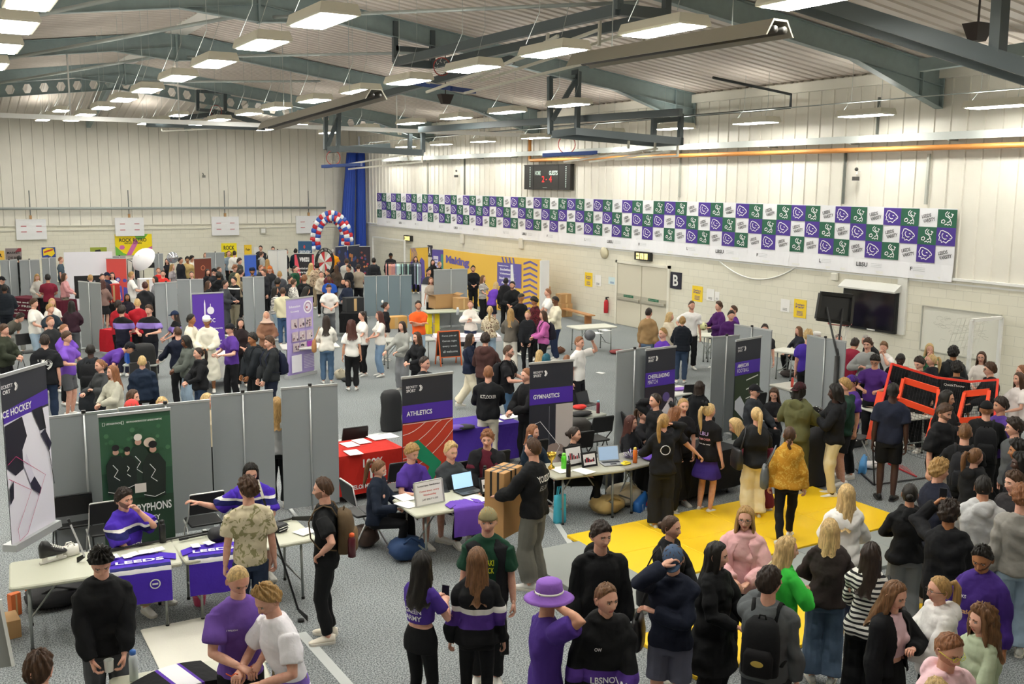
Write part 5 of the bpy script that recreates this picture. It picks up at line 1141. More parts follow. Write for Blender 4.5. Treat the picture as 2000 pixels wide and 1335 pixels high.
def b_ath(s):
 s.rect('c8402c', 0, .0, 1, .655)
 for k in range(5): s.line('ead9d0', [(-.0+t, min(.65, .30+k*.09-.0+.26*t**1.8*(1+.1*k))) for t in np.linspace(0, 1, 10)], .010)
 s.poly('1b8a63', (.09, .50), (.30, .52), (.76, .32), (.48, .10), (.30, .14), (.52, .30), (.10, .44))
def b_gym(s):
 s.rect('2a2c36', 0, .0, 1, .655); s.rect('c5bcb8', .60, .0, 1, .65); s.line('7e8088', [(.45, .64), (.45, .3)], .008)
 s.disc('a28d86', .58, .20, .32); s.disc('c9bdb9', .66, .17, .22); s.disc('2a2c36', .50, .10, .14)
 s.line('f0f0f0', [(.08, .50), (.24, .52), (.70, .30), (.36, .08)], .010); s.line('f0f0f0', [(.08, .50), (.08, .42), (.40, .26), (.28, .18)], .010)
def b_cheer(s):
 s.rect('2b2530', 0, .35, 1, .655); s.rect('49414f', 0, .0, 1, .35); s.disc('9a8590', .3, .45, .12); s.disc('c3b4b8', .85, .50, .10); s.disc('5a4a86', .7, .55, .12); s.poly('d8d2d6', (.5, .40), (.75, .50), (.95, .38), (.8, .25)); s.disc('d9a58c', .45, .30, .08)
def b_amf(s):
 s.rect('2f3d28', 0, .0, 1, .655)
 for k in range(5): s.line('d9dcd4', [(.45, .60-k*.09), (.92, .63-k*.09)], .022)
 s.poly('c7cbd2', (.02, .42), (.22, .46), (.70, .22), (.28, -.0), (.12, .02), (.44, .20), (.02, .34))
sport((785, 738), (884, 727), 2.02, 0, [('ATHLETICS', .50)], 'red running-track banner reading ATHLETICS', b_ath)
sport((1035, 710), (1120, 703), 2.02, 0, [('GYMNASTICS', .60)], 'dark banner reading GYMNASTICS with a white ring photo', b_gym)
sport((1262, 683), (1320, 676), 2.0, 0, [('CHEERLEADING', .72), ('MATCH', .32)], 'dark banner reading CHEERLEADING MATCH', b_cheer)
sport((1438, 665), (1487, 657), 2.0, 0, [('AMERICAN', .44), ('FOOTBALL', .46)], 'dark banner reading AMERICAN FOOTBALL with white chevron on grass', b_amf)
# ice hockey banner standing on the table at the left edge
p1 = atz(88.6, 709, 2.72); p0 = p1+(np.array(atz(0, 735, 2.72))-p1)*1.0
s = Sheet((0, 735), (88.6, 709), 2.74, .745, '2b2e38'); s.rect('e9e7f2', 0, 0, 1, .745); s.poly('4d2ca3', (0, .73), (1, .76), (1, .85), (0, .80)); s.text('e8e8ea', 'ECKETT', .12, .935, .02, .24); s.text('f2f2f2', 'ORT', .10, .905, .022, .16, bold=.05); chev(s, .28, .922, .022); s.text('f4f4f6', 'ICE HOCKEY', .28, .787, .04, .66, bold=.06, rot=.03)
s.poly('1d1c2b', (.0, .72), (.38, .74), (.46, .62), (.34, .55), (.34, .44), (.16, .42), (.0, .48)); s.poly('1d1c2b', (.60, .755), (.84, .76), (.90, .62), (.76, .62)); s.poly('d9d6e6', (.34, .46), (.42, .52), (.56, .37), (.46, .34)); s.poly('26243c', (.46, .34), (.56, .37), (.70, .28), (.66, .25), (.50, .30)); s.poly('26243c', (.76, .60), (.86, .62), (1.0, .52), (.94, .48)); s.line('1b1a1f', [(.82, .76), (1.0, .27)], .012); s.poly('1d1c2b', (0, .36), (.10, .40), (.08, .30), (0, .27))
s.line('c23a78', [(.0, .50), (.18, .53), (.80, .35), (.32, -.0+.06), (.14, .04), (.12, .11), (.46, .30), (.0, .42)], .007)
s.done('tall white ICE HOCKEY banner with a skating player, standing on the near table')
# green hockey banner
s = Sheet((192, 812), (331.5, 798), 1.98, 0, '28503a'); s.rect('345f43', .0, .62, 1, .96); s.rect('24402d', 0, .0, 1, .44)
rr = random.Random(3)
for k in range(24): s.disc(rr.choice(['3f6e4c', '2f5a3e', '4b7a56']), rr.uniform(.05, .95), rr.uniform(.74, .90), rr.uniform(.015, .04), n=8)
s.text('e4e9e2', 'LEEDSGRYPHONS', .20, .945, .012, .22); s.text('e4e9e2', 'GRYPHONSICEHOCKEY #HERECOMETHE', .62, .945, .012, .5); s.line('e4e9e2', [(.04, .935), (.07, .935), (.07, .955), (.04, .955)], .006, True); s.line('e4e9e2', [(.30, .935), (.33, .935), (.33, .955), (.30, .955)], .006, True)
def player(u, v, k, helm, body='1a2620'):
 s.poly(body, (u-.13*k, v-.20*k), (u-.15*k, v), (u-.07*k, v+.06*k), (u+.07*k, v+.06*k), (u+.16*k, v), (u+.14*k, v-.20*k)); s.disc('c9a08c', u, v+.085*k, .045*k); s.disc(helm, u, v+.115*k, .055*k, .022*k); s.line('e9ece8', [(u-.14*k, v-.18*k), (u, v-.20*k), (u+.13*k, v-.18*k)], .008); s.line('e6ebe6', [(u-.05*k, v-.0), (u+.02*k, v-.04*k), (u-.04*k, v-.08*k), (u+.04*k, v-.11*k)], .010)
player(.52, .72, 1.05, 'ece6dc', '22352a'); s.disc('ddc9b6', .68, .80, .085, .032); player(.36, .68, .8, '16181a'); player(.20, .68, .95, '1a1a1c'); player(.72, .66, 1.1, '17181a')
s.rect('e0d9d0', .44, .48, .60, .54); s.line('1d2420', [(.88, .62), (.84, .47)], .012)
s.text('f0f2ef', 'LEEDS GRYPHONS', .50, .375, .055, .90, bold=.05, rot=.02); s.text('eef0ed', 'ICE HOCKEY', .52, .30, .034, .52, bold=.03, rot=.02); s.poly('1c3325', (0, .06), (1, .06), (1, .14), (.0, .10))
s.done('green LEEDS GRYPHONS HOCKEY banner with players in dark jerseys')
# purple mosque banner
s = Sheet((375, 573.5), (436, 570.6), 2.0, 0, '5a35a4'); s.poly('efeaf6', (.36, .60), (.36, .86), (.385, .92), (.41, .86), (.41, .60)); s.disc('efeaf6', .57, .77, .115, .05); s.line('efeaf6', [(.57, .82), (.57, .86)], .02); s.text('efeaf6', 'SOC', .58, .64, .055, .26, bold=.04)
s.text('efeaf6', 'Leeds Beckett University', .55, .53, .026, .80, bold=.04); s.text('efeaf6', 'Islamic Society', .57, .475, .026, .5, bold=.04)
for k in range(4): s.rect('dcd3ee', .40+.06*(k % 2), .36-.045*k, .90, .375-.045*k)
s.poly('efeaf6', (.66, .02), (.66, .14), (.69, .18), (.72, .14), (.72, .02)); s.rect('efeaf6', .60, .02, .95, .05); s.done('purple banner with a white mosque and SOC lettering')
# lilac Education Society banner
s = Sheet((558.5, 585), (610.6, 578), 2.0, 0, 'b3a2dc'); s.text('f4f2fa', 'Education', .31, .90, .030, .42); s.text('f4f2fa', 'Society', .31, .835, .032, .32); s.disc('f2eff8', .80, .875, .17); s.disc('b49ab8', .80, .875, .13); s.disc('e7dcea', .80, .875, .09); s.disc('b04a5a', .76, .87, .03)
rr = random.Random(9)
for rws, (v0, v1) in enumerate(((.62, .74), (.46, .58), (.33, .44))):
 for k in range(3): 
  u0 = .16+.26*k; s.rect('c7b7bd' if rws < 2 or k < 2 else '8c2f9a', u0, v0, u0+.235, v1)
  if not (rws == 2 and k == 2):
   for q in range(5): s.disc(rr.choice(['4b3a48', '6c4452', '8e6a70', '2e2a36', 'd8cfd2']), u0+rr.uniform(.04, .2), v0+rr.uniform(.02, .09), .028, n=8)
s.rect('f3f1f8', .08, .07, .46, .29)
for k in range(9): s.rect('e4dcf4', .52, .265-.02*k, .92, .273-.02*k)
s.done('lilac Education Society banner with small photographs on the open floor')
# banners farther back
s = Sheet((379, 505), (412, 503), 1.9, 0, '6e3527'); s.disc('c77a58', .5, .80, .13); s.disc('6e3527', .5, .80, .09); s.text('e09a78', 'BISHOP TAP', .5, .56, .07, .6); s.text('f2e6df', 'Brunch', .5, .42, .10, .6); s.done('small reddish-brown banner with white script at centre left')
s = Sheet((207, 504.5), (246, 504), 2.0, 0, 'd24a44'); s.disc('4a4aa8', .55, .60, .12); s.poly('4a4aa8', (.35, .2), (.38, .48), (.55, .52), (.72, .46), (.74, .2)); s.disc('4a4aa8', .88, .58, .10); s.poly('4a4aa8', (.8, .2), (.8, .46), (1, .44), (1, .2)); s.disc('dcd3e2', .55, .60, .07); s.done('red banner with blue printed figures left of the photo umbrella')
s = Sheet((477, 498), (500, 497), 1.9, 0, '3c62c4'); s.text('b9c9f4', 'VEEZU', .5, .5, .09, .7, bold=.05); s.disc('c9486a', .5, .68, .12, .03); s.done('blue banner behind the man in a turban')
s = Sheet((575, 495), (613, 495), 2.0, 0, '201f24'); s.poly('d8485a', (0, .98), (.10, .98), (.30, .60), (.22, .10), (0, .05)); s.poly('d8485a', (1, .98), (.90, .98), (.88, .7), (1, .5)); s.text('f4f4f4', 'veezu', .5, .88, .09, .5, bold=.06)
for k, t_ in enumerate(('Download and ride', 'Smarter local rides', 'start here')): s.text('f0f0f0', t_, .5, .70-.08*k, .045, .7, bold=.04)
s.done('black and red banner reading veezu behind the crowd')
s = Sheet((582, 470), (609, 470), 2.5, 0, '1f4f74'); s.text('e8eef2', 'FRESHERS', .5, .80, .08, .8, bold=.05); s.text('e8eef2', 'FAIR', .5, .66, .08, .5, bold=.05); s.disc('c4473f', .45, .90, .07, .03); s.done('tall teal FRESHERS sign left of the balloon arch')
for k, (a, c, u) in enumerate((((680, 480), (702, 478), 0), ((702, 481), (723, 481), 1), ((655, 482), (678, 480), 2))):
 s = Sheet(a, c, 1.9, 0, ('1d2742', '241d2c', '232a4a')[k]); rr = random.Random(20+k)
 for q in range(14): s.disc(rr.choice(['8c4a3a', 'c07a4a', '3a4d8c', 'a83a4a', '51406a']), rr.uniform(.1, .9), rr.uniform(.2, .9), .1, n=8)
 s.done(('dark poster stand of pizza photos under the blue curtain', 'dark photo stand right of the blue curtain foot', 'navy photo stand inside the balloon arch')[k])
s = Sheet((801, 484), (836, 482), 2.05, 0, 'f0c246')
for q in range(5): s.line('5f57a8', [(.04+.05*q, 1-.0), (.10+.07*q, .85), (.06+.05*q, .70)], .03)
s.rect('6a5cb4', .0, .10, .45, .70); s.poly('6a5cb4', (.50, 0), (.52, .72), (.62, .78), (.78, .70), (.85, 0)); s.done('yellow and purple stand banner left of the A sign')
s = Sheet((844, 486), (868, 488), 2.0, 0, '5b50a4'); s.rect('dcdaf0', .1, .55, .5, .85)
for q in range(3): s.rect('5b50a4', .15, .62+.07*q, .45, .64+.07*q)
s.rect('4f8f86', .72, .3, 1, .9); s.done('purple banner right of the A sign')
# big curved yellow backdrop
def backdrop():
 r = empty('exhibition_backdrop', label='large curved yellow backdrop reading Making Students on the far right', cat='backdrop'); A = atx(870, 484, 19.3); B = atx(1050, 498, 19.6); n = 22; h = 2.12
 def P(u, z, d=0.): # u 0..1 along, bulging away from the wall
  x = 19.2+.5*u-.35*math.sin(pi*u)-d; y = A[1]+(B[1]-A[1])*u; return (x, y, z)
 mb = MB(); mb.loft([[P(u, 0), P(u, h), P(u, h, -.06), P(u, 0, -.06)] for u in np.linspace(0, 1, n)], 0)
 L_ = A[1]-B[1]
 def put(v, d): return [P(min(max(p[0]/L_, 0), 1), p[1], d) for p in v]
 def shp(pts, c, d): mb.add(put(pts, d), [tuple(range(len(pts)))], c)
 def tx(t, u, z, hh, w, c, d):
  v, f = text_mesh(t, 0, .05, 1.); v = v.copy(); v[:, 0] -= (v[:, 0].max()+v[:, 0].min())/2; v[:, 1] -= (v[:, 1].max()+v[:, 1].min())/2; k = w/(v[:, 0].max()-v[:, 0].min()); q = hh/(v[:, 1].max()-v[:, 1].min()); mb.add(put([(u*L_+a*k, z+b*q) for a, b, _ in v], d), f, c)
 tx('Making', .21, 1.66, .42, 2.35, 1, .012); tx('Students\u2019', .26, 1.08, .40, 3.1, 1, .012)
 for i in range(8): a = .74*L_; c_ = .02*i; 
 for i in range(6):
  u0, u1 = .70+.03*i, .73+.03*i
  if i < 4: shp([(L_*u0, h-.02), (L_*(u0+.012), h-.02), (L_*(u0+.03), h-.30-.05*i), (L_*(u0+.018), h-.30-.05*i)], 1, .010)
 for i in range(9):
  zz = 1.95-.22*i; shp([(L_*.88, zz), (L_*.93, zz+.10), (L_*.985, zz-.02), (L_*.985, zz-.10), (L_*.93, zz+.02), (L_*.88, zz-.08)], 1, .010)
 x0, x1 = .665, .865; 
 for i in range(4): a, c_ = x0+(x1-x0)*i/4, x0+(x1-x0)*(i+1)/4; shp([(L_*a, .95), (L_*c_, .95), (L_*c_, 1.88), (L_*a, 1.88)], 1, .014)
 for k, t_ in enumerate(('Societies', 'Volunteering', 'Student Voice', 'Advice')): tx(t_, .735+.012*(k in (1, 2)), 1.62-.17*k, .10, (.62, .85, .9, .45)[k], 2, .022)
 tx('Students Union', .72, 1.76, .05, .6, 2, .022)
 mb.build('printed_cloth', [mat('f3c452', .6), mat('6d63ad', .6), mat('e9e7f4', .6)], r)
 mb = MB(); e = P(1, 0); mb.loft([[(e[0]+.0, e[1], z), (e[0]+.35, e[1]-.06, z), (e[0]+.35, e[1]-.12, z), (e[0], e[1]-.10, z)] for z in (0, h-.03)]); mb.build('white_return_edge', mat('e6e6e6', .6), r)
backdrop()
# white media wall with a screen
s = Sheet((124, 492), (219, 490), 2.25, 0, 'e4e3ea'); s.rect('101014', .18, .22, .76, .60); s.line('5a5a66', [(.50, .55), (.52, .40), (.47, .28)], .02); s.disc('8a8a92', .60, .50, .02); s.done('white rounded backdrop with a large black screen at far left', 'media_wall', base=False, rail=False, cat='backdrop')
# ---------------------------------------------------------------- tables
def trestle(p0, p1, d, lb, top='bbbcaa', cloth=None, drop=.62, clb=None, leg='8d9290', h=.74, grp=None):
 """p0, p1: the two corners of the edge nearest the camera"""
 p0 = np.array(p0[:2], float); p1 = np.array(p1[:2], float); L_ = np.hypot(*(p1-p0)); t = (p1-p0)/L_; a = math.atan2(t[1], t[0]); r = empty('folding_table', (p0[0], p0[1], 0), a, lb, 'table', grp)
 mb = MB(); mb.rbox((0, 0, h-.045), (L_, d, h), .05); mb.build('tabletop', mat(top, .45), r)
 for x in (.18, L_-.18):
  for y in (.07, d-.07): mb = MB(); mb.tube([(x, y, 0), (x, y+(.03 if y < d/2 else -.03), h-.05)], .0165, 8); lg = mb.build('leg', mat(leg, .35, .5), r, smooth=True); mb = MB(); mb.lathe([(0, 0), (.021, 0), (.021, .03), (0, .03)], (x, y, 0), 8); mb.build('foot_cap', M_BLK, lg)
  mb = MB(); mb.tube([(x, .07, .22), (x, d-.07, .22)], .012, 6); mb.tube([(x, d/2, .22), (x+(.35 if x < L_/2 else -.35), d/2, h-.06)], .010, 6); mb.build('cross_brace', mat(leg, .35, .5), r)
 if cloth:
  mb = MB(); N = 40; rings = []
  for k, (z, o) in enumerate(((h+.004, -.01), (h+.004, .012), (h-.05, .018), (h-drop*.5, .03), (h-drop, .045))):
   q = []
   for i in range(N):
    u = i/N*4; sd = int(u); f = u-sd; x, y = ((f, 0), (1, f), (1-f, 1), (0, 1-f))[sd]; w_ = .014*math.sin(i*1.9+k)*(k > 2)
    q.append((x*L_+(o+w_)*(2*x-1)*1.0, y*d+(o+w_)*(2*y-1), z))
   rings.append(q)
  mb.loft(rings[::-1], caps=False); mb.poly(rings[0]); o = mb.build('tablecloth', mat_fab(cloth)); o.location = r.location; o.rotation_euler = (0, 0, a); tag(o, clb, 'tablecloth')
 r['_L'] = L_; return r
def tpx(a, c, d, lb, **k): return trestle(xy(*a, .74), xy(*c, .74), d, lb, **k)
T1 = tpx((17, 1149), (357, 1098), .80, 'long pale folding table at bottom left holding skates and a jersey')
T2 = tpx((362, 1097), (622, 1050), .80, 'pale folding table right of the long one, with gloves and hockey gear')
T4 = tpx((812, 1007), (966, 981), .78, 'pale folding table with whiteboard sign and laptop in the centre')
T5 = tpx((1083, 933), (1224, 916), .74, 'grey folding table with framed team photographs', top='a9a898')
trestle(xy(1226, 915, .74), xy(1296, 898, .74), .7, 'dark table end piled with pom-poms and purple cloth', top='8e8d86')
tpx((1300, 905), (1445, 872), .7, 'table under a black cloth at the cheerleading stall', cloth='black', clb='black tablecloth reaching the floor behind the skirted cheerleader')
tpx((1668, 791), (1765, 819), .75, 'white folding table partly behind the orange target net', top='d2d1c6')
tpx((1498, 750), (1552, 763), .7, 'pale folding table with a pink bottle behind the olive hoodie', top='d2d1c6')
tpx((1300, 775), (1375, 762), .7, 'white table with purple cloth between cheerleading banner and divider', top='d8d7d0')
tpx((1503, 683), (1556, 690), .7, 'white folding table against the right wall with a paper sign', top='d8d7cc')
tpx((1130, 642), (1207, 637), .75, 'pale folding table with taped paper notes left of the double door', top='d2d2c4')
tpx((1362, 655), (1396, 657), .7, 'small pale table by the wall under the football player', top='d2d2c4')
tpx((851, 659), (978, 657), .75, 'table with red, white and blue cloth behind the blackboard', cloth='e6dfe4', drop=.12, clb='red, white and blue patterned cloth on the table behind the blackboard')
tpx((745, 667), (851, 663), .7, 'grey table beside the blackboard, orange shirt behind it', top='b2b4ac')
tpx((836, 610), (938, 606), .75, 'pale folding table carrying the large cardboard boxes', top='b7bca8')
tpx((402, 700), (484, 690), .75, 'white-clothed table in front of the purple mosque banner', cloth='dddcd8', drop=.5, clb='white tablecloth in front of the purple mosque banner')
tpx((552, 681), (665, 676), .75, 'white table behind the lilac Education Society banner', top='dad9d2')
tpx((238, 712), (304, 712), .75, 'table with a blue crate behind the man bending in purple', top='9da09a')
tpx((196, 643), (258, 648), .7, 'table under a red cloth by the end-on divider', cloth='red', clb='red tablecloth by the end-on divider at left')
tpx((18, 580), (116, 588), .7, 'table under a maroon cloth at far left', cloth='maroon', drop=.70, clb='maroon tablecloth printed Come and get your FREE')
tpx((208, 594), (238, 594), .6, 'small table under a black cloth with the popcorn machine', cloth='black', clb='black tablecloth under the popcorn machine')
tpx((665, 612), (712, 612), .6, 'small table under a black cloth with a monitor', cloth='black', clb='black tablecloth under the small monitor')
tpx((657, 893), (786, 874), .85, 'table under a red cloth behind the grey dividers', cloth='b8281f', clb='bright red tablecloth printed 100% me')
tpx((884, 842), (1016, 824), .8, 'table under a purple cloth behind the seated athletes', cloth='4b3399', clb='purple tablecloth behind the seated athletes')
tpx((1117, 823), (1187, 807), .7, 'grey table behind the gymnastics banner with a laptop', top='8e9187')
q = xy(222, 1338, .74); trestle((q[0]-.1, q[1]-.55), (q[0]+1.15, q[1]-.70), .72, 'pale table cut off at the bottom edge holding a striped jersey', top='bbbcaa')
# cloth lettering
def front_text(pa, pb, z, items, lb_obj):
 a = np.array([*xy(*pa, .74), 0]); c = np.array([*xy(*pb, .74), 0]); t = unit(c-a); n = np.array([t[1], -t[0], 0]); mb = MB(); L_ = np.linalg.norm(c-a)
 for s_, u, v, h_, w_ in items: text_on(mb, s_, a+n*.055, t, UZ, u*L_, v, h_, 0, w=w_*L_, bold=.05, off=.004)
 o = mb.build('printed_lettering', M_WHITE); o.parent = lb_obj; o.matrix_parent_inverse = (Matrix.Translation(lb_obj.location) @ Matrix.Rotation(lb_obj.rotation_euler[2], 4, 'Z')).inverted()
cl = {o['label']: o for o in bpy.data.objects if o.get('category') == 'tablecloth'}
front_text((657, 893), (786, 874), 0, [('100%', .52, .60, .13, .30), ('me', .56, .43, .17, .32), ('DEVELOPMENT PARTNER', .5, .24, .07, .8)], cl['bright red tablecloth printed 100% me'])
front_text((18, 580), (116, 588), 0, [('Come and get', .3, .60, .09, .5), ('your FREE', .26, .46, .09, .42), ('Buy one meal', .3, .32, .06, .5), ('coffee', .2, .2, .06, .2)], cl['maroon tablecloth printed Come and get your FREE'])
# ---------------------------------------------------------------- small things
def chair(x, y, rz, lb, white=False, grp=None):
 r = empty('folding_chair', (x, y, 0), rz, lb, 'chair', grp); fr = mat('d9d9d6', .35, .4) if white else mat('2a2b2c', .4)
 mb = MB(); mb.rbox((-.21, -.21, .44), (.21, .20, .47), .04); mb.build('seat', M_BLK, r)
 mb = MB(); mb.loft([[(sx*(.22-.03*k), .20+.05*v+.02*(sx*0), .62+.27*v) for sx, k in ((-1, 0), (1, 0))]+[(sx*.22, .22+.05*v, .62+.27*v) for sx in (1, -1)] for v in (0, .3, .7, 1)]); mb.build('backrest', M_BLK, r)
 for sx in (-1, 1):
  mb = MB(); mb.tube([(sx*.235, -.24, 0), (sx*.23, -.02, .40), (sx*.225, .20, .62), (sx*.21, .255, .90)], .011, 6); mb.build('leg', fr, r, smooth=True)
  mb = MB(); mb.tube([(sx*.215, .26, 0), (sx*.22, .05, .40), (sx*.22, -.15, .45)], .011, 6); mb.build('leg', fr, r, smooth=True)
 mb = MB(); mb.tube([(-.21, .255, .90), (.21, .255, .90)], .011, 6); mb.build('crossbar', fr, r); return r
def bottle(p, col_, cap_, h, r_, lb, cat='bottle'):
 o = empty('water_bottle', tuple(p), label=lb, cat=cat); mb = MB(); mb.lathe([(0, 0), (r_, 0), (r_, h*.72), (r_*.85, h*.80), (r_*.6, h*.86)], n=14); mb.build('bottle_body', mat(col_, .3), o, smooth=True)
 mb = MB(); mb.lathe([(0, h*.84), (r_*.72, h*.84), (r_*.72, h*.96), (r_*.3, h), (0, h)], n=12); mb.build('bottle_cap', mat(cap_, .4), o, smooth=True)
def laptop(p, rz, lb, scr='9fc4dd', base='1e1f22'):
 o = empty('laptop', tuple(p), rz, lb, 'laptop'); mb = MB(); mb.rbox((-.17, -.12, 0), (.17, .12, .016), .015); k = mb.build('keyboard_base', mat(base, .4), o); mb = MB()
 for i in range(4): mb.box((-.14, -.01+i*.027, .016), (.14, .010+i*.027, .0175))
 mb.box((-.05, -.10, .016), (.05, -.04, .017)); mb.build('keys', mat('111214', .6), k)
 mb = MB(); M_ = Matrix.Translation((0, .12, .012)) @ Matrix.Rotation(R(-18), 4, 'X'); mb.box((-.17, -.004, 0), (.17, .004, .23), mt=M_); l_ = mb.build('lid', mat(base, .4), o); mb = MB(); mb.box((-.155, -.006, .015), (.155, -.004, .215), mt=M_); mb.build('screen', mat(scr, .3, emit=.9), l_)
def box(p, dims, rz, lb, col_='b08a5c', name='cardboard_box', openf=False):
 o = empty(name, tuple(p), rz, lb, 'box'); x, y, z = dims; mb = MB()
 if openf:
  for a, c in (((-x/2, -y/2, 0), (x/2, -y/2+.01, z)), ((-x/2, y/2-.01, 0), (x/2, y/2, z)), ((-x/2, -y/2, 0), (-x/2+.01, y/2, z)), ((x/2-.01, -y/2, 0), (x/2, y/2, z)), ((-x/2, -y/2, 0), (x/2, y/2, .01))): mb.box(a, c)
  mb.build('carton', mat(col_, .8), o)
  for sg in (-1, 1): mb = MB(); mb.add([(sg*x/2, -y/2, z), (sg*x/2, y/2, z), (sg*(x/2+y*.3), y/2, z+.05), (sg*(x/2+y*.3), -y/2, z+.05)], [(0, 1, 2, 3)]); mb.build('flap', mat(col_, .8), o)
 else: mb.rbox((-x/2, -y/2, 0), (x/2, y/2, z), .006); mb.build('carton', mat(col_, .8), o)
 mb = MB(); mb.box((-x*.08, -y/2-.002, z*.05), (x*.08, -y/2, z*.95)) if not openf else mb.box((x*.2, -y/2-.002, z*.5), (x*.32, -y/2, z*.7)); mb.build('tape' if not openf else 'label', mat('c9a877' if not openf else 'e8e6e0', .4), o); return o
def bag(p, rz, col_, lb, w=.34, h=.36, d=.12, logo=None, tilt=0, name='shopping_bag', cat='bag', trim=None):
 o = empty(name, tuple(p), rz, lb, cat); mb = MB(); M_ = Matrix.Rotation(tilt, 4, 'Y'); N = 16
 mb.loft([[tuple(M_ @ Vector((w/2*k*math.copysign(abs(math.cos(a))**.5, math.cos(a)), d/2*k2*math.copysign(abs(math.sin(a))**.7, math.sin(a))+.006*math.sin(5*a+z*20), z*h))) for a in np.linspace(0, 2*pi, N, endpoint=False)] for z, k, k2 in ((0, .92, .95), (.1, 1, 1.05), (.5, 1, 1.0), (.85, .98, .8), (1, .97, .55))]); mb.build('bag_body', mat(col_, .6, bump=.2, bscale=30), o, smooth=True)
 for sy in (-1, 1): mb = MB(); mb.tube([tuple(M_ @ Vector(q)) for q in ((-w*.22, sy*d*.2, h*.98), (-w*.15, sy*d*.22, h*1.28), (w*.15, sy*d*.22, h*1.28), (w*.22, sy*d*.2, h*.98))], .009, 5); mb.build('handle', mat(trim or col_, .6), o)
 if logo:
  mb = MB()
  for sy in (-1, 1):
   og = np.array([0, sy*(d/2+.012), h*.55]); ux = (-sy, 0, 0)
   for (cx, cz, c) in ((-.028, .028, 0), (.028, -.028, 1)): flat(mb, [(cx+.04*math.cos(a), cz+.04*math.sin(a)) for a in (0, pi/2, pi, 3*pi/2)], og, ux, UZ, c, off=.002)
   text_on(mb, 'Domino\u2019s', og, ux, UZ, 0, -.11, .035, 2, w=.2, off=.002, bold=.04)
  mb.v = [tuple(M_ @ Vector(v)) for v in mb.v]; mb.build('logo', [mat('c0323c', .5), mat('e9eef4', .5), mat('f0f2f4', .5)], o)
 return o
def lump(p, r_, col_, lb, name='rucksack', cat='bag', seed=1, strap=True, rz=0., acc=None, am=.12):
 o = empty(name, tuple(p), rz, lb, cat); rd = random.Random(seed); mb = MB(); nu, nv = 20, 12; ph = [rd.uniform(0, 6) for _ in range(4)]
 CT = 'coat' in name or 'stand' in name; Q = lambda t: (1.0-.62*max(0, (t/pi-.70)/.3)**2-.10*t/pi)*(1 if t < 2.95 else .45) if CT else math.sin(t)**.6
 mb.loft([[(r_[0]*k*Q(t)*math.copysign(abs(math.cos(a))**.8, math.cos(a)), r_[1]*k*Q(t)*math.copysign(abs(math.sin(a))**.8, math.sin(a)), r_[2]*(1-.96*math.cos(t))*.5) for a in np.linspace(0, 2*pi, nu, endpoint=False) for k in (1+am*math.sin(3*a+ph[0]+2*t)*math.sin(2*t+ph[1])+am*.5*math.sin(7*a+ph[2]+5*t),)] for t in np.linspace(.05, pi-.05, nv)]); mb.build('bag_body' if cat == 'bag' else 'cloth', mat(col_, .7, bump=.2, bscale=25), o, smooth=True)
 if strap: mb = MB(); mb.tube([(-r_[0]*.5, -r_[1]*.6, r_[2]*.8), (-r_[0]*.1, -r_[1]*.9, r_[2]*1.15), (r_[0]*.5, -r_[1]*.7, r_[2]*.8)], .014, 6); mb.build('strap', mat(acc or col_, .7), o, smooth=True)
 return o
def sheets(pts, lb, z=.743, sz=.21, name='paper_sheets', grp=None, col_='eeedea'):
 for i, (px, py, rz) in enumerate(pts):
  q = atz(px, py, z); mb = MB(); mb.box((-sz/2, -sz*.7, 0), (sz/2, sz*.7, .003)); o = mb.build('paper_sheet', [mat(col_, .6)]); o.location = (q[0], q[1], z+.004+.003*i); o.rotation_euler = (0, 0, rz); tag(o, lb, 'paper', grp or lb)
# near hockey tables
def ztop(px, py, z=.745): return atz(px, py, z)
def skate(p, rz, lb, flip=False):
 o = empty('hockey_skate', tuple(p), rz, lb, 'skate'); mb = MB()
 def ring(x, w, z0, z1): return [(x, w*math.cos(t), z0+(z1-z0)*(.5+.5*math.sin(t))) for t in np.linspace(0, 2*pi, 12, endpoint=False)]
 mb.loft([ring(-.13, .03, .07, .22), ring(-.10, .045, .06, .26), ring(-.04, .047, .06, .25), ring(.02, .047, .06, .17), ring(.09, .05, .06, .13), ring(.14, .045, .06, .12), ring(.165, .02, .07, .10)]); mb.build('boot', mat('1b1b1e', .35), o, smooth=True)
 mb = MB(); mb.rbox((-.11, -.014, .02), (-.05, .014, .07), .01); mb.rbox((.05, -.014, .02), (.12, .014, .07), .01); mb.rbox((-.14, -.012, .0), (.16, .012, .028), .01); mb.build('blade_holder', mat('e8e6de', .4), o)
 mb = MB()
 for k in range(7): x = -.01+.02*k; mb.tube([(x, -.035, .16-.010*k+.02), (x+.006, 0, .185-.011*k+.02), (x, .035, .16-.010*k+.02)], .0045, 5)
 mb.build('laces', mat('efeee8', .6), o)
q = ztop(100, 1090); skate((q[0]-.0, q[1]-.1, .745), .35, 'black hockey skate with white laces on the near table'); q = ztop(135, 1085); 
bag((q[0]+.02, q[1]+.05, .745), .3, 'e3e1d8', 'white cloth bundle behind the skate on the near table', w=.18, h=.10, d=.14, name='cloth_bundle', cat='cloth')
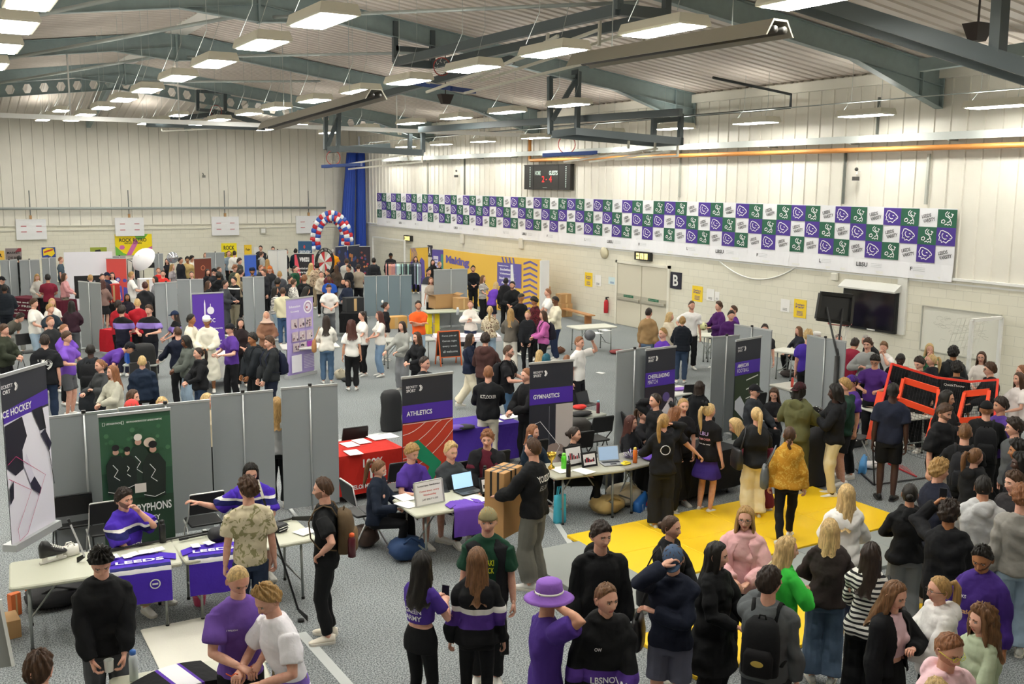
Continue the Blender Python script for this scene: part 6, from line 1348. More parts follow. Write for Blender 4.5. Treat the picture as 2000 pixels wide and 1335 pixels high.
def stick(a, b_, blade, lb, shaft='1d1e20', tip='e4e0d4'):
 o = empty('hockey_stick', label=lb, cat='hockey stick'); a, b_, blade = (np.array(x, float) for x in (a, b_, blade)); mb = MB(); mb.bar(a+(b_-a)*.14, b_, .026, .02); mb.build('shaft', mat(shaft, .35), o)
 mb = MB(); mb.bar(a, a+(b_-a)*.14, .032, .026); mb.build('grip_tape', mat(tip, .7), o)
 mb = MB(); t = blade-b_; mb.loft([[b_+t*u+np.array([0, 0, s*w]) for s, w in ((-1, .022+.012*u), (1, .022+.012*u))]+[b_+t*u+np.array([.006, .008, s*w]) for s, w in ((1, .022+.012*u), (-1, .022+.012*u))] for u in (0, .3, .7, 1)]); mb.build('blade', mat('18191a', .4), o)
P_ = lambda px, py, z: np.array(atz(px, py, z))
stick(P_(503, 937, 1.58), P_(582, 1190, .10), P_(601, 1208, .05), 'long black hockey stick standing on the floor in front of the beige shirt')
stick(P_(133, 1013, 1.25), P_(165, 1085, .80), P_(150, 1094, .765), 'white hockey stick with black grip leaning over the near table', 'dfdfe0', '1d1d1f')
stick(P_(215, 1074, .765), P_(395, 1040, .765), P_(425, 1040, .77), 'black hockey stick lying along the back of the near tables', tip='1d1d1f')
stick(P_(350, 1053, .775), P_(470, 1028, .775), P_(485, 1029, .78), 'hockey stick with taped black grip lying beside the beige shirt', tip='232427')
stick(P_(510, 1025, .765), P_(570, 1012, .765), P_(612, 1012, .79), 'black hockey stick with curved blade at the right end of the table', tip='2b2b2b')
def jersey_flat(q, rz, w, over, lb, base='4a2fae', band='20225c', word=None, wordc='f1f1f4', stripes=True, back=.42, crest=False):
 """shirt lying on a table top and hanging over its front edge; q = point on the front edge"""
 o = empty('sports_jersey', (q[0], q[1], 0), rz, lb, 'jersey'); mb = MB(); cols = [mat_fab(base), mat_fab(band), mat_fab('f0eff2')]
 prof = []
 for u in np.linspace(0, 1, 9): prof.append((back*(1-u), .752+.004*math.sin(u*9)))
 for u in np.linspace(0, 1, 9): prof.append((-.018-.012*math.sin(u*3), .745-over*u))
 def wd(i): return w/2*(1.0 if i > 3 else .55+.15*i)
 n = 12; V = []
 for i, (y, z) in enumerate(prof): V.append([(wd(i)*(2*k/n-1), y+.006*math.sin(k*1.7+i)*(1 if z < .74 else 0), z+.003*math.sin(k*2.3+i)*(z > .74)) for k in range(n+1)])
 vs = [p for r_ in V for p in r_]; N = n+1; fs, ms = [], []
 for i in range(len(V)-1):
  mi = 0
  if stripes: mi = 1 if i in (7, 8) else (2 if i == 9 else (1 if i == 10 and False else 0))
  for k in range(n): fs.append((i*N+k, i*N+k+1, (i+1)*N+k+1, (i+1)*N+k)); ms.append(mi)
 mb.add(vs, fs, ms); bd = mb.build('jersey_body', cols, o, smooth=True)
 for sx in (-1, 1): mb = MB(); mb.loft([[(sx*(w*.33), back-.02, .752), (sx*(w*.33), back-.20, .752), (sx*(w*.33), back-.20, .762), (sx*(w*.33), back-.02, .762)], [(sx*(w*.62), back-.13, .752), (sx*(w*.60), back-.30, .752), (sx*(w*.60), back-.30, .758), (sx*(w*.62), back-.13, .758)]]); mb.build('sleeve', cols[0], o)
 if word: mb = MB(); text_on(mb, word, (0, .18, .762), (1, 0, 0), (0, 1, 0), 0, 0, .085, 0, w=w*.8, bold=.07); mb.build('lettering', mat(wordc, .6), bd)
 if crest: mb = MB(); strip(mb, [(.05*math.cos(a), .05*math.sin(a)) for a in np.linspace(0, 2*pi, 16)], (w*.22, -.045, .745-over*.45), (1, 0, 0), UZ, .012, 0); strip(mb, [(-.03, 0), (.03, 0)], (w*.22, -.045, .745-over*.45), (1, 0, 0), UZ, .02, 0); mb.build('crest', M_WHITE, bd)
 return o
q = xy(275, 1110, .74); jersey_flat(q, -.12, .62, .40, 'purple LEEDS hockey jersey hanging over the near table beside the black jumper', word='LEEDS', crest=True)
q = xy(420, 1087, .74); jersey_flat(q, -.15, .56, .42, 'second purple LEEDS hockey jersey, left of the beige shirt', word='LEEDS')
q = xy(915, 990, .74); jersey_flat(q, -.08, .42, .38, 'purple athletics shirt hanging off the centre table', base='6a49b0', stripes=False, back=.30)
sheets([(248, 1086, .1), (262, 1082, .3), (280, 1079, 0), (296, 1077, .2), (312, 1074, .1), (382, 1068, 0), (408, 1063, .3), (223, 1090, .1)], 'small white sticker sheet on a purple jersey', z=.765, sz=.09, grp='white sticker sheets on the hockey jerseys')
sheets([(590, 1040, .4), (600, 1037, .1)], 'white card at the right end of the hockey table', z=.748, sz=.14, grp='white cards at the hockey table end')
bottle(ztop(318, 1058), '16181a', '16181a', .27, .038, 'black bottle standing on the near table beside the seated player'); mb = MB(); mb.rbox((-.075, -.038, 0), (.075, .038, .009), .012); o = mb.build('mobile_phone', M_BLK); q = ztop(282, 1062); o.location = tuple(q); o.rotation_euler = (0, 0, .25); tag(o, 'black phone lying on the near table', 'phone')
def glove(p, rz, lb):
 o = empty('hockey_glove', tuple(p), rz, lb, 'glove'); mb = MB(); mb.rbox((-.08, -.07, 0), (.08, .05, .09), .03); mb.build('cuff', mat('17181b', .6), o); mb = MB()
 for k in range(4): mb.tube([(-.06+.04*k, .04, .05), (-.06+.04*k, .12, .06), (-.06+.04*k, .17, .035)], .021, 8)
 mb.build('finger', mat('1b1c20', .6), o, smooth=True); mb = MB()
 for z in (.03, .06): mb.tube([(-.081, -.071, z), (.081, -.071, z), (.081, .05, z)], .004, 5)
 mb.build('piping', M_WHITE, o)
glove(ztop(522, 1040), -.4, 'black hockey glove with white piping, left of the pair'); glove(ztop(547, 1036), .5, 'black hockey glove with white piping, right of the pair'); lump(ztop(428, 1055), (.13, .12, .16), '15161a', 'black hockey helmet beside the beige shirt', 'hockey_helmet', 'helmet', 4, False, am=.03)
q = atz(522, 1008, .745); mb = MB(); mb.lathe([(0, 0), (.03, 0), (.042, .13), (.038, .13), (.028, .01), (0, .01)], n=14); o = mb.build('paper_cup', mat('e4dcc4', .6), smooth=True); o.location = tuple(q); tag(o, 'cream paper cup in front of the seated player', 'cup')
# bottom table: bottle and striped jersey
q = xy(262, 1328, .74); bottle((q[0], q[1], .745), 'c9d2d4', '2f66b4', .27, .036, 'clear sports bottle with blue lid at the bottom edge')
q = atz(345, 1345, .745); o = empty('sports_jersey', (q[0], q[1], .745), .25, 'black, white and purple jersey folded on the bottom table', 'jersey')
mb = MB(); n = 24; ms = []
for i in range(n):
 u0, u1 = -.33+.66*i/n, -.33+.66*(i+1)/n; zf = lambda u: .05+.06*math.cos(u*4.4)
 mb.add([(u0, -.25, 0), (u1, -.25, 0), (u1, -.22, zf(u1)), (u0, -.22, zf(u0)), (u1, .22, zf(u1)), (u0, .22, zf(u0)), (u1, .26, 0), (u0, .26, 0)], [(0, 1, 2, 3), (3, 2, 4, 5), (5, 4, 6, 7)], 1 if i in (9, 16) else (2 if 9 < i < 16 else 0))
mb.build('jersey_body', [mat_fab('1b1b1d'), mat_fab('5d3aa6'), mat_fab('ecebee')], o)
# centre table things
q = atz(842, 985, .745); o = empty('desktop_whiteboard', (q[0], q[1]+.02, .745), .12, 'small framed whiteboard with handwritten text on the centre table', 'whiteboard'); mb = MB(); M_ = Matrix.Rotation(R(-12), 4, 'X'); mb.box((-.21, -.01, 0), (.21, .01, .30), mt=M_); mb.build('board', mat('e9e9e6', .3), o)
mb = MB(); [mb.bar(M_ @ Vector(a), M_ @ Vector(c), .02, .028) for a, c in (((-.21, 0, 0), (.21, 0, 0)), ((-.21, 0, .3), (.21, 0, .3)), ((-.21, 0, 0), (-.21, 0, .3)), ((.21, 0, 0), (.21, 0, .3)))]; mb.build('frame', M_ALU, o)
mb = MB(); 
for t_, z_, w_, c_ in (('Instagram: beckettac', .25, .34, 0), ('Come along  every', .18, .3, 1), ('Wednesday', .13, .2, 1), ('JUST GIVE IT A GO!', .07, .24, 0)): text_on(mb, t_, (0, 0, 0), (1, 0, 0), tuple(M_ @ Vector((0, 0, 1))), 0, z_, .028, c_, w=w_, off=.013, bold=.02)
mb.build('writing', [mat('1f1f24', .6), mat('c8544c', .6)], o)
laptop(atz(915, 960, .745), .1, 'black laptop with a pale blue screen on the centre table'); laptop(atz(1195, 905, .745), -.25, 'silver laptop on the grey table with framed photographs', '7f93a8', '9a9b9c')
def photo_frame(p, rz, w, h, lb, colr='17171a'):
 o = empty('framed_photograph', tuple(p), rz, lb, 'picture frame'); M_ = Matrix.Rotation(R(-14), 4, 'X'); mb = MB(); mb.box((-w/2, -.012, 0), (w/2, .006, h), mt=M_); mb.build('frame', mat(colr, .4), o); mb = MB(); mb.box((-w/2+.03, -.014, .03), (w/2-.03, -.012, h-.03), 0, mt=M_)
 rd = random.Random(int(w*999+p[0]*7))
 for i in range(7): x = -w*.28+w*.56*i/6; mb.box((x-.012, -.016, h*.32), (x+.012, -.014, h*(.55+.1*math.sin(i*1.1))), 1 if i % 2 else 2, mt=M_)
 mb.build('photograph', [mat('e6e4e4', .4), mat('a8323c', .5), mat('27242c', .5)], o)
photo_frame(atz(955, 962, .745), .05, .26, .22, 'framed team photo in black frame leaning near the cardboard parcel'); photo_frame(atz(1122, 909, .745), .1, .34, .30, 'larger framed gymnastics team photo on the grey table'); photo_frame(atz(1152, 911, .745), 0, .27, .22, 'smaller framed gymnastics photo on the grey table'); photo_frame(atz(1330, 875, .745), -.2, .3, .22, 'framed photo on the cheerleading table')
for px, py, c, cp, h, r_, lb in ((864, 949, '17181a', '17181a', .25, .036, 'black bottle left of the laptop'), (1110, 930, '1a1a1c', '1a1a1c', .24, .034, 'black bottle at the front of the grey table'), (1101, 915, '5ad32c', '8be05c', .24, .04, 'lime green bottle on the grey table'),
                                 (1168, 806, '7d2b3a', '8fc4d4', .24, .034, 'clear bottle of red drink on the table behind gymnastics banner'), (1547, 755, 'e0564c', 'e0564c', .2, .03, 'coral pink bottle behind the olive hoodie'), (1240, 903, 'e3762c', 'd9c25a', .24, .035, 'orange printed cup at the purple table'), (894, 615, 'c9cdd0', 'e8e8e8', .25, .05, 'white bottle by the wide grey divider'), (947, 938, '202022', '202022', .22, .033, 'black bottle beside the maroon T-shirt')):
 bottle(atz(px, py, .745), c, cp, h, r_, lb)
sheets([(795, 985, .3), (790, 972, .1), (980, 975, .1), (930, 975, .3)], 'white paper sheet on the centre table', sz=.21); sheets([(1140, 920, .2), (1095, 918, 0)], 'white paper sheet on the grey table', sz=.22)
sheets([(683, 868, .1), (706, 862, .1), (735, 855, .1), (760, 852, .1), (690, 885, 0)], 'white leaflet along the red table', z=.75, sz=.22, grp='white leaflets on the red table'); sheets([(985, 815, .1), (1000, 812, .3), (965, 822, 0)], 'white paper on the purple cloth', z=.75, grp='papers on the purple cloth')
sheets([(1690, 783, .1), (1705, 788, .4), (1720, 795, 0), (1680, 780, .3), (1700, 795, .2)], 'small printed card on the white table by the net', z=.75, sz=.14, col_='c9a893', grp='printed cards by the target net')
lump(atz(890, 840, .75), (.16, .12, .09), '5a3a9c', 'folded purple garment on the purple table', 'folded_garment', 'clothes', 7, False); lump(atz(905, 838, .75), (.2, .13, .08), '16171c', 'dark folded garment on the purple table', 'folded_garment', 'clothes', 8, False)
def trophy(p, lb): mb = MB(); mb.lathe([(0, 0), (.05, 0), (.05, .03), (.015, .06), (.012, .12), (.05, .16), (.075, .24), (.07, .24), (.03, .16), (0, .15)], n=16); o = mb.build('trophy', mat('d8b24a', .2, .9), smooth=True); o.location = tuple(p); tag(o, lb, 'trophy')
trophy(atz(1077, 915, .745), 'gold trophy cup on the left of the grey table')
def pompom(p, lb, seed, c=('17171b', 'e9e8ec', '5a34a8')):
 rd = random.Random(seed); mb = MB()
 for k in range(110):
  d = unit([rd.gauss(0, 1), rd.gauss(0, 1), abs(rd.gauss(0, 1))*.8+.05]); e = d*rd.uniform(.09, .15); sd = unit(np.cross(d, (0, 0, 1.)))*.008; mb.add([sd*.4, -sd*.4, e-sd, e+sd], [(0, 1, 2, 3)], rd.randrange(3))
 o = mb.build('pom_pom', [mat(x, .4) for x in c]); o.location = tuple(p); tag(o, lb, 'pom-pom', kind=None)
pompom(atz(1232, 893, .745), 'black and white pom-pom on the purple-clothed table end', 1); pompom(atz(1255, 890, .745), 'black, white and purple pom-pom beside the long black trousers', 2); pompom(atz(1335, 885, .745), 'black and white pom-pom held at the cheerleading table', 3)
lump(atz(1275, 895, .745), (.20, .14, .07), '5634a0', 'purple shirt heaped on the table end beside the pom-poms', 'folded_garment', 'clothes', 9, False)
bag(atz(1222, 906, .745), 0, 'e7cf3a', 'yellow sweet packet by the pom-poms', w=.16, h=.03, d=.1, name='sweet_packet', cat='packet')
# floor bags
for px, py, r_, c, lb, sd in ((795, 1090, (.24, .20, .30), '1f3c66', 'navy blue rucksack on the floor below the centre table', 1), (1185, 1000, (.27, .2, .26), 'b49a62', 'tan canvas bag on the floor under the grey table', 2), (1218, 985, (.28, .2, .34), 'd8cdb4', 'cream tote bag heaped on the floor beside the tan bag', 3),
  (1165, 940, (.2, .18, .42), '1b1c1f', 'black rucksack under the grey table', 4), (1195, 950, (.2, .18, .4), '191a1d', 'black rucksack behind the cream tote', 5), (115, 1180, (.38, .22, .26), '1a1a1e', 'black kit bag under the long near table', 6), (85, 1165, (.2, .14, .2), 'd66a2c', 'orange bag under the long near table', 7),
  (1540, 735, (.24, .16, .18), '3a302f', 'dark brown bag on the floor under the wall table', 8), (1090, 690, (.2, .16, .2), '6e4630', 'brown bag under the table left of the double door', 9), (1205, 690, (.25, .15, .12), '8a3a3a', 'maroon clothes heap under the table with notes', 10), (905, 675, (.15, .12, .2), '24262c', 'small black bag by the blackboard', 11),
  (1700, 912, (.2, .14, .1), 'e8e3e0', 'clear and red plastic packets on the floor near the target net', 12), (680, 745, (.16, .1, .12), '1f2226', 'black bag on the floor behind the lilac banner', 13), (665, 740, (.14, .1, .26), 'cfc6ae', 'cream tote by the table behind the lilac banner', 14), (715, 1065, (.17, .16, .30), '4c3b33', 'brown rucksack with orange and cream strap under the white chair', 15)):
 lump(atz(px, py, 0), r_, c, lb, seed=sd)
for px, py, rz, tl, lb in ((1243, 1000, .5, 1.3, 'blue pizza bag lying flat beside the cream tote'), (1600, 900, .3, 0, 'blue pizza bag standing under the football helmet'), (1445, 925, .2, .3, 'blue pizza bag with silver bag at the black cloth'), (173, 798, .2, 0, 'blue pizza bag carried by the two women eating'), (1690, 795, .1, 0, 'blue pizza bag on the floor behind the white table')):
 bag(atz(px, py, 0) if px != 173 else atz(173, 800, .35), rz, '1f62ae', lb, logo=True, tilt=tl)
bag(atz(1683, 925, 0), .6, '4b93cf', 'light blue plastic bag crumpled on the floor near the olive trousers', tilt=1.2, logo=None); bag(atz(1093, 1020, 0), 0, '3fb0c8', 'turquoise cloth bag hanging by the front leg of the grey table', w=.2, h=.42, d=.1)
bag(atz(1455, 900, 0), 0, 'c39ac0', 'lilac paper bag behind the skirted cheerleader', w=.3, h=.3); box(atz(1388, 945, 0), (.36, .05, .5), .2, 'flat brown cardboard sheet leaning behind the cheerleader')
bottle(atz(770, 1085, 0), 'e8e8e8', 'e8e8e8', .2, .03, 'white bottle standing beside the navy rucksack'); 
# snack pack, pink tub, ball, puck
box(atz(30, 1200, 0), (.12, .08, .26), .5, 'red and gold snack packet on the floor by the table leg', 'd2703c', 'snack_packet'); q = atz(390, 1180, 0); mb = MB(); mb.lathe([(0, 0), (.06, 0), (.08, .12), (.072, .12), (.05, .01), (0, .01)], n=14); o = mb.build('plastic_tub', mat('d8577c', .4)); o.location = tuple(q); tag(o, 'pink plastic tub on the floor under the hockey table', 'tub')
q = atz(631, 1186, 0); mb = MB(); mb.ball((0, 0, .033), .033, nu=16, nv=10); o = mb.build('white_ball', M_WHITE, smooth=True); o.location = tuple(q); tag(o, 'small white ball on the carpet behind the white trainers', 'ball'); q = atz(588, 1213, 0); mb = MB(); mb.lathe([(0, 0), (.038, 0), (.038, .025), (0, .025)], n=16); o = mb.build('hockey_puck', M_BLK); o.location = tuple(q); tag(o, 'black puck at the blade of the standing hockey stick', 'puck')
# left edge rack
q = atz(-8, 1290, .6); o = empty('display_board', label='pale leaning display board with white rim at the bottom left corner', cat='board'); mb = MB(); a = atz(0, 1170, 1.0); c = atz(26, 1300, .35); mb.bar(a, c, .03); mb.build('rim', M_WHITE, o); mb = MB(); mb.add([a, c, c+np.array([-.7, .1, 0]), a+np.array([-.7, .1, 0])], [(0, 1, 2, 3)]); mb.build('panel', mat('8b8c88', .5), o)
box(atz(8, 1240, 0), (.3, .3, .2), .1, 'small brown box on the floor at the left edge')
# parcels and boxes at the back
box(atz(868, 600, .745), (.95, .5, .42), .05, 'large open cardboard box on the table', openf=True); box(atz(900, 603, .745), (.4, .4, .38), .1, 'cardboard box right of the large open one')
box((20.1, 32.3, 0), (.55, .5, .5), .1, 'cardboard box at the bottom of the stack by the wall'); box((20.1, 32.3, .5), (.6, .5, .55), .1, 'tall cardboard box on top of the stack by the wall'); box((20.5, 31.3, 0), (.5, .5, .5), 0, 'cardboard box right of the wall stack'); box((20.5, 31.3, .5), (.45, .4, .35), 0, 'open smaller box resting on the wall boxes')
for k in range(2): box(atz(843, 650, 0)+np.array([0, 0, .33*k]), (.42, .35, .33), 0, ('lower', 'upper')[k]+' yellow box of the stack beside the orange shirt', 'f0d21c', 'yellow_box')
q = atz(1150, 622, 0); o = empty('gym_bench', (20.3, q[1], 0), 1.45, 'low wooden gym bench by the wall left of the double door', 'bench'); mb = MB(); mb.box((-1.4, -.13, .30), (1.4, .13, .34)); mb.build('seat', mat('b98552', .4), o)
for x in (-1.1, 1.1): mb = MB(); mb.box((x-.03, -.13, 0), (x+.03, .13, .30)); mb.build('bench_end', mat('a97448', .5), o)
q = atz(770, 640, 0); box(q, (.8, .4, .4), 0, 'tan leather-look box seat beside the orange shirt', 'cfa05a', 'box_seat')
# blackboard
a = atz(876, 712, 0); o = empty('a_board', (a[0], a[1], 0), -.1, 'orange-framed chalk A-board reading a handwritten notice', 'sign board'); fr = mat('d2622c', .5)
for sy in (-1, 1):
 M_ = Matrix.Translation((0, sy*.22, 0)) @ Matrix.Rotation(sy*.22, 4, 'X'); mb = MB(); [mb.bar(M_ @ Vector(p), M_ @ Vector(c), .04, .025) for p, c in (((-.3, 0, 0), (-.3, 0, .95)), ((.3, 0, 0), (.3, 0, .95)), ((-.3, 0, .95), (.3, 0, .95)), ((-.3, 0, .25), (.3, 0, .25)))]; mb.build('frame', fr, o); mb = MB(); mb.box((-.28, -.008, .26), (.28, .008, .94), mt=M_); mb.build('chalk_panel', mat('25282a', .6), o)
 if sy < 0:
  mb = MB(); up = tuple(M_ @ Vector((0, 0, 1))-M_ @ Vector((0, 0, 0))); og = tuple(M_ @ Vector((0, 0, 0)))
  for k, t_ in enumerate(('Come join us!', 'Games night', 'every week', 'all welcome')): text_on(mb, t_, og, (1, 0, 0), up, 0, .82-.14*k, .06, 0, w=.42, off=.012)
  mb.build('chalk_writing', mat('c9cfd0', .8), o)
# balloon arch
rr = random.Random(11); ca = atz(637, 605, .6); A_ = empty('balloon_arch', label='arch of red, white and blue balloons at the far stall', cat='balloon arch'); L0 = np.array(atz(617, 520, .8)); R0 = np.array(atz(679, 520, .8)); cols = [mat(c, .25) for c in ('c22b35', 'eef0f2', '2f57b0')]; mid = (L0+R0)/2; hw = (R0-L0)/2; k = 0
for i, a in enumerate(np.linspace(-.25, pi+.25, 24)):
 for j in range(4):
  p = mid-hw*math.cos(a)*1.0+np.array([0, 0, 1.25+1.2*math.sin(a)-.0]); d = unit([math.cos(a)*-1, 0, math.sin(a)]); q = p+.16*(math.cos(j*pi/2+.4)*np.array([0, 1, 0])+math.sin(j*pi/2+.4)*np.array([d[0], 0, d[2]])); mb = MB(); mb.ball(q, (.15, .15, .165), nu=10, nv=8); mb.build('balloon', cols[(i+j) % 3], A_, smooth=True)
for sx in (L0, R0):
 for i in range(5):
  for j in range(4): mb = MB(); mb.ball((sx[0]+.16*math.cos(j*pi/2+i), sx[1]+.16*math.sin(j*pi/2+i), .16+.21*i), (.15, .15, .165), nu=10, nv=8); mb.build('balloon', cols[(i+j) % 3], A_, smooth=True)
for k, (px, py, c, r_, lb) in enumerate(((337, 503, 'b9bcc4', .22, 'silver round foil balloon near the far crowd'),)): mb = MB(); mb.ball((0, 0, 0), r_, nu=16, nv=10); mb.tube([(0, 0, -r_), (0, 0, -.9)], .004, 4); o = mb.build('foil_balloon', mat(c, .15, .8), smooth=True); q = atz(px, py, 2.0); o.location = tuple(q); tag(o, lb, 'balloon')
# photo umbrella light
q = atz(279, 505, 1.95); o = empty('photo_umbrella_light', (q[0], q[1], 0), 0, 'white studio umbrella light at the far photo stall', 'studio light'); mb = MB(); M_ = Matrix.Translation((0, 0, 1.95)) @ Matrix.Rotation(R(-50), 4, 'Y') @ Matrix.Rotation(R(30), 4, 'X'); mb.loft([[M_ @ Vector((r_*math.cos(a), r_*math.sin(a), z)) for a in np.linspace(0, 2*pi, 16, endpoint=False)] for r_, z in ((.02, .26), (.25, .20), (.42, .08), (.5, -.06))], caps=False); mb.build('umbrella', mat('f0f0f2', .6), o, smooth=True); mb = MB(); mb.tube([(0, 0, 0), (0, 0, 1.9)], .015, 6); mb.build('stand', M_BLK, o); mb = MB(); mb.box((.15, -.08, 1.6), (.4, .08, 1.8)); mb.build('flash_head', M_BLK, o)
q = atz(287, 560, 1.2); box((q[0], q[1], .8), (.55, .4, .7), 0, 'rounded white photo machine under the umbrella', 'e6e6e8', 'photo_machine'); q = atz(222, 589, .75); box((q[0], q[1], .75), (.4, .35, .62), 0, 'red and yellow popcorn machine on a table at far left', 'c0332c', 'popcorn_machine')
# prize wheel
q = atz(634, 497, 1.6); o = empty('prize_wheel', (q[0], q[1], 0), .5, 'black, red and white SPIN TO WIN wheel', 'prize wheel'); mb = MB()
for k in range(12): a0, a1 = 2*pi*k/12, 2*pi*(k+1)/12; mb.add([(0, 0, 1.25)]+[(.5*math.cos(a), 0, 1.25+.5*math.sin(a)) for a in (a0, (a0+a1)/2, a1)], [(0, 1, 2, 3)], k % 3)
mb.build('wheel_face', [mat('c8313a', .5), mat('efefef', .5), mat('c9c2b4', .5)], o); mb = MB(); mb.loft([[(r_*math.cos(a), y, 1.25+r_*math.sin(a)) for r_, y in ((.5, -.02), (.66, -.02), (.66, .03), (.5, .03))] for a in np.linspace(0, 2*pi, 33)], caps=False); mb.tube([(0, .03, 0), (0, .03, 1.2)], .03, 6); rim = mb.build('rim_and_post', M_BLK, o); mb = MB()
for k, ch in enumerate('SPIN TO WIN'):
 if ch != ' ': a = pi/2+.75-.15*k; text_on(mb, ch, (.58*math.cos(a), -.021, 1.25+.58*math.sin(a)), (math.sin(a), 0, -math.cos(a)), (math.cos(a), 0, math.sin(a)), 0, 0, .09, 0, off=.004, bold=.05)
mb.build('lettering', M_WHITE, rim)
# clothes rails
def rail(pa, pb, h, lb, cols_, n=22, gl='clothing'):
 a = np.array([*xy(*pa, h), h]); c = np.array([*xy(*pb, h), h]); o = empty('clothes_rail', label=lb, cat='clothes rail'); mb = MB(); mb.tube([a, c], .014, 6); mb.build('rail_bar', M_BLK, o)
 for p in (a, c): mb = MB(); mb.tube([p, (p[0], p[1], 0)], .014, 6); mb.build('upright', M_BLK, o)
 t = unit(c-a); nn = np.array([-t[1], t[0], 0]); rd = random.Random(int(pa[0]))
 for i in range(n):
  p = a+(c-a)*(i+.5)/n; mb = MB(); w_ = .21; d_ = .022; z = [(-.05, .06), (-.12, w_), (-.5, w_*.95), (-.85, w_)]; mb.loft([[p+nn*s*ww+t*q*d_+np.array([0, 0, dz+.01*math.sin(i+s)]) for s, q in ((-1, -1), (1, -1), (1, 1), (-1, 1))] for dz, ww in z]); mb.tube([p+np.array([0, 0, -.05]), p+np.array([0, 0, .02])], .004, 4)
  g = mb.build('hung_garment', mat_fab(cols_[int(i*len(cols_)/n)] if rd.random() < .7 else rd.choice(cols_))); tag(g, f'garment hanging on the {gl}', 'garment', f'garments hanging on the {gl}')
rail((753, 513), (822, 513), 1.75, 'black clothes rail behind the blue-grey screen', ['d9a08a', 'c98f8a', 'b4d2d4', '9cc4bc', '2c3a48', '1f2a38', '30363c', '8c8fa6'], 26, 'far clothes rail behind the screen')
rail((248, 506), (270, 504), 1.7, 'clothes rail behind the photo umbrella', ['202226', '3a3d44', 'd6d2ca'], 10, 'rail behind the photo umbrella')
# target net with orange frame
o = empty('target_net', label='black throwing net with orange-edged target holes on a steel stand', cat='sports net'); zt = 1.95
TN = [D(1742, 710, 17.1), D(1830, 737, 16.8), D(1895, 745, 16.5), D(1949, 741, 16.1)]; BN = [D(1704, 858, 16.5), D(1800, 895, 16.1), D(1870, 905, 15.8), D(1935, 900, 15.5)]
TN = [np.array(p) for p in TN]; BN = [np.array(p) for p in BN]
def NP(u, v): u = u*3; i = min(int(u), 2); f = u-i; return (TN[i]*(1-f)+TN[i+1]*f)*v+(BN[i]*(1-f)+BN[i+1]*f)*(1-v)
mb = MB(); nn = 46
for k in range(nn+1): mb.tube([NP(k/nn, v) for v in np.linspace(0, 1, 5)], .0028, 3)
for k in range(30): mb.tube([NP(u, k/29) for u in np.linspace(0, 1, 7)], .0028, 3)
mb.build('netting', mat('0d0d0e', .8), o)
hole = [((.10, .58), (.10, .84), (.36, .84), (.38, .56)), ((.60, .50), (.62, .84), (.90, .86), (.88, .52)), ((.34, .18), (.36, .48), (.58, .50), (.56, .16))]
def plane_fill(pts, m_, nm, n=1):
 mb = MB(); 
 for (a, c, d, e) in pts: mb.add([NP(*a)-(0, .01, 0), NP(*c)-(0, .01, 0), NP(*d)-(0, .01, 0), NP(*e)-(0, .01, 0)], [(0, 1, 2, 3)])
 return mb.build(nm, m_, o)
OR = mat('f04a1c', .6)
cells = []
for i in range(9):
 for j in range(6):
  u0, u1, v0, v1 = i/9, (i+1)/9, j/6, (j+1)/6; cu, cv = (u0+u1)/2, (v0+v1)/2
  if not any(h[0][0]-.02 < cu < h[3][0]+.02 and h[0][1] < cv < h[1][1] for h in hole): cells.append(((u0, v0), (u1, v0), (u1, v1), (u0, v1)))
for h in hole: mb = MB(); P4 = [NP(*p)-(0, .02, 0) for p in h]; [mb.bar(P4[i], P4[(i+1) % 4], .05, .10) for i in range(4)]; mb.build('target_border', OR, o)
mb = MB(); [mb.bar(NP(i/6, 1), NP((i+1)/6, 1), .03, .035) for i in range(6)]; mb.bar(NP(0, 1), NP(0, .0), .035, .05); mb.bar(NP(1, 1), NP(1, .1), .035, .06); mb.build('edge_binding', mat('e2361f', .6), o)
plane_fill([((.0, .0), (.0, .62), (-.055, .60), (-.045, -.02))], OR, 'orange_side_flap')
mb = MB(); g = np.array(atz(1672, 916, 0)); f1 = NP(0, 0); mb.tube([NP(0, 1), NP(0, 0), (f1[0], f1[1]-.1, .02)], .014, 6); mb.bar((f1[0], f1[1]-.1, .02), g, .03); mb.tube([(f1[0], f1[1]-.1, .02), tuple(atz(1860, 925, 0.02))], .014, 6); mb.build('stand', mat('222326', .4), o); mb = MB(); a = atz(1735, 905, .02); c = atz(1790, 930, .02)
for k in range(9): mb.tube([a+(c-a)*k/8, a+(c-a)*k/8+np.array([.35, .5, 0])], .005, 4)
mb.bar(a, c, .02); mb.build('base_grid', mat('b3262c', .5), o); mb = MB(); text_on(mb, 'QuickThrow', NP(.52, .93), unit(NP(.6, .93)-NP(.5, .93)), UZ, 0, 0, .045, 0, w=.32, off=.03); mb.build('lettering', M_WHITE, o)
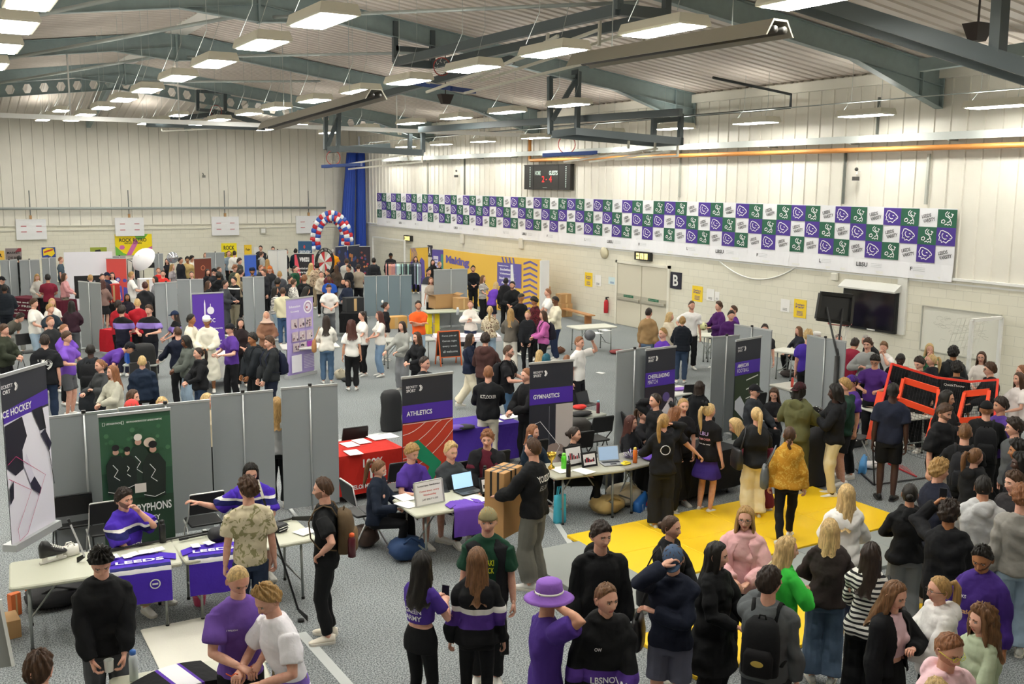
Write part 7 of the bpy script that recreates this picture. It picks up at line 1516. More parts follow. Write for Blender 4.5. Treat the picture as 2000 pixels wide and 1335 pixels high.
# portable hoop
q = atz(1622, 700, 1.2); o = empty('portable_hoop', (q[0], q[1], 0), 0, 'black portable basketball hoop seen from behind by the television', 'basketball hoop'); hx, hy = q[0], q[1]
bl = [np.array(D(*p)) for p in ((1602, 572, 19.2), (1665, 578, 19.4), (1660, 632, 19.4), (1594, 622, 19.2))]; cc = sum(bl)/4; pl = np.array([cc[0], cc[1], 0])+np.array([-.25, -.35, 0]); o.location = (0, 0, 0)
mb = MB(); e = unit(np.cross(bl[1]-bl[0], bl[3]-bl[0]))*.04; mb.loft([bl, [p+e for p in bl]]); mb.build('backboard', mat('1c1d1f', .5), o); mb = MB(); [mb.bar(bl[i]-e*.3, bl[(i+1) % 4]-e*.3, .05, .07) for i in range(4)]; mb.build('board_rim', mat('111112', .4), o); mb = MB(); mb.tube([pl, pl+np.array([0, 0, 1.7])], .045, 8); mb.build('pole', M_BLK, o, smooth=True); mb = MB(); mb.tube([pl+np.array([0, 0, 1.7]), cc+(bl[1]-bl[0])*.25], .02, 6); mb.tube([pl+np.array([0, 0, 1.7]), cc-(bl[1]-bl[0])*.25], .02, 6); mb.build('brace', M_BLK, o); mb = MB(); rg = np.array(D(1640, 632, 19.8)); mb.tube([rg+.22*np.array([math.cos(a), math.sin(a), 0]) for a in np.linspace(0, 2*pi, 15)], .012, 5); ring_ = mb.build('ring', mat('8a2b24', .5), o); mb = MB()
for a in np.linspace(0, 2*pi, 11)[:-1]: mb.tube([rg+.22*np.array([math.cos(a), math.sin(a), 0]), rg+.15*np.array([math.cos(a+.4), math.sin(a+.4), 0])-(0, 0, .2), rg+.12*np.array([math.cos(a), math.sin(a), 0])-(0, 0, .35)], .006, 4)
mb.build('net', mat('e4e2da', .7), ring_); mb = MB(); mb.rbox((pl[0]-.4, pl[1]-.5, 0), (pl[0]+.4, pl[1]+.5, .18), .1); mb.build('base', M_BLK, o)
# football helmet and shoulder shirt on a stand table
q = atz(1592, 860, .74); lump((q[0], q[1], 0), (.28, .22, .98), '17181b', 'black football shirt on a low stand under the helmet', 'football_shirt_stand', 'shirt stand', 31, False, am=.03)
q = atz(1592, 815, 1.05); h_ = empty('football_helmet', (q[0], q[1], .98), 2.4, 'shiny black American football helmet', 'helmet'); mb = MB(); mb.loft([[(.15*math.sin(t)*math.cos(a), .165*math.sin(t)*math.sin(a), .13+.14*math.cos(t)) for a in np.linspace(0, 2*pi, 20, endpoint=False)] for t in np.linspace(.05, 2.3, 10)]); mb.build('shell', mat('131416', .12), h_, smooth=True); mb = MB()
for z in (.04, .08, .12): mb.tube([(.14, -.08, z), (.22, 0, z-.01), (.14, .08, z)], .007, 6)
for y in (-.03, .03): mb.tube([(.21, y, .03), (.21, y, .12)], .007, 6)
mb.build('face_guard', mat('1d1e20', .3), h_)
# chairs
for px, py, rz, wh, lb in ((146, 1085, pi, 0, 'black folding chair with perforated back behind the long near table'), (400, 1080, pi, 1, 'black chair with white frame under the outstretched arm'), (212, 1100, pi, 1, 'pale chair of the seated player with hand on cheek'), (480, 1075, pi, 1, 'chair of the seated player with outstretched arm'),
  (712, 1060, 1.6, 1, 'white-framed black chair of the woman in a navy jacket'), (775, 1010, pi, 0, 'black folding chair of the athlete in purple'), (880, 1010, pi, 0, 'black folding chair of the man with sunglasses on his head'), (955, 985, pi, 0, 'black folding chair of the man in maroon'), (1030, 960, pi, 0, 'black folding chair of the ginger-haired woman'), (1120, 940, pi, 0, 'black folding chair of the dark-haired woman at the photographs'),
  (1160, 905, pi, 0, 'empty black folding chair beside the grey divider'), (1665, 900, .3, 1, 'white-legged black chair behind the green hoodie'), (280, 790, 0, 0, 'large black office chair with a small label behind the divider'), (685, 930, pi, 0, 'black chair with coat behind the red table corner'), (60, 720, .4, 0, 'black folding stool at left behind number 79'), (1345, 830, 2.8, 0, 'black folding chair of the dark-haired person in a black coat'), (1245, 905, 1.2, 0, 'folding chair of the cheerleader holding a cup'), (1400, 690, .5, 0, 'folding chair by the small table near the wall'), (1460, 850, 3.0, 0, 'black crate-like chair left of the dark-haired couple'), (1905, 800, .5, 0, 'folding chair by the whiteboard corner')):
 q = atz(px, py, 0); chair(q[0], q[1], rz, lb, wh)
q = atz(1135, 870, .45); lump((q[0], q[1]+.15, .46), (.25, .2, .45), '2a2724', 'dark quilted coat over a chair beside the grey divider', 'coat_on_chair', 'coat', 41, False); q = atz(765, 840, 0); lump((q[0], q[1], 0), (.22, .16, .85), '1a1b1e', 'black coat draped over a chair left of the athletics banner', 'coat_on_chair', 'coat', 42, False, am=.06)
q = atz(277, 772, 0); lump((q[0]+.05, q[1]-.1, .35), (.3, .14, .9), '161719', 'large black padded coat over the office chair back', 'coat_on_chair', 'coat', 43, False, am=.04)
laptop(atz(1150, 790, .745), .3, 'dark laptop open on the table behind the gymnastics banner', '1c1e22', '1b1c1f'); lump(atz(1132, 798, .745), (.14, .1, .08), 'cf2a22', 'bright red bag on the table behind the gymnastics banner', 'pouch', 'bag', 51, False); lump(atz(1135, 812, .745), (.22, .12, .09), '1a1a1d', 'black bag on the table behind the gymnastics banner', 'pouch', 'bag', 52, False)
q = atz(268, 706, .745); box((q[0], q[1], .745), (.5, .35, .28), 0, 'blue plastic crate on the left table', '2059b8', 'plastic_crate'); lump(atz(291, 706, .745), (.15, .12, .14), 'e8e8e8', 'white and red helmet beside the blue crate', 'helmet', 'helmet', 53, False); q = atz(690, 607, .745); box((q[0], q[1], .745), (.6, .4, .45), 0, 'small dark monitor on the black-clothed table', '24272a', 'monitor')
q = atz(1333, 760, .745); lump((q[0], q[1], .745), (.3, .12, .04), '8a5cc0', 'purple cloth spread on the white table by the cheerleading banner', 'folded_garment', 'clothes', 54, False)
sheets([(1165, 650, 0), (1182, 645, 0)], 'white handwritten note on the table edge', z=.744, sz=.24, grp='white notes at the table left of the door'); sheets([(1173, 728, .3)], 'small white paper dropped on the open floor', z=0, sz=.15)
# easel pad
a = atz(1015, 560, 1.0); o = empty('flip_chart', (a[0], a[1], 0), -.5, 'white flip chart in front of the yellow backdrop', 'flip chart'); mb = MB(); mb.box((-.35, -.01, .75), (.35, .01, 1.85), mt=Matrix.Rotation(-.1, 4, 'X')); mb.build('pad', mat('eceee9', .6), o); mb = MB()
for k in range(6): strip(mb, [(-.2, 1.6-.14*k), (.15+.03*(k % 3), 1.6-.14*k)], (0, .13-.012*k, 0), (1, 0, 0), UZ, .03, 0, off=.05)
mb.build('writing', mat('9aa39a', .7), o)
for x in (-.3, .3): mb = MB(); mb.tube([(x, 0, 1.0), (x, -.25, 0)], .012, 5); mb.build('leg', M_ALU, o)
# ================================================================ THE CROWD
PT = dict(rugby=('bands', [(1.02, 'purple'), (1.17, 'white'), (1.22, 'black')]), snow=('bands', [(.99, 'purple'), (1.09, 'black')]), st=('stripes', '26262a', .045), camo=('print', '8f8a64', 11.), hock=('bands', [(.84, '20225c'), (.90, 'white'), (.93, '4a2fae')]),
 jv=('bands', [(1.20, 'lpurple'), (1.34, 'black')]), flor=('print', '6a4a38', 16.), plaid=('print', '1a1416', 22.), leo=('print', '3a2c22', 26.), shoul=('bands', [(1.36, 'white'), (1.40, 'black')]), knit=('print', 'c9a44e', 20.), skirt=('print', '3f3a34', 24.), hem=('bands', [(.90, '7c63b8'), (.97, 'eceaf0')]), cut=('print', '22232a', 20.), lowc=('bands', [(.95, 'white')]))
TABLE = '''
72 1277 178 150 m short hbrown a tee black straight black arms=lap|in a black top, only the head in view at bottom left
195 1068 181 4 m curly hblack a sweat black straight dgrey arms=low,nod=32,id=jump|in a plain black jumper looking down, hands together, at the near table
463 1103 182 12 m buzz hlblonde a tee 6b4d9f straight black arms=front,nod=26,turn=14,id=pur|in a purple T-shirt with cropped fair hair, looking down at orange string
520 1143 180 300 m quiff hblonde a tee eceaf0 shorts khaki arms=hold,lean=12,nod=22,pat=hem,id=wht|in a white T-shirt with purple hem, reaching to the orange string
484 935 180 186 m curly hbrown a tee beige straight djean arms=down,pat=camo,turn=30,id=camo|in a beige patterned T-shirt, seen from behind at the hockey table
633 934 179 262 m crop hbrown a tee black jogger black arms=hip,beard=1,shoe=f0e8d8,id=pack|in black with a brown camouflage rucksack and white and orange trainers
240 955 178 40 m fringe hdark a jersey 4a2fae straight khaki arms=table/face,sit=1,pat=hock,id=h1,beard=1|sitting in a purple hockey jersey with a hand on the cheek
489 904 182 5 m mid hblack a jersey 4a2fae shorts khaki arms=side/lap,sit=1,pat=hock,nod=15,id=h2|sitting in a purple hockey jersey, arm stretched along a chair back
822 1080 165 140 f long hblack a crop 4d3690 legging black arms=phone,turn=20,id=team|in a cropped purple T-shirt and black leggings, holding a phone
932 1072 168 178 f long hlbrown a sweat black legging black arms=down,pat=rugby,id=rug|in a black, purple and white striped rugby top with very long hair
953 992 180 -3 m short hblonde a tee 1d4030 jogger black arms=down,cap=backcap:8c8463,over=1c1d20:0,id=grn|in a green T-shirt, dark waistcoat and backwards khaki cap
1043 857 186 240 m crop hbrown a sweat black wide 66655e arms=carry,id=box|in a black sweatshirt carrying a large cardboard parcel
1088 1136 178 110 m short hbrown b tee 4a3186 straight black arms=ear/down,cap=bucket:8a5fb8:white,id=buck|in a lilac bucket hat and purple shirt, hand raised to the ear
1166 1140 177 12 m crop hlbrown a jacket 17181b straight black arms=down/low,pat=snow,turn=25,id=snow|in a black quarter-zip with a purple SNOW band and a silver chain
1174 1020 182 14 m fringe hdark a hoodie black straight black arms=down,turn=18,id=hood|in a plain black hoodie with a small chest logo and moustache
1310 1008 166 65 f bun hbrown a jacket black slim black arms=front,id=bun|in a black jacket with a low bun by the yellow mats
1316 1064 180 -8 m short hbrown a sweat 1c2130 shorts 5d5f70 arms=brow/cross,cap=cap:4a5d78,nod=24,id=navy|in a blue-grey cap and navy jumper rubbing one eye, grey shorts
1400 1060 168 62 f long hblack a coat black wide 1d1d1f arms=front,turn=12|in a long black coat with long straight black hair
1457 990 170 -4 f long hblonde a knit e0aeb0 straight 26282e arms=front,glasses=1,over=e0aeb0:1,id=pink|in a pink cardigan with glasses and long fair hair
1503 1112 180 170 m fringe hdark a sweat 55595c straight 303338 arms=down/face,id=bk1,turn=-25|in a grey sweatshirt with white piping and a black backpack, seen from behind
1537 1050 165 120 f mid hlblonde a sweat lime straight 2e2c30 arms=chest,id=grnk,turn=-20|in a bright green cable-knit jumper
1622 1016 167 182 f mid hlblonde a hoodie 37302f wide jean arms=front,id=bro|in a dark brown hoodie with shoulder-length blonde hair, seen from behind
1655 948 168 185 f long hlblonde a hoodie e6e4e0 straight navy arms=front,id=whh|in a white hoodie with long blonde hair, seen from behind near the mats
1702 1062 166 172 f long hdark a sweat e4e2dc wide black arms=front,pat=st,id=str|in a black and white striped top with very long dark brown hair
1779 946 168 195 f bun hblack b hoodie black wide grey arms=front,turn=-15|in a black hoodie with black hair in a low bun and grey jeans
1748 1136 167 55 f long hlbrown a crop e3c1cc wide black arms=down/chest,over=17181b:1,nod=12,id=ptop|in a pink top under an open black hoodie
1838 1127 166 -62 f pony hblonde a hoodie eae8e6 slim black arms=front,glasses=1,id=wfox|in a white hoodie with red print, glasses and blonde ponytail
1921 1065 175 -14 m short hblack c jacket 432b7c straight ljean arms=down,nod=20,beard=1,id=ks|in a purple quarter-zip top with a short black beard
1922 1185 164 -52 f longcurl hlbrown a sweat sage straight black arms=front|in a pale sage sweatshirt with long curly brown hair
1850 1246 176 48 m crop hging a hoodie e8c3ca straight black arms=down,glasses=yellow,nod=15,beard=1|in a pink hoodie with yellow sunglasses on the head
1836 1321 160 200 f short hlblonde a sweat pink straight black|with fair hair, only the crown in view at the bottom edge
1855 982 178 172 m curly hdark c jacket 1c1d20 straight black arms=low/up,turn=-10,id=ph|in a black quarter-zip photographing with a lit phone
1930 934 180 186 m crop hblack b hoodie b9babb straight jean arms=front|in a light grey hoodie with a black tribal mark on the hood
1834 900 178 120 m curly hblonde a coat 1d2130 straight black arms=front,id=fle|in a navy jacket with cream fleece collar and curly fair hair
1905 876 165 140 f pony hlbrown a hoodie black slim black arms=front,turn=-15|in a black hoodie with a curly light brown ponytail and scrunchie
1990 948 182 190 m curly hging a sweat 8e8b86 wide ljean arms=hang|in a grey knitted polo and pale jeans at the right edge
1984 922 176 -50 m fringe hbrown a jacket 2e2c2e straight black|in a dark jacket with brown hair, face turned left, at the right edge
1745 748 187 178 m cornrow hblack e tee 232839 shorts black arms=hang,shoe=black,id=tall|in a navy T-shirt and black shorts with braided hair, white socks
1849 763 180 75 m mid hblack b jacket 17181b straight black arms=chest|in a dark jacket with thick black hair in front of the target net
1844 789 183 60 m fringe hbrown a jersey 1a1b1e shorts e6d8c8 arms=hang,beard=1,nod=12,id=fb|in a black American football jersey with cream shorts
1886 829 178 180 m crop hlbrown a tee black straight black arms=front,id=bk2|in a black T-shirt with a dark backpack, light brown hair, seen from behind
1928 784 180 185 m buzz hging a jacket black straight black cap=cap:black,arms=front,id=bk3|in a black cap and jacket with a backpack, near the net
1957 777 178 -60 m fringe hdark b tee 533a8a straight black arms=chest|in a purple T-shirt with mouth open beside the black cap
1984 819 178 -75 m curly hdark a jacket 54575a straight black glasses=1|in a grey jacket with glasses and dark curly hair at the right edge
1992 862 179 -80 m curly hblack c jacket 2c2e32 straight black|in a dark jacket with curly black hair at the right edge
1997 886 176 -70 m dreads hblack e hoodie 24242a straight black|with black hair in a dark hoodie at the far right edge
1992 728 166 -50 f long hbrown a tee e9e1de straight black arms=front|in a white T-shirt with long brown hair at the right edge
1998 713 172 -70 f tied hging a tee pink straight black|in a pale top, barely in view at the right edge above the white T-shirt
1936 709 178 -75 m fringe hbrown a jacket 202125 straight black glasses=1,arms=front|in a black jacket with glasses turned to the woman in white
1918 687 165 -10 f long hbrown a tight ece4dc straight white arms=front,glasses=1|in a white top with glasses by the whiteboard
1863 678 180 205 m curly hblack c hoodie 2f3234 straight black id=bk4,turn=-30|in a dark grey hoodie with a backpack in front of the whiteboard
1870 708 176 190 m curly hblack c jacket 17181a straight black|in a dark jacket with curly black hair behind the target net
1816 671 165 8 f long hlblonde a tee 3f7a58 straight black arms=face|in a green patterned top with long blonde hair by the whiteboard
1822 693 166 -70 f pony hlblonde a jacket 24242a straight black|with a long blonde ponytail behind the target net
1798 697 178 -40 m fringe hdark a jacket 1b1c1f straight black nod=18|in a black jacket with brown fringe looking down behind the net
1760 690 180 10 m cornrow hblack e coat 1a1b1e straight black nod=30,lean=15|in a black coat with braided hair bowed over the table
1727 668 176 -12 m fringe hlbrown a tee ece9e8 straight black arms=face,sit=1|sitting in a white T-shirt, hand at the mouth, below the television
1710 692 176 -10 m fringe hblack b tee 4b2a72 straight black arms=hold,nod=28,glasses=1|in a dark purple polo with glasses, folding paper at the white table
1696 662 178 -20 m curly hbrown a jacket 9b9d9b straight black arms=chest|in a grey zip top with curly brown hair below the television
1690 655 176 -60 m crop hgrey a jacket 1d1e21 straight black lean=20|with grey hair leaning forward by the wall
1672 662 178 160 m short hdark b coat 8a2238 straight black lean=35|in a black and crimson jacket bending away behind the divider
1561 638 164 -55 f long hlbrown a sweat 2a2c34 slim black sit=1,arms=table|sitting with long brown hair at the white wall table
1584 645 180 160 m curly hlblonde a tee 46309a shorts black arms=hang|in a purple T-shirt with curly fair hair beside the divider
1607 650 172 20 m buzz hgrey a tee 3c3d42 straight black cap=kufi:white|in a white cap behind the divider by the hoop pole
1621 652 170 20 f tied hred a tee 3a2a2c straight black|with dark red hair behind the divider by the hoop pole
1494 634 168 0 m short hdark a tee 2a2a2e straight black sit=0|behind the sideways grey divider, only dark hair in view
1484 750 176 60 m crop hdark a jacket 303338 straight black sit=1,arms=table,cap=cap:1c1c20|sitting in a dark jacket and cap at the American football banner
1502 758 164 -8 f long hbrown a tee 1d1d20 slim black nod=24,arms=cross,sit=1|sitting in a black T-shirt with brown wavy hair, arms folded
1482 795 168 205 f pony hlblonde a jacket 1f2022 wide e6d9b4 arms=chest,id=lea|in a black leather jacket and cream wide trousers, blonde ponytail
1424 822 166 -78 f long hlblonde a sweat 6a2735 wide 5e1f2c lean=48,arms=table|bending over the table in a maroon sweatshirt with long blonde hair
1562 747 182 165 m dreads hblack e hoodie 5f6040 cargo 55563a arms=chest,cap=backcap:3a1a20,turn=-30|in an olive tracksuit with a cap, head bowed over a phone
1543 834 165 182 f braid hbrown a knit b8862c slim 17171a arms=down,pose=walk,pat=knit,id=must|in a mustard cable-knit cardigan walking over the yellow mats
1634 752 181 -85 m dreads hblack e hoodie 1c1d20 jogger d6c9a0 arms=reach/chest|in a black hoodie and cream joggers by the football helmet
1652 740 178 -70 m fringe hblonde a hoodie 1f3a30 shorts 1d1e22 arms=chest|in a dark green hoodie with fair hair behind the black hoodie
1665 733 176 -60 m short hdark b tee 4a2d80 straight black cap=backcap:4a2d80|in a purple cap behind the green hoodie
1285 769 170 -60 f tied hdark a sweat 18191c straight black arms=ear/down,id=redph|in a black sweatshirt holding a red phone to the ear
1256 796 165 60 f pony hbrown a tee 1a1a1e straight black sit=1,arms=table,cap=bow:black|sitting with a hair bow at the grey divider edge
1232 812 164 68 f long hred a sweat 17181c straight black sit=1,arms=hold|sitting in a black sweatshirt with auburn hair, raising a clear cup
1297 809 168 195 f pony hblonde a sweat 1a1b1e wide 202124 arms=ear/chest,turn=-35,id=cir|in a black sweatshirt and baggy trousers, hand on head, blonde ponytail
1320 792 165 110 f mid hging a tee 1c1c20 straight black arms=table,cap=bow:black,nod=15|with ginger hair and a bow behind the cheerleading table
1336 780 168 20 f tied hblonde a tee 1b1b1f straight black arms=low|in a black T-shirt with fair tied hair facing the camera at the cheerleading stall
1378 787 167 150 f pony hlblonde a tee 19191c skirt 3a2a78 arms=down/low,cap=bow:black,turn=-25,id=cheer|in a black cheerleading T-shirt and purple skirt with blonde ponytail
1366 745 164 160 f bob hdark a coat 17181b straight black sit=1|sitting in a black coat with a dark bob behind the cheerleading banner
1296 641 178 -50 m crop hblonde a tee 6038a6 straight black|in a purple V-neck T-shirt behind the cheerleading banner
1131 658 178 60 m crop hging a tee e6e4e0 straight 1c1c20 arms=hang/up,id=ball|in a white T-shirt holding a grey ball beside the head
1121 834 164 75 f bun hdark a sweat 1c1d20 slim black sit=1,arms=lap|sitting in black with dark tied hair at the photo-frame table
1040 830 164 60 f mid hging a jacket 22303f slim black sit=1,arms=ear/lap|sitting in a navy jacket with ginger hair, fingers raised
954 716 178 180 m crop hging a jacket 1a1b1e straight ddd6c2 arms=front,id=kit,extra=collar|in a black top printed KITLOCKER and cream trousers, seen from behind
1030 720 176 -60 m crop hging a jacket 1b1b1e straight black arms=front|in a track jacket half hidden by the gymnastics banner
992 675 180 78 m crop hbrown a tee 1a1a1d straight 3f5a75 arms=hold,beard=1,glasses=1,id=bk5|in a black polo holding a camera on a gimbal
948 652 179 172 m curly hdark a hoodie 4a3230 straight 2c2c30 arms=front|in a dark brown hoodie walking away behind the centre
918 652 167 80 f mid hdark b sweat 1d2438 wide e3dac2 arms=front,pose=walk|in a navy jumper and cream trousers walking to the right
828 697 178 60 m crop hdark a jacket 202226 straight black|in a black jacket behind the athletics banner
815 649 165 -50 f long hbrown a jacket 1b1c1f straight black arms=front|in a black leather jacket holding a coat
786 628 166 -40 f long hdark a sweat 9a9b96 wide 74767a arms=reach/front|in a light grey zip top and wide grey trousers
1058 686 164 180 f long hlblonde a tee 3a6a74 straight black sit=1|with long blonde hair behind the gymnastics banner, seen from behind
1074 690 164 150 f mid teal a tee 27403f straight black sit=1|with teal dyed hair behind the gymnastics banner
1096 694 160 180 f mid hging a tee pink straight black sit=1|with ginger hair just above the gymnastics banner
803 867 176 45 m fringe hblonde a tee 4c338c shorts black sit=1,arms=hold/lap,nod=15,id=lv|sitting in a purple LEEDS VARSITY T-shirt smiling
880 866 176 35 m quiff hlblonde a jacket 3a3e42 straight black sit=1,arms=lap/table|sitting in a dark grey zip top with sunglasses on the head
952 842 177 -8 m curly hging a tee 5a1f2d straight black sit=1,arms=lap,over=1a1a1e:1|sitting in a maroon T-shirt and black jacket, curly ginger hair
738 899 166 72 f pony hlbrown a jacket 1c2433 slim 16171a sit=1,arms=hold,nod=15|sitting in a navy jacket with a long light brown ponytail
753 590 164 85 f bun hdark a tee 1c1c1f straight d8d4c8 arms=hang,cap=bow:white|in a black T-shirt with a white hair bow
817 588 178 3 m short hdark b tee f0622a straight ljean arms=cross,beard=1,id=ora|in a bright orange football shirt with arms crossed
919 587 166 -8 f tied hging a sweat e9e4dc straight 26304a arms=chest|in a white embroidered jumper with a lanyard
957 598 165 178 f pony hlblonde a sweat d8cbb0 straight ljean arms=front,pat=flor|in a cream floral blouse, seen from behind
1001 603 168 180 f long hblonde a sweat 6a645c wide e6e0d4 arms=front|in a grey-brown top and white trousers, seen from behind
1029 607 164 -12 f tied hblonde a puffer 202226 slim black arms=low|in a black padded jacket facing the camera in the middle distance
1060 607 167 -70 f mid hbrown a hoodie c66aac slim 1c1c20 arms=front,id=bk6|in a pink hoodie with a dark rucksack
1086 578 182 -75 m buzz hblack d sweat e6dfc8 straight 2b3550 arms=front,nod=20|in a cream jumper looking down in the middle distance
1071 564 180 -80 m crop hging a tee e8e6e2 straight jean arms=front|in a white T-shirt with light hair near the cardboard boxes
1045 580 178 -60 m curly hblack c shirt 5c2028 straight black nod=20,pat=plaid|in a dark red checked shirt
1017 573 178 50 m crop hblack c tee 17181b straight black arms=hip,nod=25|in a black T-shirt with one hand on the hip near the flip chart
1001 550 180 -15 m short hblack b jacket 17181a straight black beard=1,arms=front|in a black jacket and red lanyard near the yellow backdrop
988 542 180 160 m bald hblack e jacket 1a1a1d straight black|in a black jacket with shaved head facing the yellow backdrop
970 551 165 150 f mid hlblonde a tee 6a3fb0 shorts 2a2a3a lean=25,arms=table|bending in a purple T-shirt over a blue bag
943 538 166 60 f long hlbrown a tee e4e0d8 wide 1b1b1e arms=front,pat=st|in a black and white striped T-shirt near the yellow backdrop
924 519 180 5 m short hblack b jacket 1a1b1f straight black beard=1,arms=front|in a black and white jacket directly before the yellow backdrop
837 525 178 40 m short hblack b tee 3a3c44 straight black|with black hair at the left end of the wide divider
842 542 166 0 f mid hging a tee b8a89a straight black|with ginger hair beside the small white screen
845 507 168 10 f mid hblack a jacket 1d1d20 straight black|with dark hair in black before the purple banner
858 511 166 60 f tied hblonde a jacket 232328 straight black|with fair tied hair in black before the yellow backdrop
763 494 178 10 m short hblack d jacket 222328 straight black cap=cap:black|in a black cap behind the clothes rail
812 501 166 0 f mid hbrown a hoodie 8a8f9a straight black|behind the right end of the clothes rail
1267 602 180 150 m crop hdark a sweat 9a7d58 straight jean arms=down|in a tan jumper and jeans by the double door
1308 610 167 80 f mid hlblonde a puffer ddd3bc slim black arms=front|in a cream padded coat by the double door
1333 618 168 182 f bun hblonde a puffer 1c2028 straight 35455c arms=front|in a black hooded padded coat and jeans, seen from behind by the wall
1351 588 184 8 m crop hbrown a tee ebe9e6 straight 1c1d20 arms=hip/down,beard=1,turn=12|in a white T-shirt with a grey jumper over the shoulder by the wall
1405 590 181 -60 m quiff hbrown a jacket 4a2260 straight 2a1838 arms=hold,id=fbl|in a dark purple top holding a football
1434 597 180 -70 m crop hbrown a tee 5a2e80 straight black|in a purple T-shirt behind the footballer
1428 607 178 15 m short hdark a jacket 4a2260 straight black nod=8|in a dark purple top smiling above the grey divider
'''
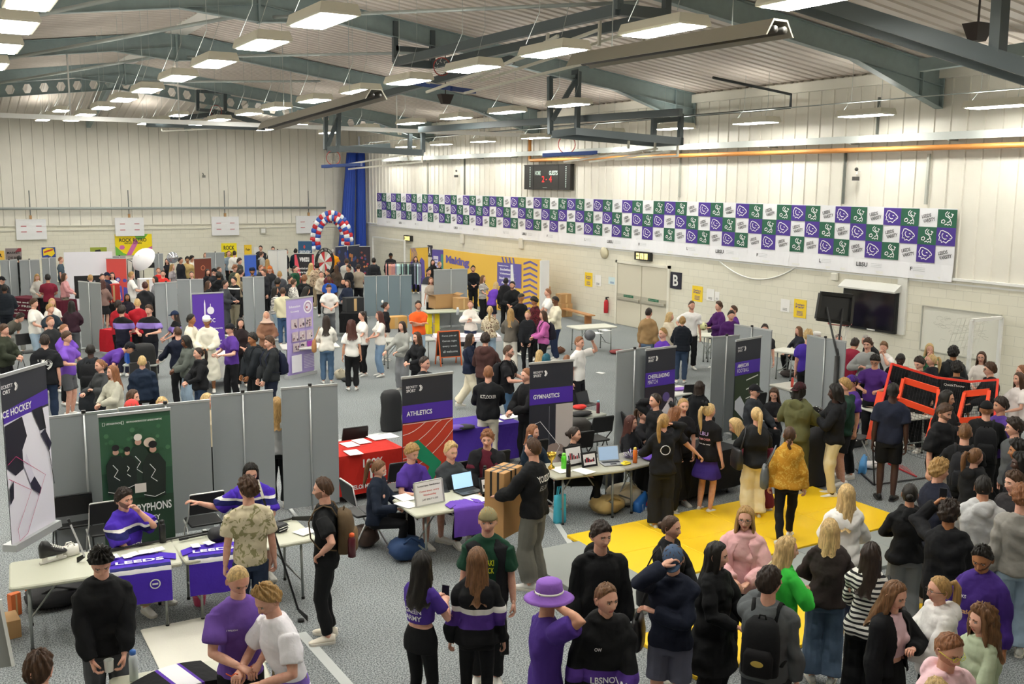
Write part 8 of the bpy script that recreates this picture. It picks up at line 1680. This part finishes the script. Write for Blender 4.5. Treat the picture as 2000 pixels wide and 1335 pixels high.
T2 = '''
712 608 166 -65 f tied hdark a tee eae7e2 straight 1a1a1c arms=front|in a white T-shirt with dark tied hair beside the red-haired woman
737 608 167 -75 f long hred a tee e9e6df straight 7d97b4 arms=front|in a white T-shirt with long auburn hair and light jeans
686 626 167 180 f longcurl hred b tee e6e4de straight 1b1b1d arms=hang|in a white T-shirt with long dark wavy hair, seen from behind
637 617 167 178 f long hdark a sweat e5e2d9 straight 4f6884 arms=front,id=tan|in a cream jumper with long dark hair and a tan handbag
520 608 164 5 f hijab c9ad9a b coat 8a6550 straight 8a6550 arms=front,glasses=1|in a beige headscarf and long brown coat
469 622 166 12 f long hblack a jacket 2a2224 straight black arms=front|in a dark blazer with a white lanyard behind the table
450 632 180 -62 m short hdark a tee 54348a straight 1b1b1e arms=hold,cap=backcap:1d1d24,pose=shift|in a purple T-shirt and black backwards cap
494 651 177 -60 m fringe hblack c hoodie 23272c straight black arms=low,id=bk7|in a dark hoodie carrying a blue pizza bag
527 657 178 -65 m fringe hbrown a hoodie 26292c straight 1d2233 arms=low,id=bk8|in a charcoal hoodie with a navy rucksack beside the pizza bag
379 615 180 70 m short hblack c thobe dcd6c4 none white arms=front|in a long cream robe left of the white skull cap
397 617 179 -15 m crop hblack c thobe dedac9 none white arms=front,nod=25,beard=1,cap=kufi:eeeae0|in a long white robe and white skull cap, head bowed
642 555 177 10 m crop hbrown a tee e8e5e0 straight 55585c arms=front,nod=28|in a white T-shirt looking down, dark coat over the arm
679 547 166 -30 f mid hbrown a jacket 232a3c straight 1c2230 arms=front|in a navy blazer in the middle crowd
662 545 164 -5 f hijab 1c1c20 b jacket 8d8f90 straight black|in a black headscarf and grey jacket
652 537 178 -20 m short hblack d tee 2a55b0 straight black|in a blue shirt with black hair in the middle crowd
627 530 166 10 f tied hdark a sweat c9bda8 straight black arms=front|in a beige jumper in the middle crowd
698 516 180 178 m crop hdark a tee a09484 straight 1d1d20 arms=down|in a beige T-shirt and black trousers walking away
683 518 178 -60 m short hblack b jacket 1b1c20 straight black|in a black jacket left of the beige T-shirt
657 518 166 180 f long hbrown a jacket 4a4038 straight black|with long brown hair seen from behind before the orange shirt
650 487 178 175 m crop hgrey a tee f0a020 straight black arms=front|in an orange-yellow shirt by the balloon arch
677 505 180 180 m short hbrown a sweat b4b2ac straight black|in a pale grey jumper near the balloon arch
730 504 178 180 m short hblack a jacket 2a2d33 straight black id=bk9|in black with a black rucksack near the clothes rail
641 526 178 -70 m crop hblack b jacket 5a2430 straight black|in a dark red jacket in the middle crowd
619 514 179 180 m curly hblack b jacket c8b096 straight 9a8a70 pat=leo|in a beige patterned jacket, seen from behind below the prize wheel
607 514 167 150 f long hlblonde a sweat bfb49a straight black|with blonde wavy hair below the black and red banner
576 519 180 60 m crop hdark a jacket 1f4a34 straight black|in a dark green jacket in the middle crowd
594 538 178 160 m curly hging a jacket 1c1d20 straight black|in a black jacket with reddish-brown hair in the middle crowd
573 545 176 120 m crop hbrown a shirt d8d4cc straight black pat=cut|in a black and white checked shirt
566 539 176 60 m short hblack b jacket 2a2c30 straight black|with black hair left of the checked shirt
598 560 176 100 m mid hblack b jacket 1a1b1f straight black nod=15|in a black jacket with floppy black hair by the lilac banner
552 562 176 178 m crop hbrown a jacket d6cfae straight 3d5878 arms=front|in a cream jacket and jeans, seen from behind
537 560 168 90 f mid hblack b tee e8e4dc straight ljean arms=front,pat=st|in a striped T-shirt left of the cream jacket
542 544 178 150 m curly hblack c jacket 2c2e34 straight black|with curly black hair above the striped T-shirt
546 530 178 180 m crop hblonde a jacket 4a4c52 straight black|in a grey jacket with sandy hair in the middle crowd
527 520 177 -10 m short hging a jacket 2b2c30 straight black cap=backcap:c9702c|in a dark coat and orange cap
516 526 176 -60 m short hbrown a jacket 26272b straight black|in dark clothing just left of the orange cap
522 506 166 170 f long hblonde a jacket a05a3c straight black|with long fair hair above the orange cap
509 518 176 60 m crop hging a jacket 2e2f36 straight black|with reddish hair behind the tall grey divider
489 524 178 10 m short hblack c jacket 3a3e4c straight black cap=turban:1e2a4a,beard=1|in a navy turban and dark jacket
474 526 176 120 m short hdark a jacket 2a2c2e straight black|with dark hair left of the navy turban
458 518 177 40 m curly hging a jacket 3c4236 straight black nod=15|in a green-grey jacket with curly reddish hair
467 505 176 60 m curly hdark a jacket 3c3e3a straight black|in a dark patterned jacket near the ROCK RETRO poster
457 490 178 170 m short hdark a sweat d9d6ce straight black|in a white top before the ROCK RETRO poster
447 490 176 20 m crop hging a tee 7a8a98 straight black|in a pale blue shirt before the ROCK RETRO poster
509 480 182 -10 m short hdark a jacket 2d2f33 straight black|standing tall in dark clothes right of the white notice
510 492 176 120 m crop hbrown a jacket a8a9a6 straight black id=bk10|in a grey jacket with a rucksack near the far wall
575 486 178 160 m short hblack a jacket 1b2a34 straight black|in dark blue right of the white two-leaf divider
427 521 178 60 m buzz hbrown a jacket 1c1d20 straight black|with cropped brown hair right of the brown banner
427 532 178 170 m curly hblack c hoodie 1b1c1f straight black|in a black hoodie with curly hair in the left-centre crowd
418 524 177 40 m short hdark a jacket 24262c straight black cap=cap:1c1c20|in a black cap right of the brown banner
405 526 166 20 f mid hblack a jacket 1e1e22 straight black|with dark hair in black beside the brown banner
401 494 166 0 f mid hging a tee 3a2a2c straight black|with auburn hair above the brown banner
463 534 167 170 f long hlblonde a tee 8a7e6a straight black|with long blonde hair behind the black and white jacket
457 541 178 -40 m short hblack a jacket 1b1c1f straight 8d8672 arms=front,pat=shoul|in a black and white track jacket by the grey divider
439 548 178 70 m short hdark a hoodie 3f4146 straight 4a4c50 arms=hold|in a grey hoodie facing the track jacket
406 549 166 80 f mid hbrown a jacket 202125 straight black|with brown hair in dark clothes above the mosque banner
374 500 176 60 m curly hblack b tee d8d4c8 straight black|with curly black hair in a pale shirt, far left crowd
374 530 166 0 f tied hdark a tee cfcac4 straight black|in a pale top left of the brown banner, lower
533 482 176 0 m short hdark a jacket 2a2a2e straight black|with dark hair behind the white two-leaf divider
560 487 176 90 m short hdark a jacket 24262a straight black|in dark clothes at the right end of the white divider
3 540 178 40 m short hdark a jacket 2a2c30 straight black cap=cap:1c1c20|in a black cap at the left edge, farthest back
8 556 180 170 m short hblack d puffer 22272e straight 20242c arms=front|in a black padded jacket with a white tick mark at the left edge
6 634 177 60 m fringe hbrown a jacket 33382c straight black arms=front|in a dark green puffy jacket and white shirt at the left edge
72 535 165 5 f long hblonde a sweat b5b2ab slim black arms=front,nod=20|in a grey jumper behind the maroon table
93 536 178 175 m short hblack b tee 7a2436 straight black arms=front|in a maroon T-shirt, seen from behind at the maroon table
125 534 166 75 f mid hbrown a sweat d49a9c skirt 8c8a7a arms=front,bpat=skirt|in a pink jumper and patterned long skirt
118 502 178 80 m crop hging a tee 4a5a66 straight black|in a sleeveless denim top left of the white backdrop
176 537 176 160 m crop hblonde a tee 8a6a50 straight black|with sandy hair in front of the large black screen
37 500 176 170 m short hblack b jacket 1c1d20 straight black|in black between the two far-left dividers
199 535 176 20 m crop hdark a jacket 3a3038 straight black|with brown hair beside the large black screen
200 547 166 150 f long hred a sweat 8a6f68 skirt 1d1d20 arms=front|in a brown jumper and short black skirt right of the end-on divider
208 532 176 60 m short hblack b jacket 1c2a44 straight black cap=cap:1b2238|in a navy cap left of the red banner
219 532 166 0 f mid hblack a tee d8d6d2 straight black|with a dark fringe behind the popcorn machine
256 531 180 100 m short hblonde a tee ebe9e4 straight e0ddd4 arms=hold|in a white T-shirt handing something over at the photo stall
283 551 180 178 m short hred a hoodie 2c2d30 straight black arms=front|in a black jacket with a white hood, seen from behind
248 574 164 5 f long hblack c jacket 2a2630 straight black sit=1,arms=lap|sitting with long black hair behind the red jackets
268 584 178 178 m crop hlblonde a jacket a8202c straight 1c1c20 arms=front|in a red training jacket with white back print
230 587 178 150 m short hdark a jacket a8202c straight black arms=front|in a red training jacket, darker hair, left of the other red jacket
237 598 178 150 m curly hdark a tee 1d1e2c straight 1f2030 arms=front,pat=jv|in a black and purple jersey left of the player holding a shoe
291 596 183 -25 m fringe hbrown a tee 1c1d24 straight 1f2028 arms=hold,pat=jv|in a black and purple jersey holding a yellow and white shoe
342 607 167 -75 f mid hdark a tee 1d1e2c straight 20222c arms=front,pat=jv,cap=cap:1f2a44|in a black and purple jersey and navy cap
347 638 178 -150 m bald hbrown a sweat 1b2030 straight black arms=reach|in a navy jumper with white collar, thinning hair
364 657 168 -75 f dreads hblack d hoodie 5a5f5a wide ljean arms=front|in a grey-green hoodie with long reddish braids
388 679 163 -70 f pony hdark a hoodie 1b1c1f slim 27364e arms=front|in a black hoodie with a long dark ponytail and blue bag
262 672 179 85 m short hblack b tee 54348a straight 2a2050 lean=58,arms=table,cap=cap:1c1d24|bending forward in a purple T-shirt and black cap
176 672 178 165 m buzz hblack e coat 23262b straight black id=bk11,arms=front|in a black padded coat with a large black rucksack
129 648 178 60 m fringe hbrown a tee 7a52bc shorts 5a5c60 arms=hold|in a lilac T-shirt and grey shorts holding food
124 634 178 50 m crop hging a tee 7048b4 straight black arms=front|in a purple T-shirt with ginger hair behind the lilac T-shirt
87 655 180 172 m short hdark a jersey 1b1c20 straight 27344a arms=hang,id=n79|in a black American football jersey numbered 79
97 619 178 35 m crop hging a tee 2c2d2f straight black glasses=1|in a dark grey T-shirt with glasses, smiling
97 594 178 40 m fringe hblonde a tee 26303a straight black arms=front|in a dark navy T-shirt with fair hair, leaning left
101 583 165 10 f mid hlblonde a tee e6e2da straight black|with pale blonde hair behind the navy T-shirt
65 584 180 60 m fringe hbrown a tee ebe9e2 straight 9db2c4 arms=front|in a white T-shirt and pale jeans at left
139 588 166 170 f mid hblack a hoodie 3a2530 straight 55585c arms=front|in a dark maroon hoodie beside the end-on divider
44 614 178 60 m curly hdark a tee 5a5850 straight 8a8c88 lean=42,sit=1,arms=lap|sitting bent forward in an olive-grey T-shirt at left
303 540 166 -60 f mid hdark a tee 8f9096 straight black|with dark hair beside the white photo machine
309 523 166 0 f tied hging a tee c8302e straight black|in a red T-shirt with tied hair right of the photo machine
318 528 178 0 m crop hdark a tee d0342f straight black|in a red T-shirt, taller, right of the photo machine
326 505 166 0 f mid hbrown a tank 24242a straight black|in a black strappy top before the silver balloon
336 516 166 60 f mid hblonde a tee 9a9498 straight black|in a grey striped top under the silver balloon
364 502 176 0 m curly hblack c sweat c2a870 straight black|in a gold and white top left of the brown banner
354 503 176 60 m short hblack b jacket 22242a straight black|in a dark jacket behind the gold top
196 702 166 -60 f bun hging a hoodie 3a3c3e straight 20242c arms=hold/chest|in a dark grey hoodie holding a cup and a blue pizza bag
220 714 164 -62 f long hging a sweat b3b1a2 straight 9a9a8c arms=front|in a pale grey sweatshirt with long ginger hair, holding food
277 696 176 175 m crop hlblonde a jacket 1f2a3c straight black sit=1|sitting with short fair hair by the black office chair
258 762 166 60 f mid hbrown a tee 6a5a50 straight black|with brown hair just behind the red cap at the dividers
255 781 170 100 f mid hging a tee 8a3a3a straight black cap=cap:d84a48|in a red cap behind the near dividers
316 776 163 0 f bob hlblonde a tee c8b89a straight black|with blonde hair just above the near dividers
403 769 164 60 f mid hlblonde a tee d8c8a8 straight black|with pale hair above the near dividers, right of the red cap
540 777 168 175 f long hblonde a hoodie b0b1b0 straight black arms=hang|in a grey hoodie seen through the gap in the near dividers
'''
PID = {}
for ln in (TABLE+T2).strip().split('\n'):
 if not ln.strip(): continue
 a, lb = ln.split('|'); f = a.split(); px, py, h, fc = map(float, f[:4]); sex, hair, hc, sk, top, tc_, bot, bc = f[4:12]; kw = {}; ex = []; pid = None
 for kv in (f[12].split(',') if len(f) > 12 else []):
  k, v = kv.split('=')
  if k == 'arms': kw['arms'] = tuple(v.split('/')) if '/' in v else v
  elif k in ('lean', 'nod', 'turn'): kw[k] = float(v)
  elif k == 'sit': kw['sit'] = v == '1'
  elif k == 'beard': kw['beard'] = True
  elif k == 'glasses': kw['glasses'] = 'e6f020' if v == 'yellow' else True
  elif k == 'cap': q = v.split(':'); kw['cap'] = tuple(q)
  elif k == 'pat': kw['pat'] = PT[v]
  elif k == 'bpat': kw['bpat'] = PT[v]
  elif k == 'over': q = v.split(':'); ex.append(('over', q[0], q[1] == '1'))
  elif k == 'extra': ex.append(v)
  elif k == 'id': pid = v
  else: kw[k] = v
 P = person(px, py, h/100, fc, sex, hair, hc, sk, top, tc_, bot, bc, label='person '+lb, extra=tuple(ex), **kw)
 if pid: PID[pid] = P
spread(); make_people()
# prints on clothing
def pr_(i, *a, **k): on_cloth(PID[i], *a, **k)
pr_('box', 'YOIZOO', 0, 1.32, .075, 'white', w=.24); pr_('box', 'ELIUT', 0, 1.22, .06, '8a8c90', w=.2); pr_('kit', 'KITLOCKER', 0, 1.27, .06, 'white', w=.26)
pr_('snow', 'LBSNOW', 0, 1.02, .05, 'f0eef4', back=False, w=.26); pr_('snow', 'OW', -.08, 1.28, .03, 'f0eef4', back=False, w=.055)
pr_('team', 'TEAM', 0, 1.30, .05, 'f0eef4', w=.16); pr_('team', 'GREEN', 0, 1.23, .05, 'f0eef4', w=.18); pr_('team', 'ARMY', 0, 1.16, .05, 'f0eef4', w=.18)
pr_('n79', '79', 0, 1.20, .20, 'white', w=.26, bold=.06); pr_('cheer', 'LBU', 0, 1.30, .06, 'b9a0d8', w=.15); pr_('cheer', 'TEAM CHEER', 0, 1.21, .035, 'e8a0a8', w=.2); pr_('cheer', 'Lead the way', 0, 1.13, .03, 'f0eef4', w=.2)
pr_('lv', 'LEEDS', .02, 1.22, .045, 'f4f2f8', back=False, w=.13, rot=.15); pr_('lv', 'VARSITY', -.01, 1.16, .045, 'f4f2f8', back=False, w=.17, rot=.15)
pr_('h1', 'LEEDS', 0, 1.10, .07, 'f0eef4', back=False, w=.3); pr_('h2', 'LEEDS', 0, 1.06, .07, 'f0eef4', back=False, w=.3)
pr_('ks', 'cafe lento', 0, 1.16, .045, 'e0b078', back=False, w=.24); pr_('ks', 'KS', -.09, 1.30, .03, 'f0eef4', back=False, w=.04); pr_('wfox', 'WHITE', 0, 1.20, .035, 'c8323a', back=False, w=.10); pr_('wfox', 'FOX', 0, 1.16, .035, 'c8323a', back=False, w=.08)
pr_('grn', 'KHAKI', 0, 1.27, .06, 'e6ec2a', back=False, w=.13, part=0); pr_('grn', 'SHACK', 0, 1.19, .06, 'e6ec2a', back=False, w=.13, part=0)
circ = [[(.07*math.cos(a), .07*math.sin(a)) for a in np.linspace(0, 2*pi, 14)]]
pr_('cir', '', 0, 1.25, .012, 'e8e8ea', lines=circ); pr_('pur', 'J WILSON', -.08, 1.28, .016, 'f0eef4', back=False, w=.08); pr_('fb', '7', 0, 1.15, .18, 'e8e8ea', w=.12)
# rucksacks
for i, c, lb, acc, lg in (('pack', '5c4c38', 'brown camouflage rucksack on the person in black and white trainers', '6e5a40', None), ('bk1', '17181a', 'black rucksack with a round badge worn over the grey sweatshirt', '1a1a1c', 'b9a048'), ('bk2', '232428', 'dark rucksack worn over the black T-shirt near the net', None, None),
  ('bk3', '1d1e21', 'black rucksack worn by the person in a black cap', None, None), ('bk4', '1b1c1e', 'black rucksack on the dark grey hoodie by the whiteboard', None, None), ('bk5', '1c1c1f', 'black rucksack on the person with the camera gimbal', None, None), ('bk6', '26242e', 'dark rucksack with a pink tag on the pink hoodie', None, None),
  ('bk7', '202327', 'black rucksack on the dark hoodie with pizza bag', None, None), ('bk8', '1f2438', 'navy rucksack on the charcoal hoodie', None, None), ('bk9', '1d1e22', 'black rucksack near the far clothes rail', None, None), ('bk10', '2a2a2c', 'black rucksack on the grey jacket at the far wall', None, None), ('bk11', '1a1b1e', 'large black rucksack on the black padded coat at left', None, None)):
 backpack(PID[i], c, lb, acc, lg)
# orange bottle on the camouflage rucksack
P = PID['pack']; q = handheld(P, 1); b_ = np.array(P.loc)-P.fwd*.28; bottle((b_[0]-.05, b_[1]-.12, .98), '5a1c28', 'f0642a', .26, .042, 'dark red bottle with bright orange lid on the camouflage rucksack')
def sidebag(i, sx, col_, lb, w=.30, h=.30, z=.80, name='shoulder_bag', pat=None, d=.10):
 P = PID[i]; s = P.s; o = empty(name, P.loc, P.rz, lb, 'bag'); x0 = sx*(.30 if w > .2 else .26); mb = MB()
 mb.loft([[(x0+d*.6*k2*math.copysign(abs(math.cos(a))**.6, math.cos(a))*1.0, .04+w/2*k*math.copysign(abs(math.sin(a))**.6, math.sin(a)), z+h*v) for a in np.linspace(0, 2*pi, 16, endpoint=False)] for v, k, k2 in ((0, .8, .6), (.08, .97, 1), (.5, 1.02, 1.05), (.9, .9, .7), (1, .84, .5))]); mb.build('bag_body', mat_fab(col_, PT.get(pat)) if pat else mat(col_, .45, bump=.15, bscale=20), o, smooth=True)
 mb = MB(); mb.tube([(x0, -.07, z+h*.95), (sx*.20, -.04, 1.38*s), (sx*.17, .02, 1.475*s), (sx*.20, .08, 1.38*s), (x0, .15, z+h*.95)], .012, 6, flat=.6); mb.build('strap', mat(col_, .5), o, smooth=True)
for a in (('bun', -1, '1b1b1e', 'black tote bag on the shoulder of the person with a low bun'), ('str', -1, '17181a', 'large black leather shoulder bag over the striped top'), ('tan', 1, 'b5804f', 'tan leather handbag on the cream jumper'), ('must', 1, '565c60', 'slate grey slouchy shoulder bag on the mustard cardigan'),
          ('navy', -1, '1a1a1d', 'black bag hanging beside the navy jumper'), ('lea', 1, '202124', 'black shoulder bag on the leather jacket')): sidebag(*a)
sidebag('grnk', 1, 'd8cba8', 'small leopard-print shoulder bag on the green jumper', w=.2, h=.2, z=.9, pat='leo')
# things in hands
def held(i, sx, build, name, lb, cat, **k):
 p = handheld(PID[i], sx, **k); o = build(); o.name = name; o.location = p; tag(o, lb, cat); return o
def ph_(c='17181b', lit=False):
 mb = MB(); mb.rbox((-.037, -.006, -.075), (.037, .004, .075), .004); o = mb.build('mobile_phone', mat(c, .3)); 
 if lit: mb = MB(); mb.box((-.034, .004, -.07), (.034, .006, .07), 0); mb.box((-.03, .0062, .0), (.03, .007, .03), 1); mb.box((-.03, .0062, -.06), (.03, .007, -.03), 2); s_ = mb.build('screen', [mat('dfe8f0', .3, emit=1.2), mat('3a5a98', .4), mat('3f7a58', .4)], o)
 return o
for i, sx, lb, c, lit in (('team', -1, 'black phone held by the purple crop top', '17181b', False), ('rug', -1, 'black phone held low by the rugby top', '17181b', False), ('redph', -1, 'red phone held to the ear at the cheerleading stall', 'c8202c', False), ('ph', 1, 'lit phone held up to take a photograph', '22242a', True)):
 o = held(i, sx, lambda: ph_(c, lit), 'mobile_phone', lb, 'phone', fwd=.10); o.rotation_euler = (.1, 0, PID[i].rz+(pi if lit else 0)+.2)
def ball_(r_, c, sp=None):
 mb = MB(); mb.ball((0, 0, 0), r_, nu=20, nv=14); o = mb.build('ball', mat(c, .4), smooth=True)
 if sp: mb = MB(); [mb.ball(tuple(r_*.86*unit(d)), r_*.22, nu=8, nv=6) for d in ((1, 0, .3), (-1, .2, .2), (0, 1, .2), (0, -1, .3), (.4, -.5, 1), (-.5, -.6, -.6), (.5, .6, -.7))]; mb.build('panel', mat(sp, .4), o, smooth=True)
 return o
held('ball', 1, lambda: ball_(.115, '5b5d62'), 'ball', 'dark grey ball held at shoulder height by the white T-shirt', 'ball', fwd=.16, up=.02); held('fbl', -1, lambda: ball_(.11, 'dfe3a8', '26282a'), 'football', 'pale yellow and black football in the hands of the purple top', 'football', fwd=.14)
P = PID['jump']; q = handheld(P, 1, .08, .0); mb = MB(); mb.lathe([(0, -.05), (.035, -.05), (.04, .05), (.036, .05), (.03, -.04)], n=14); o = mb.build('clear_cup', mat('d9dcd8', .1, spec=.8)); c_ = (np.array(handheld(P, 1))+np.array(handheld(P, -1)))/2; o.location = tuple(c_); tag(o, 'clear plastic cup held by the person in the black jumper', 'cup')
P = PID['pur']; c_ = np.array(handheld(P, -1, .06, .0)); rr = random.Random(2); mb = MB(); mb.tube([c_+np.array([-.16+.02*i, .03*math.sin(i*1.4), .02*math.cos(i*1.9)-.01]) for i in range(12)], .005, 5); tag(mb.build('string_loop', mat('e8622c', .6), smooth=True), 'orange string held by the two people at bottom left', 'string')
P = PID['box']; c_ = np.array(P.loc)+P.fwd*.42; o = empty('cardboard_parcel', (c_[0], c_[1], .62), P.rz, 'tall cardboard parcel with black tape carried in front of the centre tables', 'box'); mb = MB(); mb.rbox((-.22, -.14, 0), (.22, .14, .82), .01); mb.build('carton', mat('b58a58', .8), o); mb = MB()
for x in (-.06, .04): mb.box((x, -.142, .50), (x+.035, .142, .822)); mb.box((-.222, x, .5), (.222, x+.03, .822))
mb.box((-.21, -.142, .30), (.0, -.14, .335)); mb.build('black_tape', mat('1a1a1a', .4), o)
P = PID['bk5']; c_ = np.array(handheld(P, 1, .10, .0)); o = empty('camera_gimbal', tuple(c_), P.rz, 'black camera on a handheld gimbal', 'camera'); mb = MB(); mb.rbox((-.07, -.06, .14), (.07, .04, .24), .01); mb.lathe([(0, 0), (.03, 0), (.03, .1), (0, .1)], (0, -.08, .18), 10); mb.build('camera_body', M_BLK, o); mb = MB(); mb.tube([(0, 0, -.22), (0, 0, .08), (.09, .02, .10), (.09, .02, .18)], .016, 6); mb.build('grip', M_BLK, o)
